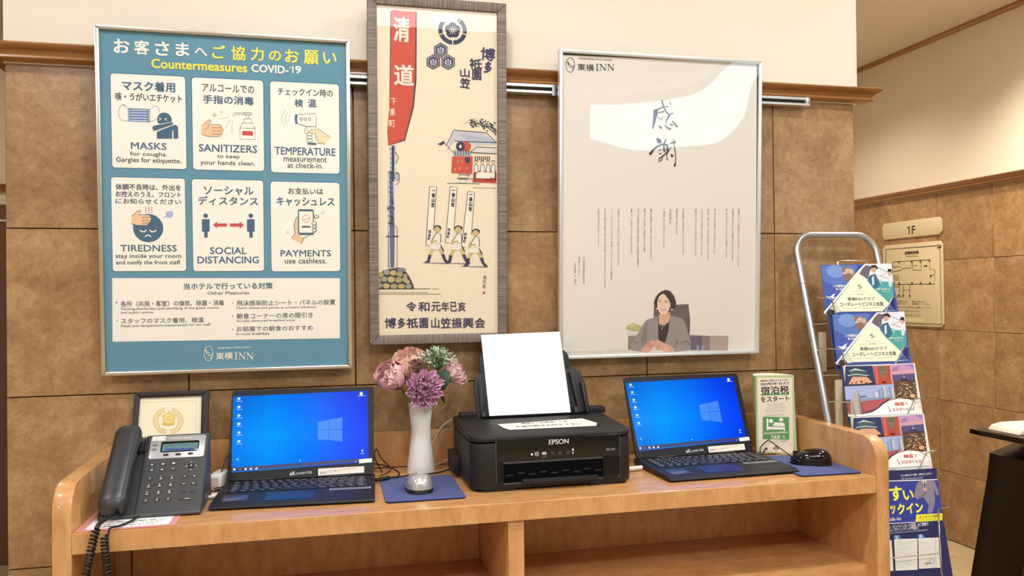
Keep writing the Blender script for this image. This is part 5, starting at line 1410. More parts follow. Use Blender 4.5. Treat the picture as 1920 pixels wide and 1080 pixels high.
('printed_picture','P','b4585c',4,[(385,-998),(1200,-937),(827,-1174),(420,-1220)]),
('printed_picture','P','b4aca8',5,[(194,-738),(314,-672),(293,-1324),(-9,-1303),(36,-984)]),
('printed_picture','P','8c8488',6,[(314,-672),(352,-871),(323,-1310),(269,-1307)]),
('printed_picture','P','48507c',4,[(-106,-915),(57,-906),(48,-1016),(-112,-1009)]),
('printed_picture','P','2c2c30',7,[(299,-1293),(595,-1251),(830,-1159),(998,-1039),(1194,-968),(1479,-929),(1845,-963),(2099,-1101),(2124,-1366),(288,-1355)]),
('printed_picture','P','fbfaf6',8,[(295,-1316),(627,-1276),(864,-1176),(1030,-1065),(1228,-985),(1514,-941),(1843,-974),(2096,-1117),(2124,-1366),(-89,-1354),(42,-1320)]),
('lettering','T','d4584c',10,'韓国',1519,-1089,285,103,0.03,0),
('lettering','T','50484c',10,'で',1739,-1096,79,68,0.015,0),
('lettering','T','d4584c',10,'お泊ま',1433,-1231,312,91,0.02,0),
('lettering','T','6a5858',10,'りなら',1747,-1236,277,82,0.012,0),
('lettering','L','4a4a50',10,[(1155,-1133),(1229,-1287)],13),
('lettering','L','4a4a50',10,[(1167,-1221),(1218,-1294)],13),
('lettering','L','4a4a50',10,[(2005,-1105),(1916,-1277)],13),
('lettering','L','4a4a50',10,[(1951,-1191),(1908,-1269)],13),
('lettering','T','50506c',10,'東横INNへ',686,-1420,847,62,0.01,0),
]),
'online': (((1.365,-0.276,0.942),(1,0,0),(0,0.207952,0.978139)), [
('printed_ground','P','2a2a5c',0,[(16,37),(2256,-8),(1932,-2519),(-87,-2486)]),
('printed_picture','P','34409c',1,[(25,-264),(2245,-310),(2196,-1168),(2168,-1337),(-62,-1303)]),
('printed_picture','L','ecebf4',2,[(3,-216),(2225,-296)],24),
('printed_picture','L','ecebf4',2,[(-88,-1276),(1351,-1322)],18),
('printed_picture','P','8c8494',3,[(1640,-300),(2115,-316),(2195,-561),(2185,-693),(2122,-688),(2074,-526),(2059,-764),(2008,-945),(1894,-1121),(1751,-1124),(1835,-933),(1719,-715),(1491,-752),(1443,-670),(1540,-413)]),
('printed_picture','P','ecdfe0',4,[(1736,-298),(1894,-302),(1808,-416)]),
('printed_picture','L','2a2838',5,[(1813,-310),(1812,-430)],31),
('printed_picture','P','756c7c',4,[(1480,-725),(1734,-636),(1822,-510),(1872,-500),(1818,-616),(1551,-769)]),
('printed_picture','C','d8a890',5,1804,-522,57,42),
('printed_picture','L','6c6474',4,[(1853,-842),(2008,-945)],13),
('printed_picture','P','f0e63c',3,[(1419,-1132),(2205,-1156),(2179,-1332),(1352,-1316)]),
('printed_picture','P','eceae4',2,[(-95,-1669),(567,-1708),(494,-2448),(-76,-2424)]),
('printed_picture','P','eceae4',2,[(648,-1688),(1337,-1723),(1199,-2482),(555,-2448)]),
('printed_picture','P','eceae4',2,[(1363,-1718),(2023,-1750),(1923,-2488),(1243,-2461)]),
('printed_picture','P','5c8cc4',3,[(664,-1600),(818,-1599),(860,-1705),(655,-1697)]),
('printed_picture','P','5c8cc4',3,[(1365,-1628),(1512,-1626),(1560,-1733),(1356,-1725)]),
('printed_picture','L','9898a0',4,[(1728,-2318),(1713,-2348),(1684,-2368),(1648,-2373),(1616,-2362),(1596,-2338),(1592,-2307),(1607,-2278),(1636,-2258),(1672,-2252),(1704,-2263),(1725,-2287),(1728,-2318)],9),
('printed_picture','C','a8a8ac',3,1527,-2353,98,35),
('lettering','T','ecebf4',4,'忙しい朝でもすぐ出発！ お待たせしません！',1607,-130,932,63,0.01,0),
('lettering','T','ecebf4',4,"We won't keep you in line!",1466,-220,656,47,0.015,0),
('lettering','T','f4f05c',4,'す',910,-569,379,362,0.035,0),
('lettering','T','f4f05c',4,'い',1270,-626,310,246,0.035,0),
('lettering','T','f4f05c',4,'や',489,-561,382,348,0.035,0),
('lettering','T','f4f05c',4,'は',71,-534,363,346,0.035,0),
('lettering','T','f4f05c',4,'クイン',1264,-963,773,265,0.035,0),
('lettering','T','f4f05c',4,'ェッ',641,-961,366,217,0.035,0),
('lettering','T','f4f05c',4,'チ',279,-923,303,268,0.035,0),
('lettering','T','ecebf4',4,'check-in',649,-1193,584,92,0.03,0),
('lettering','T','34342c',4,'オンライン決済',1782,-1208,592,70,0.015,0),
('lettering','T','34342c',4,'Online payment only',1768,-1279,529,31,0,0),
('lettering','T','ecebf4',4,'イン（オンラインカード決済）のご利用で',1106,-1385,1251,94,0.015,0),
('lettering','T','ecebf4',4,'スムーズチェックインが可能に！',969,-1461,917,76,0.015,0),
('lettering','T','ecebf4',4,'Make your check-in fast and smooth with online payment',1069,-1535,1230,46,0,0),
('lettering','T','f4f4f8',5,'2',727,-1651,82,81,0.02,0),
('lettering','T','f4f4f8',5,'3',1431,-1679,77,81,0.02,0),
('lettering','T','6c6a72',4,'予約サイトからご予約いただき',985,-1783,597,20,0,0),
('lettering','T','6c6a72',4,'カード決済を完了してください',942,-1826,526,20,0,0),
('lettering','T','9c9a98',4,'当日はフロントで鍵をお受け取り',895,-1884,456,20,0,0),
('lettering','T','9c9a98',4,'そのままお部屋へどうぞ',957,-1934,596,20,0,0),
('lettering','T','9c9a98',4,'予約サイトからご予約いただき',885,-1974,467,20,0,0),
('lettering','T','9c9a98',4,'カード決済を完了してください',917,-2023,549,20,0,0),
('lettering','T','9c9a98',4,'当日はフロントで鍵をお受け取り',932,-2070,595,20,0,0),
('lettering','T','9c9a98',4,'そのままお部屋へどうぞ',907,-2113,561,20,0,0),
('lettering','T','9c9a98',4,'予約サイトからご予約いただき',863,-2156,490,20,0,0),
('lettering','T','9c9a98',4,'カード決済を完了してください',907,-2205,594,20,0,0),
('lettering','T','9c9a98',4,'当日はフロントで鍵をお受け取り',853,-2246,502,20,0,0),
('lettering','T','9c9a98',4,'そのままお部屋へどうぞ',885,-2294,584,20,0,0),
('lettering','T','9c9a98',4,'予約サイトからご予約いただき',882,-2339,593,20,0,0),
('lettering','T','9c9a98',4,'カード決済を完了してください',799,-2378,443,20,0,0),
('lettering','T','6c6a72',4,'予約サイトからご予約いただき',1685,-1822,587,20,0,0),
('lettering','T','6c6a72',4,'カード決済を完了してください',1640,-1865,516,20,0,0),
('lettering','T','9c9a98',4,'当日はフロントで鍵をお受け取り',1593,-1923,444,20,0,0),
('lettering','T','9c9a98',4,'そのままお部屋へどうぞ',1655,-1974,586,20,0,0),
('lettering','T','9c9a98',4,'予約サイトからご予約いただき',1581,-2015,456,20,0,0),
('lettering','T','9c9a98',4,'カード決済を完了してください',1614,-2063,539,20,0,0),
('lettering','T','9c9a98',4,'当日はフロントで鍵をお受け取り',1629,-2111,585,20,0,0),
('lettering','T','9c9a98',4,'そのままお部屋へどうぞ',1603,-2155,551,20,0,0),
('lettering','T','9c9a98',4,'予約サイトからご予約いただき',1558,-2197,479,20,0,0),
('lettering','T','9c9a98',4,'カード決済を完了してください',1602,-2247,584,20,0,0),
('lettering','T','9c9a98',4,'当日はフロントで鍵をお受け取り',1547,-2288,491,20,0,0),
('lettering','T','9c9a98',4,'そのままお部屋へどうぞ',1580,-2337,574,20,0,0),
('lettering','T','9c9a98',4,'予約サイトからご予約いただき',1576,-2382,583,20,0,0),
('lettering','T','9c9a98',4,'カード決済を完了してください',1491,-2421,431,20,0,0),
]),
'screen': (((-0.041,-0.1605,0.99),(0.997564,-0.069756,0),(0.025907,0.370486,0.928477)), [
('display','P','SCREEN',0,[(-1640,2032),(1524,2079),(1538,340),(-1578,230)]),
('display','P','1c2b66',1,[(-1579,249),(1538,362),(1538,431),(-1582,344)]),
('desktop_emblem','P','148aff',2,[(343,1342),(595,1380),(601,1155),(349,1155)]),
('desktop_emblem','P','0f80fc',2,[(608,1383),(920,1436),(925,1153),(610,1158)]),
('desktop_emblem','P','148aff',2,[(349,1145),(601,1142),(601,902),(353,922)]),
('desktop_emblem','P','0f80fc',2,[(610,1145),(925,1136),(923,849),(614,898)]),
('desktop_icon#185','P','8fd0f4',2,[(-1542,1992),(-1505,2011),(-1462,1975),(-1502,1936),(-1540,1944)]),
('desktop_icon#185','C','f0f6fa',3,-1491,1976,25,27),
('desktop_icon#185','L','cfe8fa',2,[(-1557,1911),(-1418,1913)],10),
('desktop_icon#245','P','8fd0f4',2,[(-1532,1789),(-1495,1808),(-1452,1773),(-1491,1734),(-1529,1742)]),
('desktop_icon#245','C','f0f6fa',3,-1480,1774,25,27),
('desktop_icon#245','L','cfe8fa',2,[(-1547,1709),(-1408,1711)],9),
('desktop_icon#307','P','8fd0f4',2,[(-1521,1581),(-1484,1600),(-1441,1565),(-1480,1526),(-1518,1534)]),
('desktop_icon#307','C','f0f6fa',3,-1470,1566,25,27),
('desktop_icon#307','L','cfe8fa',2,[(-1536,1502),(-1397,1503)],9),
('desktop_icon#367','P','d4ecf8',2,[(-1510,1381),(-1474,1400),(-1431,1365),(-1470,1327),(-1508,1335)]),
('desktop_icon#367','C','f0f6fa',3,-1459,1366,25,26),
('desktop_icon#367','L','cfe8fa',2,[(-1525,1303),(-1387,1304)],9),
('desktop_icon#430','P','b0a8b8',2,[(-1499,1173),(-1463,1192),(-1421,1157),(-1459,1119),(-1497,1127)]),
('desktop_icon#430','C','f0f6fa',3,-1449,1158,25,26),
('desktop_icon#430','L','cfe8fa',2,[(-1514,1095),(-1377,1096)],9),
('desktop_icon#493','P','8fd0f4',2,[(-1489,967),(-1452,985),(-1410,951),(-1448,913),(-1486,921)]),
('desktop_icon#493','C','f0f6fa',3,-1438,952,25,26),
('desktop_icon#493','L','cfe8fa',2,[(-1503,890),(-1366,890)],9),
('desktop_icon#a','P','8fd0f4',2,[(-1496,522),(-1431,574),(-1449,504)]),
('desktop_icon#b','C','f2f2e8',2,1370,2004,40,49),
('desktop_icon#b','L','cfe8fa',2,[(1287,1948),(1473,1952)],10),
('desktop_icon#c','C','90b0e0',2,1393,608,29,36),
('desktop_icon#c','L','cfe8fa',2,[(1344,538),(1435,541)],10),
('desktop_icon#d','C','e8f4fa',2,-43,439,13,13),
('taskbar_icon#229','R','f4f8fa',3,-1542,275,-1493,322,6),
('taskbar_icon#271','R','4858a0',3,-1414,274,-1364,322,6),
('taskbar_icon#311','R','e8ecf4',3,-1291,273,-1241,321,6),
('taskbar_icon#349','R','d8e8f4',3,-1173,273,-1124,321,6),
('taskbar_icon#389','R','c8e0f4',3,-1050,272,-1000,320,6),
('taskbar_icon#9','P','c8d0e8',3,[(1215,354),(1235,373),(1248,333)]),
('sticker','P','f2ecec',4,[(1312,405),(1616,421),(1622,326),(1318,310)]),
('sticker','P','f0e4d8',1,[(372,230),(1434,243),(1434,91),(377,69)]),
('lettering','T','b05c58',2,'このパソコンは共用です',846,182,867,32,0,3),
('lettering','T','3a3438',2,'個人情報の入力にご注意ください',671,145,514,32,0,3),
('lettering','T','5c5c6c',2,'ご利用後は必ず終了してください',497,108,165,32,0,3),
('lettering','T','d8d8da',1,'eX',-211,148,119,89,0.03,3),
('lettering','T','c4c4c8',1,'COMPUTER',49,145,377,58,0.02,3),
]),
'phone': (((-0.335,-0.365,0.985),(1,0,0),(0,0.724201,0.689589)), [
('faceplate_print','T','4a4a4c',3,'ロビー',-33,1818,105,81,0,0),
('faceplate_print','T','4a4a4c',3,'内線',78,1819,69,40,0,0),
('lettering','T','e4e4e4',2,'IP BUSINESS PHONE',430,1795,455,57,0,0),
('lcd_print','T','2a4a58',3,'12:45 火曜日',247,1617,171,70,0,0),
('lcd_print','T','3a6a78',3,'Lobby 1F',545,1594,244,45,0,0),
('lcd_print','P','26408a',3,[(145,1533),(720,1513),(724,1471),(151,1487)]),
]),
}
PT = {'func': [(-66,1150),(152,1150),(357,1154),(-65,1010),(144,1011),(358,1017)],'num': [(-66,809),(146,815),(357,810),(-69,635),(143,638),(355,639),(-75,461),(141,463),(351,466),(-76,277),(138,283),(348,285)],'side': [(608,811),(804,810),(606,629),(804,626),(608,446),(801,446)],'soft': [(-68,1652),(-71,1536)],'soft2': [(179,1381),(424,1381),(669,1382)],'dpad': [(712,1077)],'vol': [(701,270)],'plate': [(-157,1890),(940,1887),(955,1294),(-169,1303)],'lcdf': [(54,1735),(824,1718),(816,1446),(48,1457)],'lcd': [(91,1662),(806,1658),(800,1466),(78,1478)],'body': [(-211,1893),(986,1897),(1006,1763),(955,117),(875,62),(-248,82),(-267,217)],'label': [(-143,1879),(122,1886),(127,1777),(-135,1761)]}
NB = {'notice': ((0.0088, 0.5872), (0.0027, 0.818)), 'scroll': ((0.0075, 0.3619), (0.0171, 0.8914)), 'thanks': ((-0.0089, 0.5805), (0.0089, 0.8274))}
# ------------------------------------------------------------------ the setting
def profile_sweep(g, path, prof, mi=0):
    """path: 2D corner points (x, y), outward side on the right hand; prof: (distance out, z)"""
    n = len(path); offs = []
    for i, p in enumerate(path):
        def nrm(a, b): dx, dy = b[0]-a[0], b[1]-a[1]; d = hypot(dx, dy); return (dy/d, -dx/d)
        ns = []
        if i > 0: ns.append(nrm(path[i-1], p))
        if i < n-1: ns.append(nrm(p, path[i+1]))
        if len(ns) == 2: k = 1+ns[0][0]*ns[1][0]+ns[0][1]*ns[1][1]; o = ((ns[0][0]+ns[1][0])/k, (ns[0][1]+ns[1][1])/k)
        else: o = ns[0]
        offs.append(o)
    m = len(prof); vs_ = [(p[0]+o[0]*d, p[1]+o[1]*d, z) for p, o in zip(path, offs) for d, z in prof]
    fs = [(i*m+j, i*m+(j+1) % m, (i+1)*m+(j+1) % m, (i+1)*m+j) for i in range(n-1) for j in range(m)]
    fs += [tuple(range(m)), tuple((n-1)*m+j for j in range(m))[::-1]]
    g.add(vs_, fs, mi); return g
def struct(name, g, m, parent=None, **k):
    o = part(name, g, m, parent, **k); o['kind'] = 'structure'; return o
XW = 3.463
floor = struct('floor', G().box(-4, 7, -6.2, 3, -.1, -.004), M_FLOOR)
ceiling = struct('ceiling', G().box(-4.1, 7.1, -6.3, 3.1, CEIL, CEIL+.1), M_CEIL)
wall_front = struct('wall_front', G().box(-.699, 1.547, .012, 2.2, 0, 1.99).box(-.711, 1.571, 0, 2.2, 1.97, CEIL, 1), [M_GROUT, M_WALL])
wall_right = struct('wall_right', G().box(XW+.012, XW+.15, -.8, 2.8, 0, 1.99).box(XW, XW+.15, -.8, 2.8, 1.97, CEIL, 1), [M_GROUT, M_WALL])
wall_back = struct('wall_back', G().box(-4, XW+.15, 2.8, 2.95, 0, CEIL), M_WALL)
struct('panelling', G().box(-4, -.9, 2.78, 2.8, 0, 1.93).box(-4, -.9, 2.772, 2.782, 1.84, 1.85, 1).box(-4, -.9, 2.772, 2.782, 1.935, 1.943, 1), [mat('brown_panelling', (112, 80, 52), .4), M_WALL], wall_back)
profile_g = [(0, 2.012), (.046, 2.0105), (.051, 2.007), (.048, 2.000), (.038, 1.9945), (.031, 1.989), (.029, 1.984), (.032, 1.982), (.033, 1.977), (.030, 1.9745), (0, 1.973)]
tile_me = {}
def tile(parent, axis, a0, a1, z0, z1, depth0, depth1, m=None, gap=.0012):
    k = (axis, round(a1-a0, 3), round(z1-z0, 3), round(depth1-depth0, 3))
    if k not in tile_me:
        w2, h2 = (a1-a0)/2-gap, (z1-z0)/2-gap; d = depth1-depth0; g = G()
        if axis == 'x': g.box(-w2, w2, 0, d, -h2, h2)
        elif axis == 'y': g.box(0, d, -w2, w2, -h2, h2)
        else: g.box(-w2, w2, -h2, h2, -d, 0)
        tile_me[k] = mesh('tile', g, m or M_TILE, bevel=.0012, seg=1)
    c = (a0+a1)/2, (z0+z1)/2
    loc = {'x': (c[0], depth0, c[1]), 'y': (depth0, c[0], c[1]), 'z': (c[0], c[1], depth1)}[axis]
    return obj('tile', tile_me[k], parent, loc)
ROWS = [(0, .386), (.386, .786), (.786, 1.187), (1.187, 1.583), (1.583, 1.972)]
for z0, z1 in ROWS:
    xs = [-.709, -.309, .092, .491, .890, 1.290, 1.557]
    for a, b in zip(xs, xs[1:]): tile(wall_front, 'x', a, b, z0, z1, 0, .012)
    for k in range(2): tile(wall_front, 'y', .014+.4*k, .414+.4*k, z0, z1, -.711, -.699); tile(wall_front, 'y', .014+.4*k, .414+.4*k, z0, z1, 1.547, 1.559)
    ys = [2.675-.4*k for k in range(9)]
    for a, b in zip(ys[1:], ys): tile(wall_right, 'y', a, b, z0, z1, XW, XW+.012)
for i in range(6):
    for j in range(8):
        tile(floor, 'z', 3.19-.4*(5-i)-.4+.27, 3.19-.4*(5-i)+.27, 1.4-.4*(5-j)-.4, 1.4-.4*(5-j), -.008, 0, M_FLOOR, .0015)
struct('trim_1', profile_sweep(G(), [(-.711, 2.2), (-.711, 0), (1.571, 0), (1.571, 2.2)][::1], profile_g), M_RAIL, smooth=True)
struct('trim_2', profile_sweep(G(), [(XW, 2.8), (XW, -.8)], profile_g), M_RAIL, smooth=True)
struct('trim_3', profile_sweep(G(), [(XW, 2.8), (XW, -.8)], [(0, 2.868), (.02, 2.868), (.016, 2.85), (.006, 2.842), (0, 2.842)]), M_RAIL, smooth=True)
struct('trim_4', profile_sweep(G(), [(-4, 2.8), (-.9, 2.8)], [(d, z+.03) for d, z in profile_g]), M_RAIL, smooth=True)
struct('wall_left', G().box(-4.1, -4, -6.2, 2.95, 0, CEIL), M_WALL)
struct('wall_side', G().box(7, 7.1, -6.2, -.8, 0, CEIL), M_WALL)
struct('wall_corner', G().box(XW+.15, 7, -.8, -.7, 0, CEIL), M_WALL)
wall_rear = struct('wall_rear', G().box(-4, 2.8, -6.3, -6.2, 0, CEIL).box(6.3, 7, -6.3, -6.2, 0, CEIL).box(2.8, 6.3, -6.3, -6.2, 2.82, CEIL).box(2.8, 6.3, -6.3, -6.2, 0, 2.4), M_WALL)
win = bpy.data.objects.new('window_1', None); COL.objects.link(win); win.location = (2.8, -6.25, 2.4); win['kind'] = 'structure'
for x in (2.8, 6.255): part('mullion', G().box(x, x+.045, -6.28, -6.22, 2.4, 2.82), M_ALU, win)
for z in (2.4, 2.785): part('window_frame', G().box(2.8, 6.3, -6.28, -6.22, z, z+.035), M_ALU, win)
part('pane', G().add([(2.845, -6.25, 2.435), (6.255, -6.25, 2.435), (6.255, -6.25, 2.785), (2.845, -6.25, 2.785)], [(0, 1, 2, 3)]), M_PANE2, win, fixn=False)
# aluminium picture rail
t = thing('picture_rail', 'slim aluminium picture hanging rail fixed under the wooden wall moulding', 'rail', (.1, 0, 1.951))
part('channel', G().prism([(-.034, 1.951), (-.034, 1.957), (-.022, 1.957), (-.022, 1.967), (-.034, 1.967), (-.034, 1.974), (-.008, 1.974), (-.008, 1.951)], -.2, 1.378, 'x'), mat('satin_aluminium', (226, 224, 220), .35, .7), t, smooth=True)
part('groove_shade', G().box(-.2, 1.378, -.0235, -.0222, 1.9572, 1.9668), mat('groove_shade_paint', (40, 38, 36), .6), t)  # dark strip added to imitate the shade inside the channel's groove
part('end_cap', G().box(1.378, 1.390, -.0345, -.001, 1.9505, 1.9745), M_ALUW, t, bevel=.001)
part('screw', G().lathe([(.0045, 0), (.0045, .0015), (.003, .002)], 12).xf(Matrix.Rotation(pi/2, 4, 'X')).shift((1.384, -.0345, 1.9625)), M_STEEL, t)
for x in (-.15, .06, .33, .62, 1.1): part('hanger_hook', G().box(x-.006, x+.006, -.036, -.033, 1.945, 1.972), M_ALU, t)

# ------------------------------------------------------------------ framed posters
def poster(name, label, key, W, H, fw, depth, mframe, pane, mcorner=None, mitre=None):
    (O, ex, ez), _ = ART[key]; O, ex, ez = Vector(O), Vector(ex), Vector(ez); n = ex.cross(ez)
    x0, x1, z0, z1 = W[0], W[1], H[0], H[1]
    t = thing(name, label, 'poster', O + ex*((x0+x1)/2) + ez*z0)
    M = Matrix((( ex.x, n.x, ez.x, O.x), (ex.y, n.y, ez.y, O.y), (ex.z, n.z, ez.z, O.z), (0, 0, 0, 1)))
    def side(poly, m, ax):
        g = G().add([(p[0], d, p[1]) for d in (-depth*.6, depth*.4) for p in poly], [(0, 1, 2, 3), (7, 6, 5, 4), (0, 4, 5, 1), (1, 5, 6, 2), (2, 6, 7, 3), (3, 7, 4, 0)]); g.xf(M)
        part('frame', g, m, t, bevel=min(.0025, fw*.2), seg=2)
    a = [(x0, z0), (x1, z0), (x1, z1), (x0, z1)]; b = [(x0+fw, z0+fw), (x1-fw, z0+fw), (x1-fw, z1-fw), (x0+fw, z1-fw)]
    for i in range(4):
        j = (i+1) % 4; side([a[i], a[j], b[j], b[i]], mframe[i % 2] if isinstance(mframe, tuple) else mframe, i)
    part('backing_board', G().box(x0+fw*.5, x1-fw*.5, -.008, -.0008, z0+fw*.5, z1-fw*.5).xf(M), M_BLACK, t)
    flat(key, t)
    nu, nv = (24, 30) if key == 'thanks' else (1, 1); g = G(); A, B, Cc, D = x0+fw*.8, x1-fw*.8, z0+fw*.8, z1-fw*.8
    for j in range(nv+1):
        for i in range(nu+1):
            u, v = A+(B-A)*i/nu, Cc+(D-Cc)*j/nv
            g.v.append((u, .0024+(.032*max(0, (u-.22)/.36)**2*max(0, v-.5)**2/.3 if nu > 1 else 0), v))   # the acrylic bows out of its frame
    g.f = [(j*(nu+1)+i, j*(nu+1)+i+1, (j+1)*(nu+1)+i+1, (j+1)*(nu+1)+i) for j in range(nv) for i in range(nu)]; g.m = [0]*len(g.f)
    part('clear_sheet', g.xf(M), pane, t, fixn=False, smooth=nu > 1)
    return t
poster('poster', 'blue poster of white pictogram cards on health measures in a slim aluminium frame', 'notice', NB['notice'][0], NB['notice'][1], .010, .022, M_ALUF, M_PANE2)
poster('poster', 'tall cream banner print of a festival scene in a grey woodgrain frame', 'scroll', NB['scroll'][0], NB['scroll'][1], .0235, .026, (M_GRH, M_GRV), M_PANE2)
poster('poster', 'pale thank-you poster with a smiling woman in a grey jacket, white frame', 'thanks', NB['thanks'][0], NB['thanks'][1], .009, .022, M_ALUW, M_PANE)

# ------------------------------------------------------------------ signs on the corridor wall
def plate(x, ya, yb, z0, z1, d, c=.02):
    p = [(ya-c, z0), (yb+c, z0), (yb, z0+c), (yb, z1-c), (yb+c, z1), (ya-c, z1), (ya, z1-c), (ya, z0+c)]
    return G().prism(p, x-d, x, 'x')
M_SIGN = mat('beige_sign_plate', (214, 198, 160), .45)
t = thing('floor_number_sign', 'long beige plate with a floor number above the evacuation map', 'sign', (XW, 2.075, 1.73))
part('plate', plate(XW, 2.326, 1.824, 1.731, 1.832, .012), M_SIGN, t, bevel=.003)
flat('floorsign', t, lift=.0004)
t = thing('evacuation_map', 'large beige floor plan board hung low on the brown marble corridor wall', 'sign', (XW, 2.073, 1.2))
part('plate', plate(XW, 2.326, 1.822, 1.2, 1.695, .010), M_SIGN, t, bevel=.003)
flat('map', t, lift=.0004)

# ------------------------------------------------------------------ the desk
DT_ = .976
desk = thing('counter_desk', 'long honey-coloured wooden counter desk with raised sides standing against the marble wall', 'desk', (.4, -.23, 0))
part('desk_top', G().box(-.452, 1.278, -.4445, -.02, .937, DT_-.0004), M_DESKH, desk, bevel=.0008, seg=1)
part('edge_band', G().box(-.452, 1.278, -.4475, -.4450, .9368, DT_-.0008), M_DESK, desk, bevel=.0006, seg=1)
def side_panel(x0, x1):
    r = .055; pts = [(-.447, 0), (-.447, 1.066-r)] + [(-.447+r-r*cos(rad(a)), 1.066-r+r*sin(rad(a))) for a in range(10, 91, 10)] + [(-.02, 1.068), (-.02, 0)]
    part('side_panel', G().prism(pts, x0, x1, 'x'), M_DESK, desk, bevel=.0015)
side_panel(-.486, -.4525); side_panel(1.2785, 1.312)
part('back_panel', G().box(-.452, 1.278, -.0195, -.006, .977, 1.068), M_DESK, desk, bevel=.001)
part('divider', G().box(.387, .4215, -.440, -.03, .01, .9365), M_DESK, desk, bevel=.001)
for x0, x1 in ((-.452, .3865), (.422, 1.278)):
    part('lower_back_panel', G().box(x0, x1, -.116, -.104, .01, .9365), M_DESK, desk)
    part('shelf', G().box(x0, x1, -.416, -.1165, .728, .757), M_DESKH, desk, bevel=.001)
    part('shelf', G().box(x0, x1, -.416, -.1165, .40, .43), M_DESKH, desk, bevel=.001)
    part('kick_board', G().box(x0, x1, -.40, -.38, .0, .09), M_DESK, desk)
part('joint_strip', G().box(-.418, -.4155, -.1185, -.1162, .757, .9365), mat('dark_joint', (70, 44, 24), .7), desk)

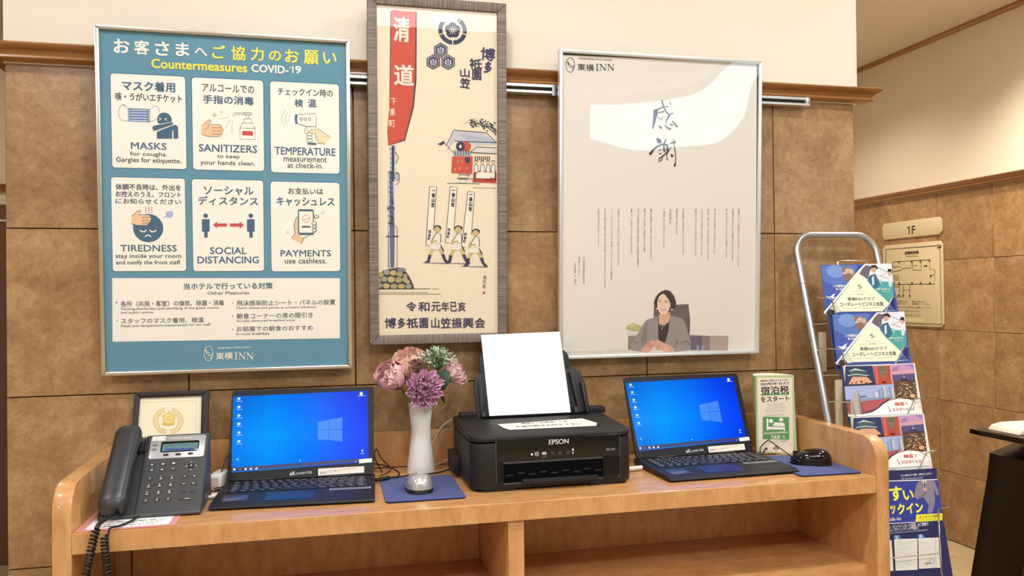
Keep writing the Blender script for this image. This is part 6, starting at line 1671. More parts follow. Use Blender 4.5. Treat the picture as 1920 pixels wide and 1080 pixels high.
# ------------------------------------------------------------------ laptops
SW, SD, LH = .338, .192, .214
def make_laptop(label):
    t = thing('laptop', label, 'laptop', (0, 0, 0), 0, None)
    # wedge base
    pr = [(-SD-.008, .0035), (-SD-.006, .008), (-SD+.01, .0115), (-.004, .0165), (.012, .0165), (.016, .006), (.008, .002), (-SD+.012, .001)]
    base = part('base', G().prism(pr, -SW/2, SW/2, 'x'), M_LAPTOP, t, bevel=.0012, world=False)
    def deck(y): return .0165 + (y+.004)*(.0165-.0115)/(SD-.014)
    km = mesh('key', G().box(-.0075, .0075, -.0058, .0058, 0, .0018), M_KEY, bevel=.0008, seg=1)
    kmw = {}
    sl = atan2(.0165-.0115, SD-.014)
    part('keyboard_well', G().add([(-.152, -.099, deck(-.099)+.0002), (.152, -.099, deck(-.099)+.0002), (.152, -.012, deck(-.012)+.0002), (-.152, -.012, deck(-.012)+.0002)], [(0, 1, 2, 3)]), mat('keyboard_well', (22, 23, 26), .4), t, world=False)
    rows = ['1234567890-^¥', 'QWERTYUIOP@[', 'ASDFGHJKL;:]', 'ZXCVBNM,./_']
    leg = G()
    for r in range(6):
        y = -.019-r*.0148; n = (16, 15, 14, 14, 13, 11)[r]; pitch = .302/n
        xs = []
        if r == 5: ws = [1.2, 1, 1, 1, 1.1, 4.2, 1.1, 1, 1, 1, 1.2]; tot = sum(ws); x = -.151; xs = []; 
        else: ws = [1.0]*n; ws[0] = 1.2; ws[-1] = 1.3; tot = sum(ws); x = -.151
        for k, w_ in enumerate(ws):
            wd = w_*.302/tot; cx = x+wd/2; x += wd
            key = round(wd, 4)
            if key not in kmw: kmw[key] = mesh('key', G().box(-wd/2+.0012, wd/2-.0012, -.0058 if r else -.004, .0058 if r else .004, 0, .0018), M_KEY, bevel=.0007, seg=1)
            o = obj('key', kmw[key], t, (cx, y, deck(y)+.0002), (sl, 0, 0))
            z = deck(y)+.0023
            if 1 <= r <= 4 and 0 < k <= len(rows[r-1]):
                tg = text_geo(rows[r-1][k-1], 1); leg.add([(cx-.003+px*.0032, y+.0015+py*.004, z+.0001) for px, py in tg[0]], tg[1])
                leg.add([(cx+.0015, y-.0035, z), (cx+.0045, y-.0035, z), (cx+.0045, y-.0012, z), (cx+.0015, y-.0012, z)], [(0, 1, 2, 3)])
            elif not (r == 5 and k == 5):
                leg.add([(cx-wd*.22, y-.0008, z), (cx+wd*.18, y-.0008, z), (cx+wd*.18, y+.0012, z), (cx-wd*.22, y+.0012, z)], [(0, 1, 2, 3)])
    tag(obj('key_lettering', mesh('key_lettering', leg, mat('key_legend', (196, 198, 200), .5), fixn=False), t))
    z = deck(-.15)
    def quad(x0, x1, y0, y1, e): return G().add([(x0, y0, deck(y0)+e), (x1, y0, deck(y0)+e), (x1, y1, deck(y1)+e), (x0, y1, deck(y1)+e)], [(0, 1, 2, 3)])
    part('touchpad', quad(-.062, .038, -.178, -.112, .0004), mat('touchpad', (44, 46, 58), .25), t, world=False)
    part('palm_rest_sticker', quad(-.150, -.098, -.170, -.124, .0004), mat('dark_sticker', (58, 62, 78), .3), t, world=False)
    st = quad(-.146, -.104, -.150, -.148, .0006)
    for k in range(3): st.add(quad(-.146, -.108-k*.006, -.158-k*.005, -.1565-k*.005, .0006).v, [(0, 1, 2, 3)])
    part('sticker_print', st, mat('pale_sticker_print', (150, 156, 172), .4), t, world=False)
    part('specification_sticker', quad(.070, .160, -.122, -.106, .0006), mat('grey_sticker', (178, 180, 178), .3, .3), t, world=False)
    sg = G()
    for k in range(3):
        for j in range(11): sg.add(quad(.074+j*.0076, .074+j*.0076+.0052, -.119+k*.0042, -.117+k*.0042, .0008).v, [(0, 1, 2, 3)])
    part('sticker_print', sg, mat('dark_sticker_print', (70, 72, 76), .5), t, world=False)
    # lid: local plane through the hinge
    ez = Vector((0, .08, .2)).normalized(); ex = Vector((1, 0, 0)); n = ex.cross(ez); O = Vector((0, 0, .014))
    M = Matrix(((ex.x, n.x, ez.x, O.x), (ex.y, n.y, ez.y, O.y), (ex.z, n.z, ez.z, O.z), (0, 0, 0, 1)))
    lid = part('lid', G().prism(rrect(-SW/2+.002, .004, SW/2-.002, LH+.004, .008), -.007, -.0006, 'y').xf(M), M_LAPTOP, t, bevel=.001, world=False)
    # bezel ring (gloss)
    part('bezel', G().prism(rrect(-SW/2+.0025, .0045, SW/2-.0025, LH+.0035, .0078), -.0006, -.0001, 'y').xf(M), mat('screen_bezel', (26, 27, 33), .4, spec=.25), t, world=False)
    part('hinge', G().tube([(-.11, .004, .0165), (-.06, .004, .0165)], .005, 10), M_LAPTOP, t, world=False)
    part('hinge', G().tube([(.06, .004, .0165), (.11, .004, .0165)], .005, 10), M_LAPTOP, t, world=False)
    part('webcam', G().lathe([(.0022, 0), (.0022, .0004), (.001, .0004), (.001, .0002)], 14).xf(Matrix.Rotation(pi/2, 4, 'X')).xf(Matrix.Translation((0, .0, 0))).xf(M @ Matrix.Translation((0, .0002, LH-.003))), M_BLACKG, t, world=False)
    flat('screen', t, frame=(O, ex, ez), mats={'SCREEN': M_SCREEN}, emit=.9, only=('display', 'desktop_icon', 'desktop_emblem', 'taskbar_icon'), world=False, lift=.00015)
    flat('screen', t, frame=(O, ex, ez), only=('sticker', 'lettering'), world=False, lift=.00015)
    return t
M_SCREEN = bpy.data.materials.new('glowing_desktop'); M_SCREEN.use_nodes = True; _t = NT(M_SCREEN)
tc = _t.n('ShaderNodeTexCoord'); sx = _t.n('ShaderNodeSeparateXYZ'); _t.l(tc.outputs['Generated'], sx.inputs[0])
gx = _t.ramp(sx.outputs[0], [(0, (6, 128, 232)), (.28, (0, 150, 255)), (.55, (0, 126, 255)), (.8, (0, 84, 252)), (1, (0, 60, 236))])
gz = _t.ramp(sx.outputs[2], [(0, (225, 225, 235)), (.45, (255, 255, 255)), (1, (190, 200, 225))])
em = _t.mix(1.0, gx, gz, 'MULTIPLY'); _t.l(em, _t.b.inputs['Emission Color']); _t.b.inputs['Emission Strength'].default_value = 1.12
_t.b.inputs['Base Color'].default_value = (.001, .001, .001, 1); _t.b.inputs['Roughness'].default_value = .12; _t.b.inputs['Specular IOR Level'].default_value = .06
lap = make_laptop('open black laptop between the desk phone and the silver mouse, blue desktop lit')
lap2 = copy_tree(lap)
lap.location = (-.041, -.1605, DT_); lap.rotation_euler = (0, 0, rad(-4.0))
lap2.location = (.951, -.173, DT_); lap2.rotation_euler = (0, 0, rad(1.2))
lap2['label'] = 'open black laptop between the printer and the green tax stand, blue desktop lit'
for o in (lap, lap2): o['group'] = 'open laptops on the counter'

# ------------------------------------------------------------------ printer
PX0, PX1, PF, PB_ = .327, .707, -.349, -.085
t = thing('inkjet_printer', 'matt black inkjet printer with a sheet standing in its rear feed', 'printer', ((PX0+PX1)/2, -.217, DT_))
def roundbox(x0, x1, y0, y1, z0, z1f, z1b, rf, rb, bev=.006):
    n = 6; pts = []
    for cx, cy, a0, r in ((x1-rf, y0+rf, -90, rf), (x1-rb, y1-rb, 0, rb), (x0+rb, y1-rb, 90, rb), (x0+rf, y0+rf, 180, rf)):
        for k in range(n+1): a = rad(a0+90*k/n); pts.append((cx+r*cos(a), cy+r*sin(a)))
    def top(y): s = (y-y0)/(y1-y0); return z1f+(z1b-z1f)*min(1, s*1.25)
    N = len(pts); g = G()
    g.add([(x, y, z0) for x, y in pts]+[(x, y, top(y)) for x, y in pts], [tuple(range(N))[::-1], tuple(range(N, 2*N))]+[(i, (i+1) % N, N+(i+1) % N, N+i) for i in range(N)])
    return g
part('lower_body', roundbox(PX0, PX1, PF, PB_, .981, 1.084, 1.086, .032, .02), M_PRN, t, bevel=.004)
part('top_cover', roundbox(PX0-.001, PX1+.001, PF-.001, PB_, 1.0865, 1.0975, 1.1115, .034, .02), M_PRN, t, bevel=.0035)
part('rear_housing', G().box(PX0-.014, PX0+.01, -.19, -.088, .984, 1.03), M_PRN, t, bevel=.004)
part('front_panel', G().prism(rrect(.383, 1.0415, .672, 1.092, .004), PF-.0035, PF+.01, 'y'), M_BLACKG, t, bevel=.0015)
part('front_panel', G().prism([(.383, .993), (.398, .993), (.398, 1.041), (.383, 1.041)], PF-.0033, PF+.01, 'y'), M_BLACKG, t)
part('front_panel', G().prism([(.632, .990), (.664, .990), (.672, .998), (.672, 1.041), (.632, 1.041)], PF-.0033, PF+.01, 'y'), M_BLACKG, t)
part('paper_outlet_shade', G().box(.3985, .6315, PF-.0028, PF+.01, .995, 1.037), M_DARK, t)  # solid block, the shade of the outlet's hollow put into its colour
og = G()
for k in range(9): og.box(.404+k*.026, .420+k*.026, PF-.0034, PF-.002, 1.010+(k % 2)*.004, 1.013+(k % 2)*.004)
part('paper_outlet_guide', og, mat('dark_blue_grey', (30, 34, 46), .35), t)
part('output_tray', G().box(.440, .618, PF-.007, PF+.02, .9885, 1.0015), M_PRN, t, bevel=.002)
part('output_tray', G().box(.462, .600, PF-.010, PF-.006, .9905, .9995), M_PRN, t, bevel=.0015)
part('foot', G().box(.352, .428, PF+.002, PF+.05, .976, .990), M_PRN, t, bevel=.003)
part('foot', G().box(.602, .690, PF+.002, PF+.05, .976, .990), M_PRN, t, bevel=.003)
part('foot', G().box(.345, .695, -.15, -.10, .976, .985), M_PRN, t, bevel=.003)
part('seam', G().prism(rrect(.3815, .9915, .6735, 1.0935, .005), PF-.0008, PF+.004, 'y'), mat('seam_grey', (92, 92, 94), .4), t)
def pf(x0, z0, x1, z1, c, emit=0, r=.001, name='button', d=.0006): return part(name, G().prism(rrect(x0, z0, x1, z1, r, 3), PF-.0035-d, PF-.0034, 'y'), mat('pf_%s' % (c,), c, .4, emit=emit), t)
pf(.4615, 1.0535, .4655, 1.0575, (200, 255, 190), 2.5, .0018, 'power_light')
pf(.470, 1.0515, .4795, 1.0605, (150, 150, 148), 0, .001)
pf(.4725, 1.054, .477, 1.058, (110, 110, 110), 0, .0018, d=.0009)
for k, x in enumerate((.487, .507, .524, .543)): pf(x, 1.0515, x+.0095, 1.0605, (30, 30, 32), 0, .001)
pf(.4865, 1.0535, .4975, 1.0595, (206, 206, 204), 0, .0025, 'button', .0009); pf(.4875, 1.047, .4975, 1.0495, (90, 90, 90), 0, .0005, 'button', .0004)
pf(.5575, 1.0585, .5615, 1.0635, (210, 210, 208), 0, .0004, 'paper_light'); pf(.558, 1.0515, .561, 1.0555, (230, 230, 228), 0, .0014, 'ink_light')
def ptext(s, x0, x1, z0, z1, c, m='print'):
    tg = text_geo(s, 3); g = G(); d = .0040 if m in ('logo', 'model') else .0046
    for q in range(3 if m == 'logo' else 1): g.add([((x0+x1)/2+px*(x1-x0)+(q-1)*.00035*(m == 'logo'), PF-d-q*.00003, (z0+z1)/2+py*(z1-z0)) for px, py in tg[0]], tg[1])
    return part('lettering', g, mat('ink_'+m, c, .4), t, fixn=False)
ptext('EPSON', .5035, .5495, 1.0755, 1.0865, (214, 214, 212), 'logo'); ptext('PX-105', .640, .660, 1.0545, 1.0595, (190, 190, 188), 'model')
ptext('WiFi', .4885, .4960, 1.0552, 1.0578, (40, 40, 42), 'dark'); ptext('Wi-Fi', .508, .5155, 1.0545, 1.0575, (130, 130, 130), 'g1'); ptext('A↻', .525, .5325, 1.054, 1.059, (140, 140, 140), 'g2'); ptext('×', .5455, .5505, 1.0535, 1.0585, (100, 100, 100), 'g3')
# label strip on the cover
lz = lambda y: 1.0990+(y+.349)*.0653
g = G().add([(.420, -.300, lz(-.300)), (.648, -.304, lz(-.304)), (.648, -.235, 1.1082), (.420, -.232, 1.1084)], [(0, 1, 2, 3)])
lb = [(.428, -.288), (.637, -.291), (.650, -.262), (.630, -.206), (.413, -.226), (.418, -.262)]
def topz(y): s = (y-PF+.001)/(PB_-PF+.001); return 1.0975+(1.1115-1.0975)*min(1, s*1.25)+.0006
part('notice_label', G().add([(x, y, topz(y)) for x, y in lb], [tuple(range(6))]), mat('cream_label', (238, 234, 218), .5), t, fixn=False)
tg1 = text_geo('無線をご利用頂くため', 2); tg2 = text_geo('大量印刷はお控え下さい', 2); g = G()
for tgx, cy, x0, x1, h in ((tg1, -.230, .470, .585, .018), (tg2, -.262, .447, .610, .020)): g.add([((x0+x1)/2+px*(x1-x0), cy+py*h, topz(cy+py*h)+.0005) for px, py in tgx[0]], tgx[1])
part('label_print', g, mat('label_black', (50, 48, 46), .6), t, fixn=False)
# rear feed: plane leaning back
ez = Vector((0, .075, .2)).normalized(); ex = Vector((1, 0, 0)); nn = ex.cross(ez); O = Vector((.52, -.135, 1.093))
MP = Matrix(((1, nn.x, ez.x, O.x), (0, nn.y, ez.y, O.y), (0, nn.z, ez.z, O.z), (0, 0, 0, 1)))
def leaf(name, poly, d0, d1, m, bev=.002): return part(name, G().prism(poly, d0, d1, 'y').xf(MP), m, t, bevel=bev)
leaf('paper_support', [(-.136, 0), (.160, 0), (.157, .095), (.146, .128), (.132, .138), (-.118, .134), (-.134, .122), (-.140, .10)], -.010, -.004, M_PRN)
leaf('paper_support_rib', [(-.1285, .02), (-.120, .02), (-.118, .118), (-.128, .112)], -.0042, .003, M_PRN, .001)
leaf('paper_support_rib', [(.128, .01), (.136, .01), (.122, .126), (.114, .126)], -.0042, .004, M_PRN, .001)
leaf('paper_support_rib', [(.148, .01), (.156, .01), (.148, .10), (.141, .10)], -.0042, .004, M_PRN, .001)
leaf('support_extension', rrect(-.119, .10, .122, .192, .024), -.015, -.009, M_PRN)
leaf('edge_guide', [(-.128, -.006), (-.115, -.006), (-.117, .03), (-.126, .03)], -.002, .008, M_PRN, .001)
leaf('edge_guide', [(.112, -.006), (.127, -.006), (.124, .034), (.114, .034)], -.002, .008, M_PRN, .001)
part('feed_slot_shade', G().box(.392, .668, -.150, -.116, 1.1075, 1.1128), M_DARK, t, bevel=.0008)  # solid block coloured like the shade down the feed opening
part('feed_cover_hinge', G().box(.340, .378, -.125, -.10, 1.108, 1.122), M_PRN, t, bevel=.003)
part('feed_cover_hinge', G().box(.674, .718, -.135, -.10, 1.108, 1.124), M_PRN, t, bevel=.003)
pap = tag(obj('sheet_of_paper', mesh('sheet_of_paper', G().add([(-.107+.002*0, .0, 0), (.105, .0, 0), (.105, .0, .222), (-.107, .0, .222), (-.107, -.0006, 0), (.105, -.0006, 0), (.105, -.0006, .222), (-.107, -.0006, .222)], [(0, 1, 2, 3), (7, 6, 5, 4), (0, 4, 5, 1), (1, 5, 6, 2), (2, 6, 7, 3), (3, 7, 4, 0)]), M_PAPER)), 'blank white sheet standing in the rear feed of the black printer', 'paper')
pap.matrix_world = MP @ Matrix.Translation((.0, .0035, .012)) @ Matrix.Rotation(rad(-1.2), 4, 'Y')

# ------------------------------------------------------------------ desk phone
(PO, pex, pez), _ = ART['phone']; PO, pex, pez = Vector(PO), Vector(pex), Vector(pez); pn = pex.cross(pez)
MF = Matrix(((pex.x, pn.x, pez.x, PO.x), (pex.y, pn.y, pez.y, PO.y), (pex.z, pn.z, pez.z, PO.z), (0, 0, 0, 1)))
ph = thing('desk_phone', 'charcoal office desk phone with a grey keypad face at the counter end', 'telephone', (-.335, -.29, DT_))
prof = [(-.370, .9772), (-.370, .985), (-.366, .9862), (-.2285, 1.1172), (-.219, 1.118), (-.205, 1.10), (-.20, .9772)]
def wedge(x0, x1, pr): return G().prism(pr, x0, x1, 'x')
part('body', wedge(-.361, -.2345, prof), M_PHONE, ph, bevel=.005, seg=3)
prof2 = [(y, z-.012 if z > .99 else z) for y, z in prof]
part('handset_cradle', wedge(-.428, -.359, prof2), M_HANDSET, ph, bevel=.006, seg=3)
def onface(u0, v0, u1, v1, r, d0, d1): return G().prism(rrect(u0*1e-4, v0*1e-4, u1*1e-4, v1*1e-4, r), d0, d1, 'y').xf(MF)
def pq(k): return [(a*1e-4, b*1e-4) for a, b in PT[k]]
part('faceplate', onface(-168, 1296, 945, 1885, .006, .0008, .0026), M_SILVER, ph, bevel=.0006)
part('display_bezel', onface(52, 1450, 822, 1728, .004, .0024, .0038), M_BLACKG, ph, bevel=.0005)
part('display', onface(86, 1472, 802, 1662, .001, .0036, .0041), mat('lcd_glass', (118, 164, 168), .15, emit=.7), ph)
for k, nm in ((0, 'name_label'),): part(nm, onface(-140, 1768, 122, 1882, .0005, .0025, .0029), mat('white_label', (240, 238, 232), .6), ph)
(PA, _it) = ART['phone']
flat('phone', ph, frame=(PO+pn*.0041, pex, pez), lift=.0001, emit=0)
def oval(cx, cy, a, b, h, m, nm='button', r0=.002):
    n = 20; g = G(); prof_ = [(1, r0), (1, r0+h*.6), (.86, r0+h), (0.4, r0+h*1.06)]
    for s, z in prof_: g.v += [(cx+a*s*cos(2*pi*k/n), z, cy+b*s*sin(2*pi*k/n)) for k in range(n)]
    g.f = [(j*n+k, j*n+(k+1) % n, (j+1)*n+(k+1) % n, (j+1)*n+k) for j in range(3) for k in range(n)]+[tuple(3*n+k for k in range(n))]; g.m = [0]*len(g.f)
    return part(nm, g.xf(MF), m, ph, smooth=True)
MB_ = mat('phone_button', (58, 57, 58), .3); lg = G()
def glyph(s, cx, cy, w_, h_, d):
    if s == '1': w_ *= .35
    tg = text_geo(s, 2); lg.add([MF @ Vector((cx+px*w_, d, cy+py*h_)) for px, py in tg[0]], tg[1])
for k, (u, v) in enumerate(PT['num']):
    oval(u*1e-4, v*1e-4, .0062, .0062, .003, MB_, 'number_button', -.0005); glyph('123456789*0#'[k], u*1e-4, v*1e-4+.0008, .0032, .0052, .0031)
    if 0 < k < 9: lg.add([MF @ Vector(p) for p in ((u*1e-4-.003, .0030, v*1e-4-.0036), (u*1e-4+.003, .0030, v*1e-4-.0036), (u*1e-4+.003, .0030, v*1e-4-.0025), (u*1e-4-.003, .0030, v*1e-4-.0025))], [(0, 1, 2, 3)])
for k, (u, v) in enumerate(PT['func']): oval(u*1e-4, v*1e-4, .0068, .0034, .003, MB_, 'button', -.0005); glyph('▲●■◄♦O'[k], u*1e-4, v*1e-4+.0003, .005, .0035, .0031)
for k, (u, v) in enumerate(PT['side']): oval(u*1e-4, v*1e-4, .0068, .0034, .003, MB_, 'button', -.0005); glyph('♪▲◄►--'[k], u*1e-4, v*1e-4+.0003, .0045, .003, .0031) if k < 4 else None
for u, v in PT['soft']: oval(u*1e-4, v*1e-4, .0054, .0026, .0025, mat('grey_button', (128, 126, 122), .3), 'button', .002)
for u, v in PT['soft2']: oval(u*1e-4, v*1e-4, .0058, .0026, .0028, mat('brown_black_button', (54, 44, 44), .3), 'button', .002)
u, v = PT['vol'][0]; oval(u*1e-4, v*1e-4, .0165, .0034, .003, MB_, 'volume_rocker', -.0005); lg.add([MF @ Vector(p) for p in ((u*1e-4-.004, .0031, v*1e-4-.0006), (u*1e-4+.005, .0031, v*1e-4-.0004), (u*1e-4+.005, .0031, v*1e-4+.001), (u*1e-4-.004, .0031, v*1e-4+.0006))], [(0, 1, 2, 3)])
u, v = PT['dpad'][0]; u *= 1e-4; v *= 1e-4; oval(u, v, .0138, .0138, .002, mat('dpad_black', (34, 33, 34), .3), 'navigation_ring', -.0005); oval(u, v, .005, .005, .0035, MB_, 'button', .0); glyph('●', u, v, .003, .003, .0040)
for a, s in ((0, '►'), (90, '▲'), (180, '◄'), (270, '▼')): glyph(s, u+.0098*cos(rad(a)), v+.0098*sin(rad(a)), .003, .003, .0020)
part('button_lettering', lg, mat('button_legend', (226, 226, 224), .5), ph, fixn=False)
# handset: a long rounded grip lying in the cradle
hs = G(); ring = []; NS = 22; NR = 16
for i in range(NS):
    s = i/(NS-1); v = -.004+s*.201
    wd = .0245+.003*(abs(s-.5)*2)**2; th = .0135+.009*(abs(s-.5)*2)**2.2
    if s < .06: wd *= (.72+.28*s/.06); th *= (.6+.4*s/.06)
    if s > .93: wd *= (.75+.25*(1-s)/.07); th *= (.6+.4*(1-s)/.07)
    arch = .010*(1-(2*s-1)**2)+.020; cxu = -.0635+.006*s
    for k in range(NR):
        a = 2*pi*k/NR; ca, sa = cos(a), sin(a); e = .55
        hs.v.append((cxu+wd*abs(ca)**e*(1 if ca > 0 else -1), arch+th*abs(sa)**.8*(1 if sa > 0 else -1), v))
hs.f = [(i*NR+k, i*NR+(k+1) % NR, (i+1)*NR+(k+1) % NR, (i+1)*NR+k) for i in range(NS-1) for k in range(NR)]+[tuple(range(NR))[::-1], tuple((NS-1)*NR+k for k in range(NR))]; hs.m = [0]*len(hs.f)
hand = part('handset', hs.xf(MF), M_HANDSET, ph, smooth=True)
gr = G()
for k in range(5): gr.prism([(-.040+k*.0045, .150), (-.0375+k*.0045, .150), (-.0375+k*.0045, .188), (-.040+k*.0045, .188)], -.006, .004, 'y')
part('speaker_grille_rib', gr.xf(MF), M_HANDSET, ph)
def coil(path, r, turns, wire, name, label):
    P = smooth_path(path, 14); L = [0]
    for a, b in zip(P, P[1:]): L.append(L[-1]+(b-a).length)
    N = turns*12; out = []; j = 0
    for i in range(N+1):
        s = L[-1]*i/N
        while j < len(P)-2 and L[j+1] < s: j += 1
        f = (s-L[j])/max(1e-9, L[j+1]-L[j]); p = P[j].lerp(P[j+1], f); tn = (P[j+1]-P[j]).normalized()
        u = Vector((0, 1, 0)); u = (u-tn*u.dot(tn)).normalized(); w2 = tn.cross(u); an = 2*pi*turns*i/N
        out.append(p+(u*cos(an)+w2*sin(an))*r)
    return out
cord = thing('phone_cord', 'coiled black phone cord looping down over the front edge of the counter', 'cord', (-.41, -.46, .90))
c1 = [(-.407, -.459, .985), (-.4115, -.462, .965), (-.418, -.464, .935), (-.425, -.466, .895), (-.430, -.466, .85), (-.424, -.466, .78)]
c2 = [(-.3925, -.462, .972), (-.391, -.464, .95), (-.388, -.466, .915), (-.385, -.468, .875), (-.387, -.468, .83), (-.395, -.468, .78), (-.41, -.468, .755), (-.424, -.466, .78)]
part('coil', G().tube(coil(c1, .0062, 30, .0019, '', ''), .0021, 6), M_CABLE, cord, smooth=True)
part('coil', G().tube(coil(c2, .0062, 40, .0019, '', ''), .0021, 6), M_CABLE, cord, smooth=True)
part('lead', G().tube(smooth_path([(-.385, -.366, .992), (-.390, -.385, .990), (-.398, -.42, .993), (-.404, -.448, .992), (-.407, -.459, .985)], 6), .0042, 8), M_CABLE, cord, smooth=True)
part('lead', G().tube(smooth_path([(-.352, -.370, .982), (-.357, -.395, .981), (-.372, -.43, .981), (-.383, -.452, .984), (-.3855, -.459, .979), (-.3865, -.462, .972)], 6), .0022, 8), M_CABLE, cord, smooth=True)

# notice slipped under the phone
nt = thing('desk_notice', 'white notice card with a pink border lying under the desk phone', 'card', (-.35, -.39, DT_+.0005))
part('card', G().box(-.449, -.272, -.4385, -.300, DT_+.0002, DT_+.0008), mat('pink_card', (226, 150, 150), .5), nt)
part('white_field', G().prism(rrect(-.435, -.427, -.286, -.31, .006), DT_+.0008, DT_+.0010), M_PAPER, nt)
g = G()
for k, s in enumerate(('フロントへのご連絡はこちらの電話をご利用ください', 'ダイヤル九番を押してください', 'お気軽にお問い合わせください')):
    tg = text_geo(s, 1)
    for q in range(2): g.add([(-.360+px*(.13-k*.012)+q*.0004, -.385-k*.0145+py*.008, DT_+.0012) for px, py in tg[0]], tg[1])
part('lettering', g, mat('dark_ink', (46, 44, 48), .6), nt, fixn=False)

# ------------------------------------------------------------------ award
aw = thing('framed_certificate', 'small black-framed cream certificate with a gold wreath seal behind the phone', 'certificate', (-.343, -.09, DT_))
(AO, aex, aez), _ = ART['award']; AO, aex, aez = Vector(AO), Vector(aex), Vector(aez); an = aex.cross(aez)
MA = Matrix(((aex.x, an.x, aez.x, AO.x), (aex.y, an.y, aez.y, AO.y), (aex.z, an.z, aez.z, AO.z), (0, 0, 0, 1)))
a = [(-.083, 0), (.088, 0), (.086, .2235), (-.081, .2235)]; b = [(-.0705, .012), (.0722, .012), (.0702, .2105), (-.0685, .2105)]
for i in range(4):
    j = (i+1) % 4; poly = [a[i], a[j], b[j], b[i]]
    part('frame', G().add([(p[0], d, p[1]) for d in (-.008, .007) for p in poly], [(0, 1, 2, 3), (7, 6, 5, 4), (0, 4, 5, 1), (1, 5, 6, 2), (2, 6, 7, 3), (3, 7, 4, 0)]).xf(MA), mat('dark_brown_frame', (44, 37, 36), .45, spec=.3), aw, bevel=.002)
part('mount', G().box(-.074, .075, -.004, -.0005, .008, .214).xf(MA), mat('certificate_paper', (241, 230, 200), .6), aw)
flat('award', aw, lift=.0002)

# ------------------------------------------------------------------ tax stand
tx = thing('tabletop_stand', 'green and cream folded card stand about lodging tax beside the second laptop', 'sign', (1.207, -.13, DT_))
(TO, tex, tez), _ = ART['tax']; TO, tex, tez = Vector(TO), Vector(tex), Vector(tez)
MT = Matrix(((tex.x, tex.cross(tez).x, tez.x, TO.x), (tex.y, tex.cross(tez).y, tez.y, TO.y), (tex.z, tex.cross(tez).z, tez.z, TO.z), (0, 0, 0, 1)))
hw = .0545; arc_ = [(-hw, 0), (hw, 0)]+[(hw*cos(rad(a)), -.078*sin(rad(a))) for a in range(20, 180, 20)]
g = G(); N = len(arc_)
def tp(x, y, s): q = MT @ Vector((x, -.001, .2075*s)); return (q.x, q.y-y, q.z)
g.add([tp(x, y, 0) for x, y in arc_]+[tp(x, y, 1) for x, y in arc_], [tuple(range(N))]+[(i, (i+1) % N, N+(i+1) % N, N+i) for i in range(N)])
g.add([tp(x, y, 1) for x, y in arc_], [tuple(range(N))], 1)
part('folded_card', g, [mat('green_card', (188, 208, 148), .5), mat('pale_card_inside', (244, 244, 224), .5)], tx)
flat('tax', tx, lift=.0002)

# ------------------------------------------------------------------ mouse pads and mice
def pad(name_label, x0, x1, y0, y1, rz, c):
    p = thing('mouse_pad', name_label, 'mouse pad', (c[0], c[1], DT_), rz, 'blue mouse pads')
    part('cloth_top', G().prism(rrect(x0, y0, x1, y1, .012), .0018, .0034), M_NAVY, p, world=False, bevel=.0005, seg=1)
    part('rubber_base', G().prism(rrect(x0, y0, x1, y1, .012), .0001, .0018), M_RUBBER, p, world=False); return p
pad('blue cloth mouse pad under the silver mouse', -.086, .086, -.116, .116, rad(-1.0), (.2235, -.27))
pad('blue cloth mouse pad under the black mouse, beside the raised desk side', -.080, .082, -.118, .118, rad(-2), (1.190, -.291))
def mouse(L, W, H, mt, mb, label, loc, rz, silver):
    p = thing('mouse', label, 'mouse', loc, rz)
    def shell(z0, z1, sc=1):
        g = G(); nu, nv = 20, 9; rows = []
        for j in range(nv):
            th = (j/(nv-1))*pi/2; rr = cos(th)**.62 if j < nv-1 else 0
            for i in range(nu):
                a = 2*pi*i/nu; ca, sa = cos(a), sin(a); x = W/2*abs(sa)**.8*(1 if sa > 0 else -1)*(1-.10*ca)
                y = L/2*abs(ca)**.85*(1 if ca > 0 else -1)
                hump = 1-.28*(y*rr/(L/2))-.12*(y*rr/(L/2))**2
                g.v.append((x*rr*sc, y*rr*sc, z0+(z1-z0)*(sin(th)**.9)*hump))
        g.f = [(j*nu+i, j*nu+(i+1) % nu, (j+1)*nu+(i+1) % nu, (j+1)*nu+i) for j in range(nv-1) for i in range(nu)]+[tuple(range(nu))[::-1]]; g.m = [0]*len(g.f); return g
    part('skirt', shell(.001, H*.70, 1.0), mb, p, smooth=True, world=False)
    part('shell', shell(H*.24, H*1.01, .985), mt, p, smooth=True, world=False)
    part('scroll_wheel', G().tube([(-.003, L*.30, H*.62), (.003, L*.30, H*.62)], .0065, 14), M_RUBBER, p, smooth=True, world=False)
    part('button_seam', G().box(-.0004, .0004, L*.12, L*.42, H*.45, H*.86), M_RUBBER, p, world=False); return p
mouse(.100, .060, .038, mat('silver_mouse_shell', (206, 204, 202), .22, .55, coat=.3), M_BLACK, 'silver and black mouse on the pad between the laptop and the printer', (.216, -.292, DT_+.0035), rad(2), 1)
mouse(.102, .062, .036, M_BLACKG, M_BLACKG, 'glossy black mouse on the pad nearest the desk end', (1.206, -.292, DT_+.0035), rad(62), 0)

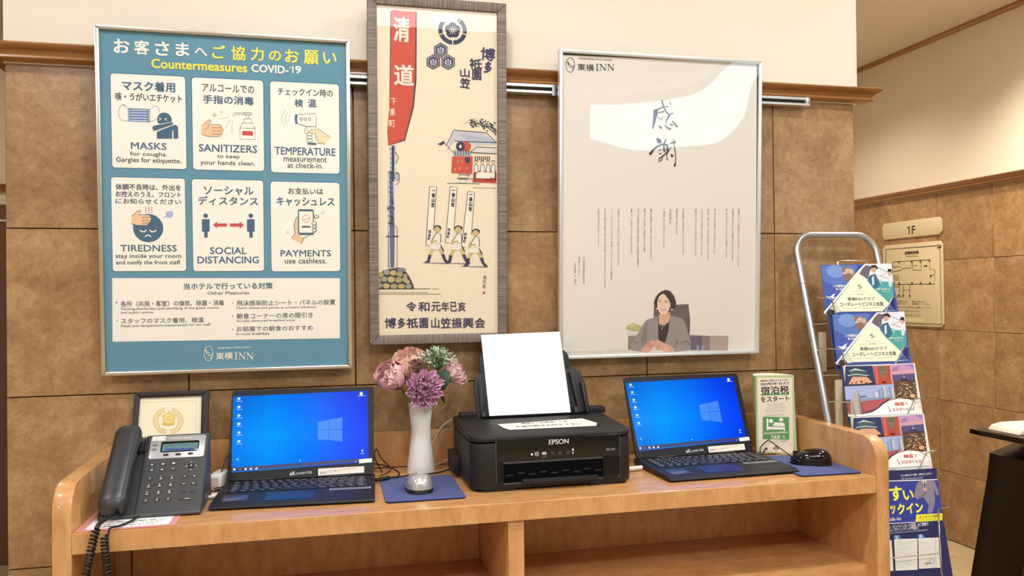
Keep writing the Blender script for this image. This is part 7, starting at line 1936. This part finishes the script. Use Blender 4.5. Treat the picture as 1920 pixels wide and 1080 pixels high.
# ------------------------------------------------------------------ cables and plugs
def cable(pts, r, m, label, name='cable', cat='cable', group=None, n=8):
    o = obj(name, mesh(name, G().tube(smooth_path(pts, n), r, 8), m, smooth=True)); return tag(o, label, cat, group)
z = DT_+.0035
cable([(1.158, -.320, DT_+.016), (1.150, -.300, 1.0), (1.150, -.20, 1.022), (1.165, -.16, 1.018), (1.146, -.155, 1.000), (1.140, -.165, z+.003), (1.128, -.18, .987), (1.116, -.20, .986)], .0014, M_CABLE, 'thin black mouse cable arching behind the second laptop in front of the green stand')
cable([(1.118, -.185, .985), (1.145, -.165, z+.004), (1.165, -.150, .996), (1.172, -.140, z+.006), (1.160, -.128, z), (1.13, -.115, z), (1.10, -.10, z)], .0016, M_CABLE, 'short black cable curled at the back corner of the second laptop')
cable([(.126, -.185, .984), (.150, -.165, z+.002), (.178, -.150, z), (.190, -.105, z), (.165, -.07, z+.01), (.13, -.06, z+.016), (.12, -.05, z)], .0016, M_CABLE, 'black cable curling from the first laptop towards the vase')
cable([(.128, -.20, .985), (.15, -.182, .985), (.172, -.170, .984), (.19, -.150, z), (.215, -.137, z), (.244, -.140, z), (.29, -.125, z), (.33, -.075, z), (.34, -.055, z)], .0018, M_CABLE, 'black cable running along the desk in front of the white vase')
cable([(.14, -.13, z), (.17, -.10, z+.008), (.15, -.06, z+.03), (.14, -.045, z+.05), (.135, -.05, z+.03), (.15, -.09, z)], .0014, M_CABLE, 'thin black cable loop standing behind the first laptop')
cable([(.128, -.195, .985), (.160, -.178, .9855)], .0042, M_CABLE, 'black cable plug at the side of the first laptop', 'cable_plug', 'plug', n=2)
cable([(.335, -.03, 1.094), (.310, -.032, 1.078), (.29, -.032, 1.050), (.275, -.035, 1.02), (.262, -.04, .99)], .0022, M_WCABLE, 'pale grey cable hanging down the back board between vase and printer')
cable([(.335, -.06, 1.005), (.315, -.05, .992), (.29, -.045, z+.002), (.27, -.045, z)], .0020, M_WCABLE, 'pale grey cable lying behind the vase by the printer')
# white adapter, plugs at the left laptop
ad = thing('power_adapter', 'white mains adapter block lying between the phone and the first laptop', 'adapter', (-.228, -.1, DT_), rad(-14))
part('block', G().box(-.017, .017, -.035, .035, 0, .030), M_WHITE, ad, bevel=.004, world=False)
part('plug_face', G().box(-.010, .010, -.0365, -.035, .006, .024), mat('pale_grey_plastic', (196, 194, 188), .5), ad, world=False)
cable([(-.245, -.11, 1.006), (-.250, -.15, .998), (-.246, -.19, .988), (-.228, -.198, .984), (-.21, -.192, .986)], .0019, M_CABLE, 'black lead bent around the white adapter')
cable([(-.224, -.10, 1.006), (-.215, -.08, 1.035), (-.200, -.075, 1.042), (-.192, -.085, 1.02), (-.20, -.10, 1.006), (-.185, -.09, .99)], .0016, M_CABLE, 'black lead arching up beside the first laptop')
cable([(-.228, -.196, .9865), (-.202, -.190, .9875)], .0050, M_CABLE, 'black plug stuck in the side of the first laptop', 'cable_plug', 'plug', n=2)
cable([(-.236, -.246, .9825), (-.222, -.241, .9830), (-.208, -.236, .9835)], [.003, .0045, .0045][0], M_WHITE, 'white plug at the front of the first laptop', 'cable_plug', 'plug', n=2)
cable([(-.230, -.243, .983), (-.212, -.2375, .9835)], .0052, M_WHITE, 'white connector collar beside the phone', 'cable_plug', 'plug', n=2)
cable([(.7085, -.243, .984), (.735, -.241, .984), (.760, -.237, .984), (.774, -.234, .984)], .0052, M_WHITE, 'white plug between the printer and the second laptop', 'cable_plug', 'plug', n=3)

# ------------------------------------------------------------------ vase and flowers
VC = (.2455, -.098)
vs1 = [(.0345, 0), (.0352, .004), (.0335, .022), (.0290, .055), (.0250, .085), (.0237, .100), (.0245, .118), (.0275, .145), (.0305, .170), (.0308, .174), (.0288, .174), (.0262, .150), (.0225, .118), (.0215, .10), (.0215, .012), (0.001, .012)]
tag(obj('vase', mesh('vase', G().lathe(vs1, 40, cap=False).add([(.0345*cos(2*pi*k/40), .0345*sin(2*pi*k/40), 0) for k in range(40)], [tuple(range(40))[::-1]]), M_CERAMIC, smooth=True), None, (VC[0], VC[1], DT_)), 'slim white ceramic vase with a pinched waist holding artificial flowers', 'vase')
def petal_mesh(nm, L, W, cup, ruf, m, seed, tip=.25):
    rn = random.Random(seed); g = G(); nu, nv = (14, 8) if ruf > .12 else (8, 7); ph1, ph2 = rn.uniform(0, 6), rn.uniform(0, 6)
    for j in range(nv+1):
        t_ = j/nv; wd = W*(sin(pi*(.10+.70*t_))**.6)
        for i in range(nu+1):
            s = i/nu*2-1; x = s*wd/2
            y = L*t_*(1-.24*s*s*t_*t_); z = cup*L*(s*s*.5+t_*t_*.75) + ruf*L*t_*t_*sin(s*9+ph1)*(.35+.65*abs(s)) + ruf*L*.5*t_**3*sin(s*13+ph2)
            y += ruf*L*.22*t_*sin(s*9+ph2)
            g.v.append((x, y, z))
    g.f = [(j*(nu+1)+i, j*(nu+1)+i+1, (j+1)*(nu+1)+i+1, (j+1)*(nu+1)+i) for j in range(nv) for i in range(nu)]; g.m = [0]*len(g.f)
    return mesh(nm, g, m, smooth=True, fixn=False)
def petal_mat(name, a, b, c):
    m = mat(name, b, .6, sheen=.2); t_ = NT(m); v = t_.coords(rand=9); n = t_.noise(v, 60, 3); n2 = t_.noise(t_.coords((40, 6, 6)), 4, 3)
    cc = t_.mix(.5, t_.ramp(n, [(.3, a), (.5, b), (.7, c)]), t_.ramp(n2, [(.3, a), (.6, c)])); t_.l(cc, t_.b.inputs['Base Color']); return m
PM_PUR = petal_mat('mauve_petal', (206, 140, 182), (230, 174, 208), (247, 212, 232))
PM_PNK = petal_mat('pink_petal', (222, 164, 170), (236, 184, 188), (246, 208, 206))
PM_PCH = petal_mat('peach_petal', (240, 184, 160), (248, 206, 186), (253, 226, 208))
PM_RSE = petal_mat('dusty_pink_petal', (206, 148, 160), (226, 176, 184), (240, 204, 206))
M_STEM = mat('green_stem', (88, 116, 66), .6); M_LEAF = mat('dark_green_leaf', (44, 74, 46), .5)
def flower(name, label, c, axis, R, layers, m, seed, ruf=.08, centre=None, group='artificial flowers in the white vase', cup=.45):
    t_ = thing(name, label, 'flower', c, 0, group)
    q = Vector(axis).normalized().to_track_quat('Z', 'Y').to_matrix().to_4x4(); rn = random.Random(seed)
    pms = {}
    for li, (n, tilt, Lf, Wf, zoff) in enumerate(layers):
        for v in range(2): pms[(li, v)] = petal_mesh('petal', R*Lf, R*Wf, cup, ruf, m, seed*10+li*2+v)
        for k in range(n):
            a = 2*pi*(k+.5*(li % 2)+rn.uniform(-.12, .12))/n
            o = obj('petal', pms[(li, k % 2)], t_); o.matrix_local = q @ Matrix.Rotation(a, 4, 'Z') @ Matrix.Translation((0, R*.05, zoff*R)) @ Matrix.Rotation(rad(tilt+rn.uniform(-7, 7)), 4, 'X') @ Matrix.Scale(rn.uniform(.92, 1.06), 4)
    if centre:
        g = G()
        for k in range(46): a = rn.uniform(0, 6.3); r = R*.26*rn.random()**.5; g.tube([(r*.3*cos(a), r*.3*sin(a), 0), (r*cos(a), r*sin(a), R*rn.uniform(.30, .48))], R*.022, 4)
        part('stamens', g.xf(q), centre, t_, world=False)
    tgt = Vector((VC[0]-c[0], VC[1]-c[1], DT_+.14-c[2])); part('stem', G().tube(smooth_path([(0, 0, 0), (tgt.x*.4, tgt.y*.4, tgt.z*.5), tuple(tgt)], 5), .0022, 6), M_STEM, t_, world=False, smooth=True)
    return t_
PEO = [(10, 6, 1.0, .62, -.12), (10, 22, .95, .56, -.08), (10, 36, .86, .5, -.03), (9, 50, .74, .44, .02), (8, 62, .6, .38, .06), (7, 76, .42, .3, .1)]
flower('peony', 'open mauve peony with a yellow centre at the front of the bouquet', (.247, -.135, 1.188), (.05, -1, .12), .050, PEO[:5], PM_PUR, 3, .17, mat('yellow_stamen', (206, 166, 74), .6), cup=.38)
BUD = [(6, 40, .95, 1.05, -.28), (6, 54, .95, 1.0, -.28), (6, 66, .9, .9, -.25), (5, 78, .8, .8, -.2)]
flower('peony', 'large closed pink peony on the laptop side of the bouquet', (.190, -.102, 1.205), (-.62, -.55, .55), .070, BUD, PM_PNK, 5, .05, cup=.62)
flower('peony', 'peach peony at the top back of the bouquet', (.220, -.080, 1.222), (-.3, -.55, .85), .064, [(7, 34, 1.1, 1.1, -.3), (6, 54, 1.05, 1.0, -.3), (6, 70, .9, .85, -.25)], PM_PCH, 7, .08, cup=.55)
flower('peony', 'small dusty pink peony on the printer side of the bouquet', (.316, -.100, 1.213), (.8, -.3, .5), .044, [(7, 26, 1.1, .9, -.2), (7, 48, 1.0, .8, -.2), (6, 68, .85, .6, -.1)], PM_RSE, 9, .14, cup=.5)
def berries(name, label, c, R, n, mts, seed, sz, leafy):
    t_ = thing(name, label, 'flower', c, 0, 'artificial flowers in the white vase'); rn = random.Random(seed); g = G(); sg = G()
    for k in range(n):
        a = rn.uniform(0, 2*pi); e = rn.uniform(-.2, 1.35); r = R*rn.uniform(.45, 1.12); p = Vector((cos(a)*cos(e)*r*1.1, sin(a)*cos(e)*r*.9, sin(e)*r))
        if leafy:
            d = p.normalized(); u = d.orthogonal().normalized(); u.rotate(Matrix.Rotation(rn.uniform(0, 6), 3, d)); w2 = d.cross(u); s = sz*rn.uniform(.6, 1.3)
            g.add([p-d*s*.4, p+u*s*.45+w2*s*.1, p+d*s*1.1, p-u*s*.45+w2*s*.1], [(0, 1, 2, 3)], rn.choice((0, 0, 1, 2, 2)))
        else:
            s = sz*rn.uniform(.7, 1.2); g.add([p+Vector(q)*s for q in ((1, 0, 0), (-1, 0, 0), (0, 1, 0), (0, -1, 0), (0, 0, 1), (0, 0, -1))], [(0, 2, 4), (2, 1, 4), (1, 3, 4), (3, 0, 4), (2, 0, 5), (1, 2, 5), (3, 1, 5), (0, 3, 5)], rn.choice((0, 1)))
        if k % 4 == 0: sg.tube([(0, 0, -R*.5), p*.5, p], .0007, 4)
    part('foliage', g, mts, t_, world=False, kind='stuff', fixn=False); part('stem', sg.tube([(0, 0, -R*.5), (VC[0]-c[0], VC[1]-c[1], DT_+.15-c[2])], .002, 6), M_STEM, t_, world=False)
    return t_
berries('leaf_sprig', 'frothy pale green and white sprig at the top of the bouquet', (.288, -.112, 1.246), .038, 420, [mat('mint_leaf', (196, 218, 188), .6), mat('mid_green_leaf', (104, 146, 98), .6), mat('white_blossom', (240, 243, 232), .6)], 4, .0058, True)
berries('berry_sprig', 'dark mauve berry sprig between peach and mauve peonies', (.236, -.138, 1.238), .022, 150, [mat('plum_berry', (138, 92, 96), .5), mat('brown_berry', (110, 72, 66), .5)], 6, .0028, False)
def leafobj(label, pts, wid, grp='green leaves of the bouquet'):
    P = smooth_path(pts, 6); g = G(); n = len(P)
    for i, p in enumerate(P):
        s = i/(n-1); w2 = wid*sin(pi*min(1, .04+s*.96))**.8; tn = (P[min(i+1, n-1)]-P[max(i-1, 0)]).normalized(); u = tn.cross(Vector((0, -1, .2))).normalized()
        g.v += [tuple(p-u*w2), tuple(p+Vector((0, .003, 0))), tuple(p+u*w2)]
    g.f = [(i*3+k, i*3+k+1, i*3+k+4, i*3+k+3) for i in range(n-1) for k in range(2)]; g.m = [0]*len(g.f)
    return tag(obj('leaf', mesh('leaf', g, M_LEAF, smooth=True, fixn=False)), label, 'leaf', grp)
leafobj('broad dark green leaf below the pale sprig', [(.262, -.110, 1.165), (.280, -.128, 1.19), (.297, -.135, 1.213), (.312, -.128, 1.232)], .021)
leafobj('dark green leaf tip sticking out behind the pink peony', [(.19, -.09, 1.18), (.162, -.085, 1.21), (.147, -.08, 1.232)], .010)
leafobj('small drooping green leaf under the dusty pink peony', [(.275, -.10, 1.17), (.295, -.105, 1.165), (.305, -.105, 1.145)], .005)

# ------------------------------------------------------------------ brochure rack
RX0, RX1 = 1.3225, 1.581
def ry(z): return -.06-(1.53-z)*.2955
rk = thing('brochure_rack', 'leaning silver tube floor rack with wire pockets, standing at the desk end', 'rack', ((RX0+RX1)/2, -.3, 0))
R_ = .055; zt = 1.576
path = [(RX0, ry(z), z) for z in (0.01, .5, 1.0, zt-R_)]
path += [(RX0+R_-R_*cos(rad(a)), ry(zt-R_+R_*sin(rad(a))), zt-R_+R_*sin(rad(a))) for a in range(10, 91, 10)]
path += [(RX1-R_+R_*sin(rad(a)), ry(zt-R_+R_*cos(rad(a))), zt-R_+R_*cos(rad(a))) for a in range(0, 90, 10)]
path += [(RX1, ry(z), z) for z in (zt-R_, 1.0, .5, .01)]
part('tube_frame', G().tube(path, .0095, 14), M_TUBE, rk, smooth=True)
for x in (RX0, RX1): part('tube_joint', G().tube([(x, ry(1.436), 1.436), (x, ry(1.434), 1.434)], .0098, 14), mat('joint_grey', (110, 112, 114), .4), rk)
for x in (RX0, RX1):
    part('rear_leg', G().tube([(x, ry(.9)+.01, .9), (x*.998+.001, -.05, .01)], .008, 10), M_TUBE, rk, smooth=True); part('foot_cap', G().tube([(x, ry(.01), .0), (x, ry(.02), .02)], .012, 12), M_RUBBER, rk)
def wp(z, f): return ry(z)-f
part('header_wire', G().tube([(1.425, wp(1.46, .03), 1.46), (1.425, wp(1.494, .03), 1.494), (1.432, wp(1.499, .03), 1.499), (1.512, wp(1.499, .03), 1.499), (1.519, wp(1.494, .03), 1.494), (1.519, wp(1.46, .03), 1.46)], .0019, 8), M_STEEL, rk, smooth=True)
for k in range(5):
    z0 = 1.395-.137*k; last = k == 4
    for sx, xs in ((1, RX0), (-1, RX1)):
        x1, x2, xo = (xs+.044, xs+.060, xs+.004) if sx > 0 else (xs-.022, xs-.044, xs+.014)
        if last: low = [(x2, wp(z0-.105, .052), z0-.105), (x2-sx*.003, wp(z0-.15, .040), z0-.15), (x2-sx*.004, wp(z0-.22, .040), z0-.22)]
        else: low = [(x2, wp(z0-.044, .0375), z0-.046), (x2, wp(z0-.12, .0275), z0-.12)]
        part('pocket_wire', G().tube([(xs, ry(z0)-.008, z0-.006), (xo, wp(z0, .03), z0), (xo, wp(z0, .052), z0+.002), (x1, wp(z0, .056), z0)]+low, .0019, 8), M_STEEL, rk, smooth=True)
    if last: part('pocket_wire', G().tube([(RX0+.060, wp(z0-.105, .0525), z0-.105), (RX1-.044, wp(z0-.105, .0525), z0-.105)], .0015, 6), M_STEEL, rk, smooth=True)
    else: part('pocket_wire', G().tube([(RX0, ry(z0-.07)-.008, z0-.072), (RX0+.035, wp(z0-.07, .02), z0-.07), (RX1-.01, wp(z0-.07, .012), z0-.07)], .0015, 6), M_STEEL, rk, smooth=True)
SLEEVE = mat('clear_sleeve_edge', (196, 206, 216), .2)
def brochure(key, label, dx=0, dy=0, dz=0, group=None, back=(120, 130, 170)):
    (O, ex, ez), _ = ART[key]; O = Vector(O)+Vector((dx, dy, dz)); ex = Vector(ex); ez = Vector(ez)
    t_ = thing('brochure', label, 'brochure', O-ez*.295, 0, group)
    n = ex.cross(ez); M = Matrix(((ex.x, n.x, ez.x, O.x), (ex.y, n.y, ez.y, O.y), (ex.z, n.z, ez.z, O.z), (0, 0, 0, 1)))
    part('leaflet_block', G().box(0, .222, -.006, -.0008, -.295, 0).xf(M), mat('block_'+key, back, .4), t_)
    for o in flat(key, t_, frame=(O, ex, ez), lift=.00012, rough=.3): pass
    return t_
b1 = brochure('club', 'navy and cream club brochure in the topmost pocket of the rack', group='stacks of brochures in the rack', back=(70, 88, 158))
b2 = copy_tree(b1); b2.location = b1.location+Vector((.0065, -.0405, -.136)); b2['label'] = 'navy and cream club brochure in the second pocket down the rack'
b3 = brochure('korea', 'brochure of red palace and night city photos in the third pocket of the rack', group='stacks of brochures in the rack', back=(240, 236, 228))
b4 = copy_tree(b3); b4.location = b3.location+Vector((-.006, -.039, -.133)); b4['label'] = 'brochure of red palace and night city photos in the fourth pocket, half hidden'
b5 = brochure('online', 'dark blue brochure with large yellow lettering and a running man in grey suit', group='stacks of brochures in the rack', back=(42, 42, 92))
tag(obj('cream_leaflet', mesh('cream_leaflet', G().box(1.352, 1.374, -.118, -.112, 1.19, 1.30), mat('cream_leaflet', (206, 192, 158), .6))), 'cream leaflet edge behind the second pocket of the rack', 'leaflet', 'cream leaflets behind the pockets')
tag(obj('cream_leaflet', mesh('cream_leaflet', G().box(1.352, 1.372, -.190, -.184, 1.045, 1.175), mat('cream_leaflet', (206, 192, 158), .6))), 'cream leaflet edge behind the third pocket of the rack', 'leaflet', 'cream leaflets behind the pockets')

# ------------------------------------------------------------------ black stand at the picture's edge
ls = thing('reception_stand', 'black stand with a sloping leg and white folded paper on its glossy top', 'stand', (2.14, -.1, 0))
part('stand_top', G().prism([(1.993, -.150), (2.013, -.169), (2.29, -.169), (2.29, .049), (1.993, .049)], .961, .9764), M_BLACKG, ls, bevel=.0015)
part('glass_edge', G().box(2.015, 2.288, -.1735, -.1695, .957, .971), mat('grey_glass_edge', (128, 130, 124), .1), ls)
part('leg_panel', G().add([(1.86, -.15, .012), (2.24, -.15, .012), (2.24, -.15, .96), (2.048, -.15, .90), (2.040, -.15, .837), (1.86, .03, .012), (2.24, .03, .012), (2.24, .03, .96), (2.048, .03, .90), (2.040, .03, .837)],
     [(0, 1, 2, 3, 4), (9, 8, 7, 6, 5), (0, 5, 6, 1), (1, 6, 7, 2), (2, 7, 8, 3), (3, 8, 9, 4), (4, 9, 5, 0)]), mat('black_lacquer', (20, 16, 14), .25), ls, bevel=.002)
part('foot_plate', G().box(1.84, 2.29, -.20, .08, 0, .012), M_BLACK, ls)
tag(obj('folded_paper', mesh('folded_paper', G().prism([(2.032, .977), (2.048, .992), (2.08, .998), (2.24, .998), (2.24, .977)], -.10, .02, 'y'), mat('cream_paper', (240, 226, 206), .6), bevel=.003)), 'white folded paper lying on the black stand', 'paper')
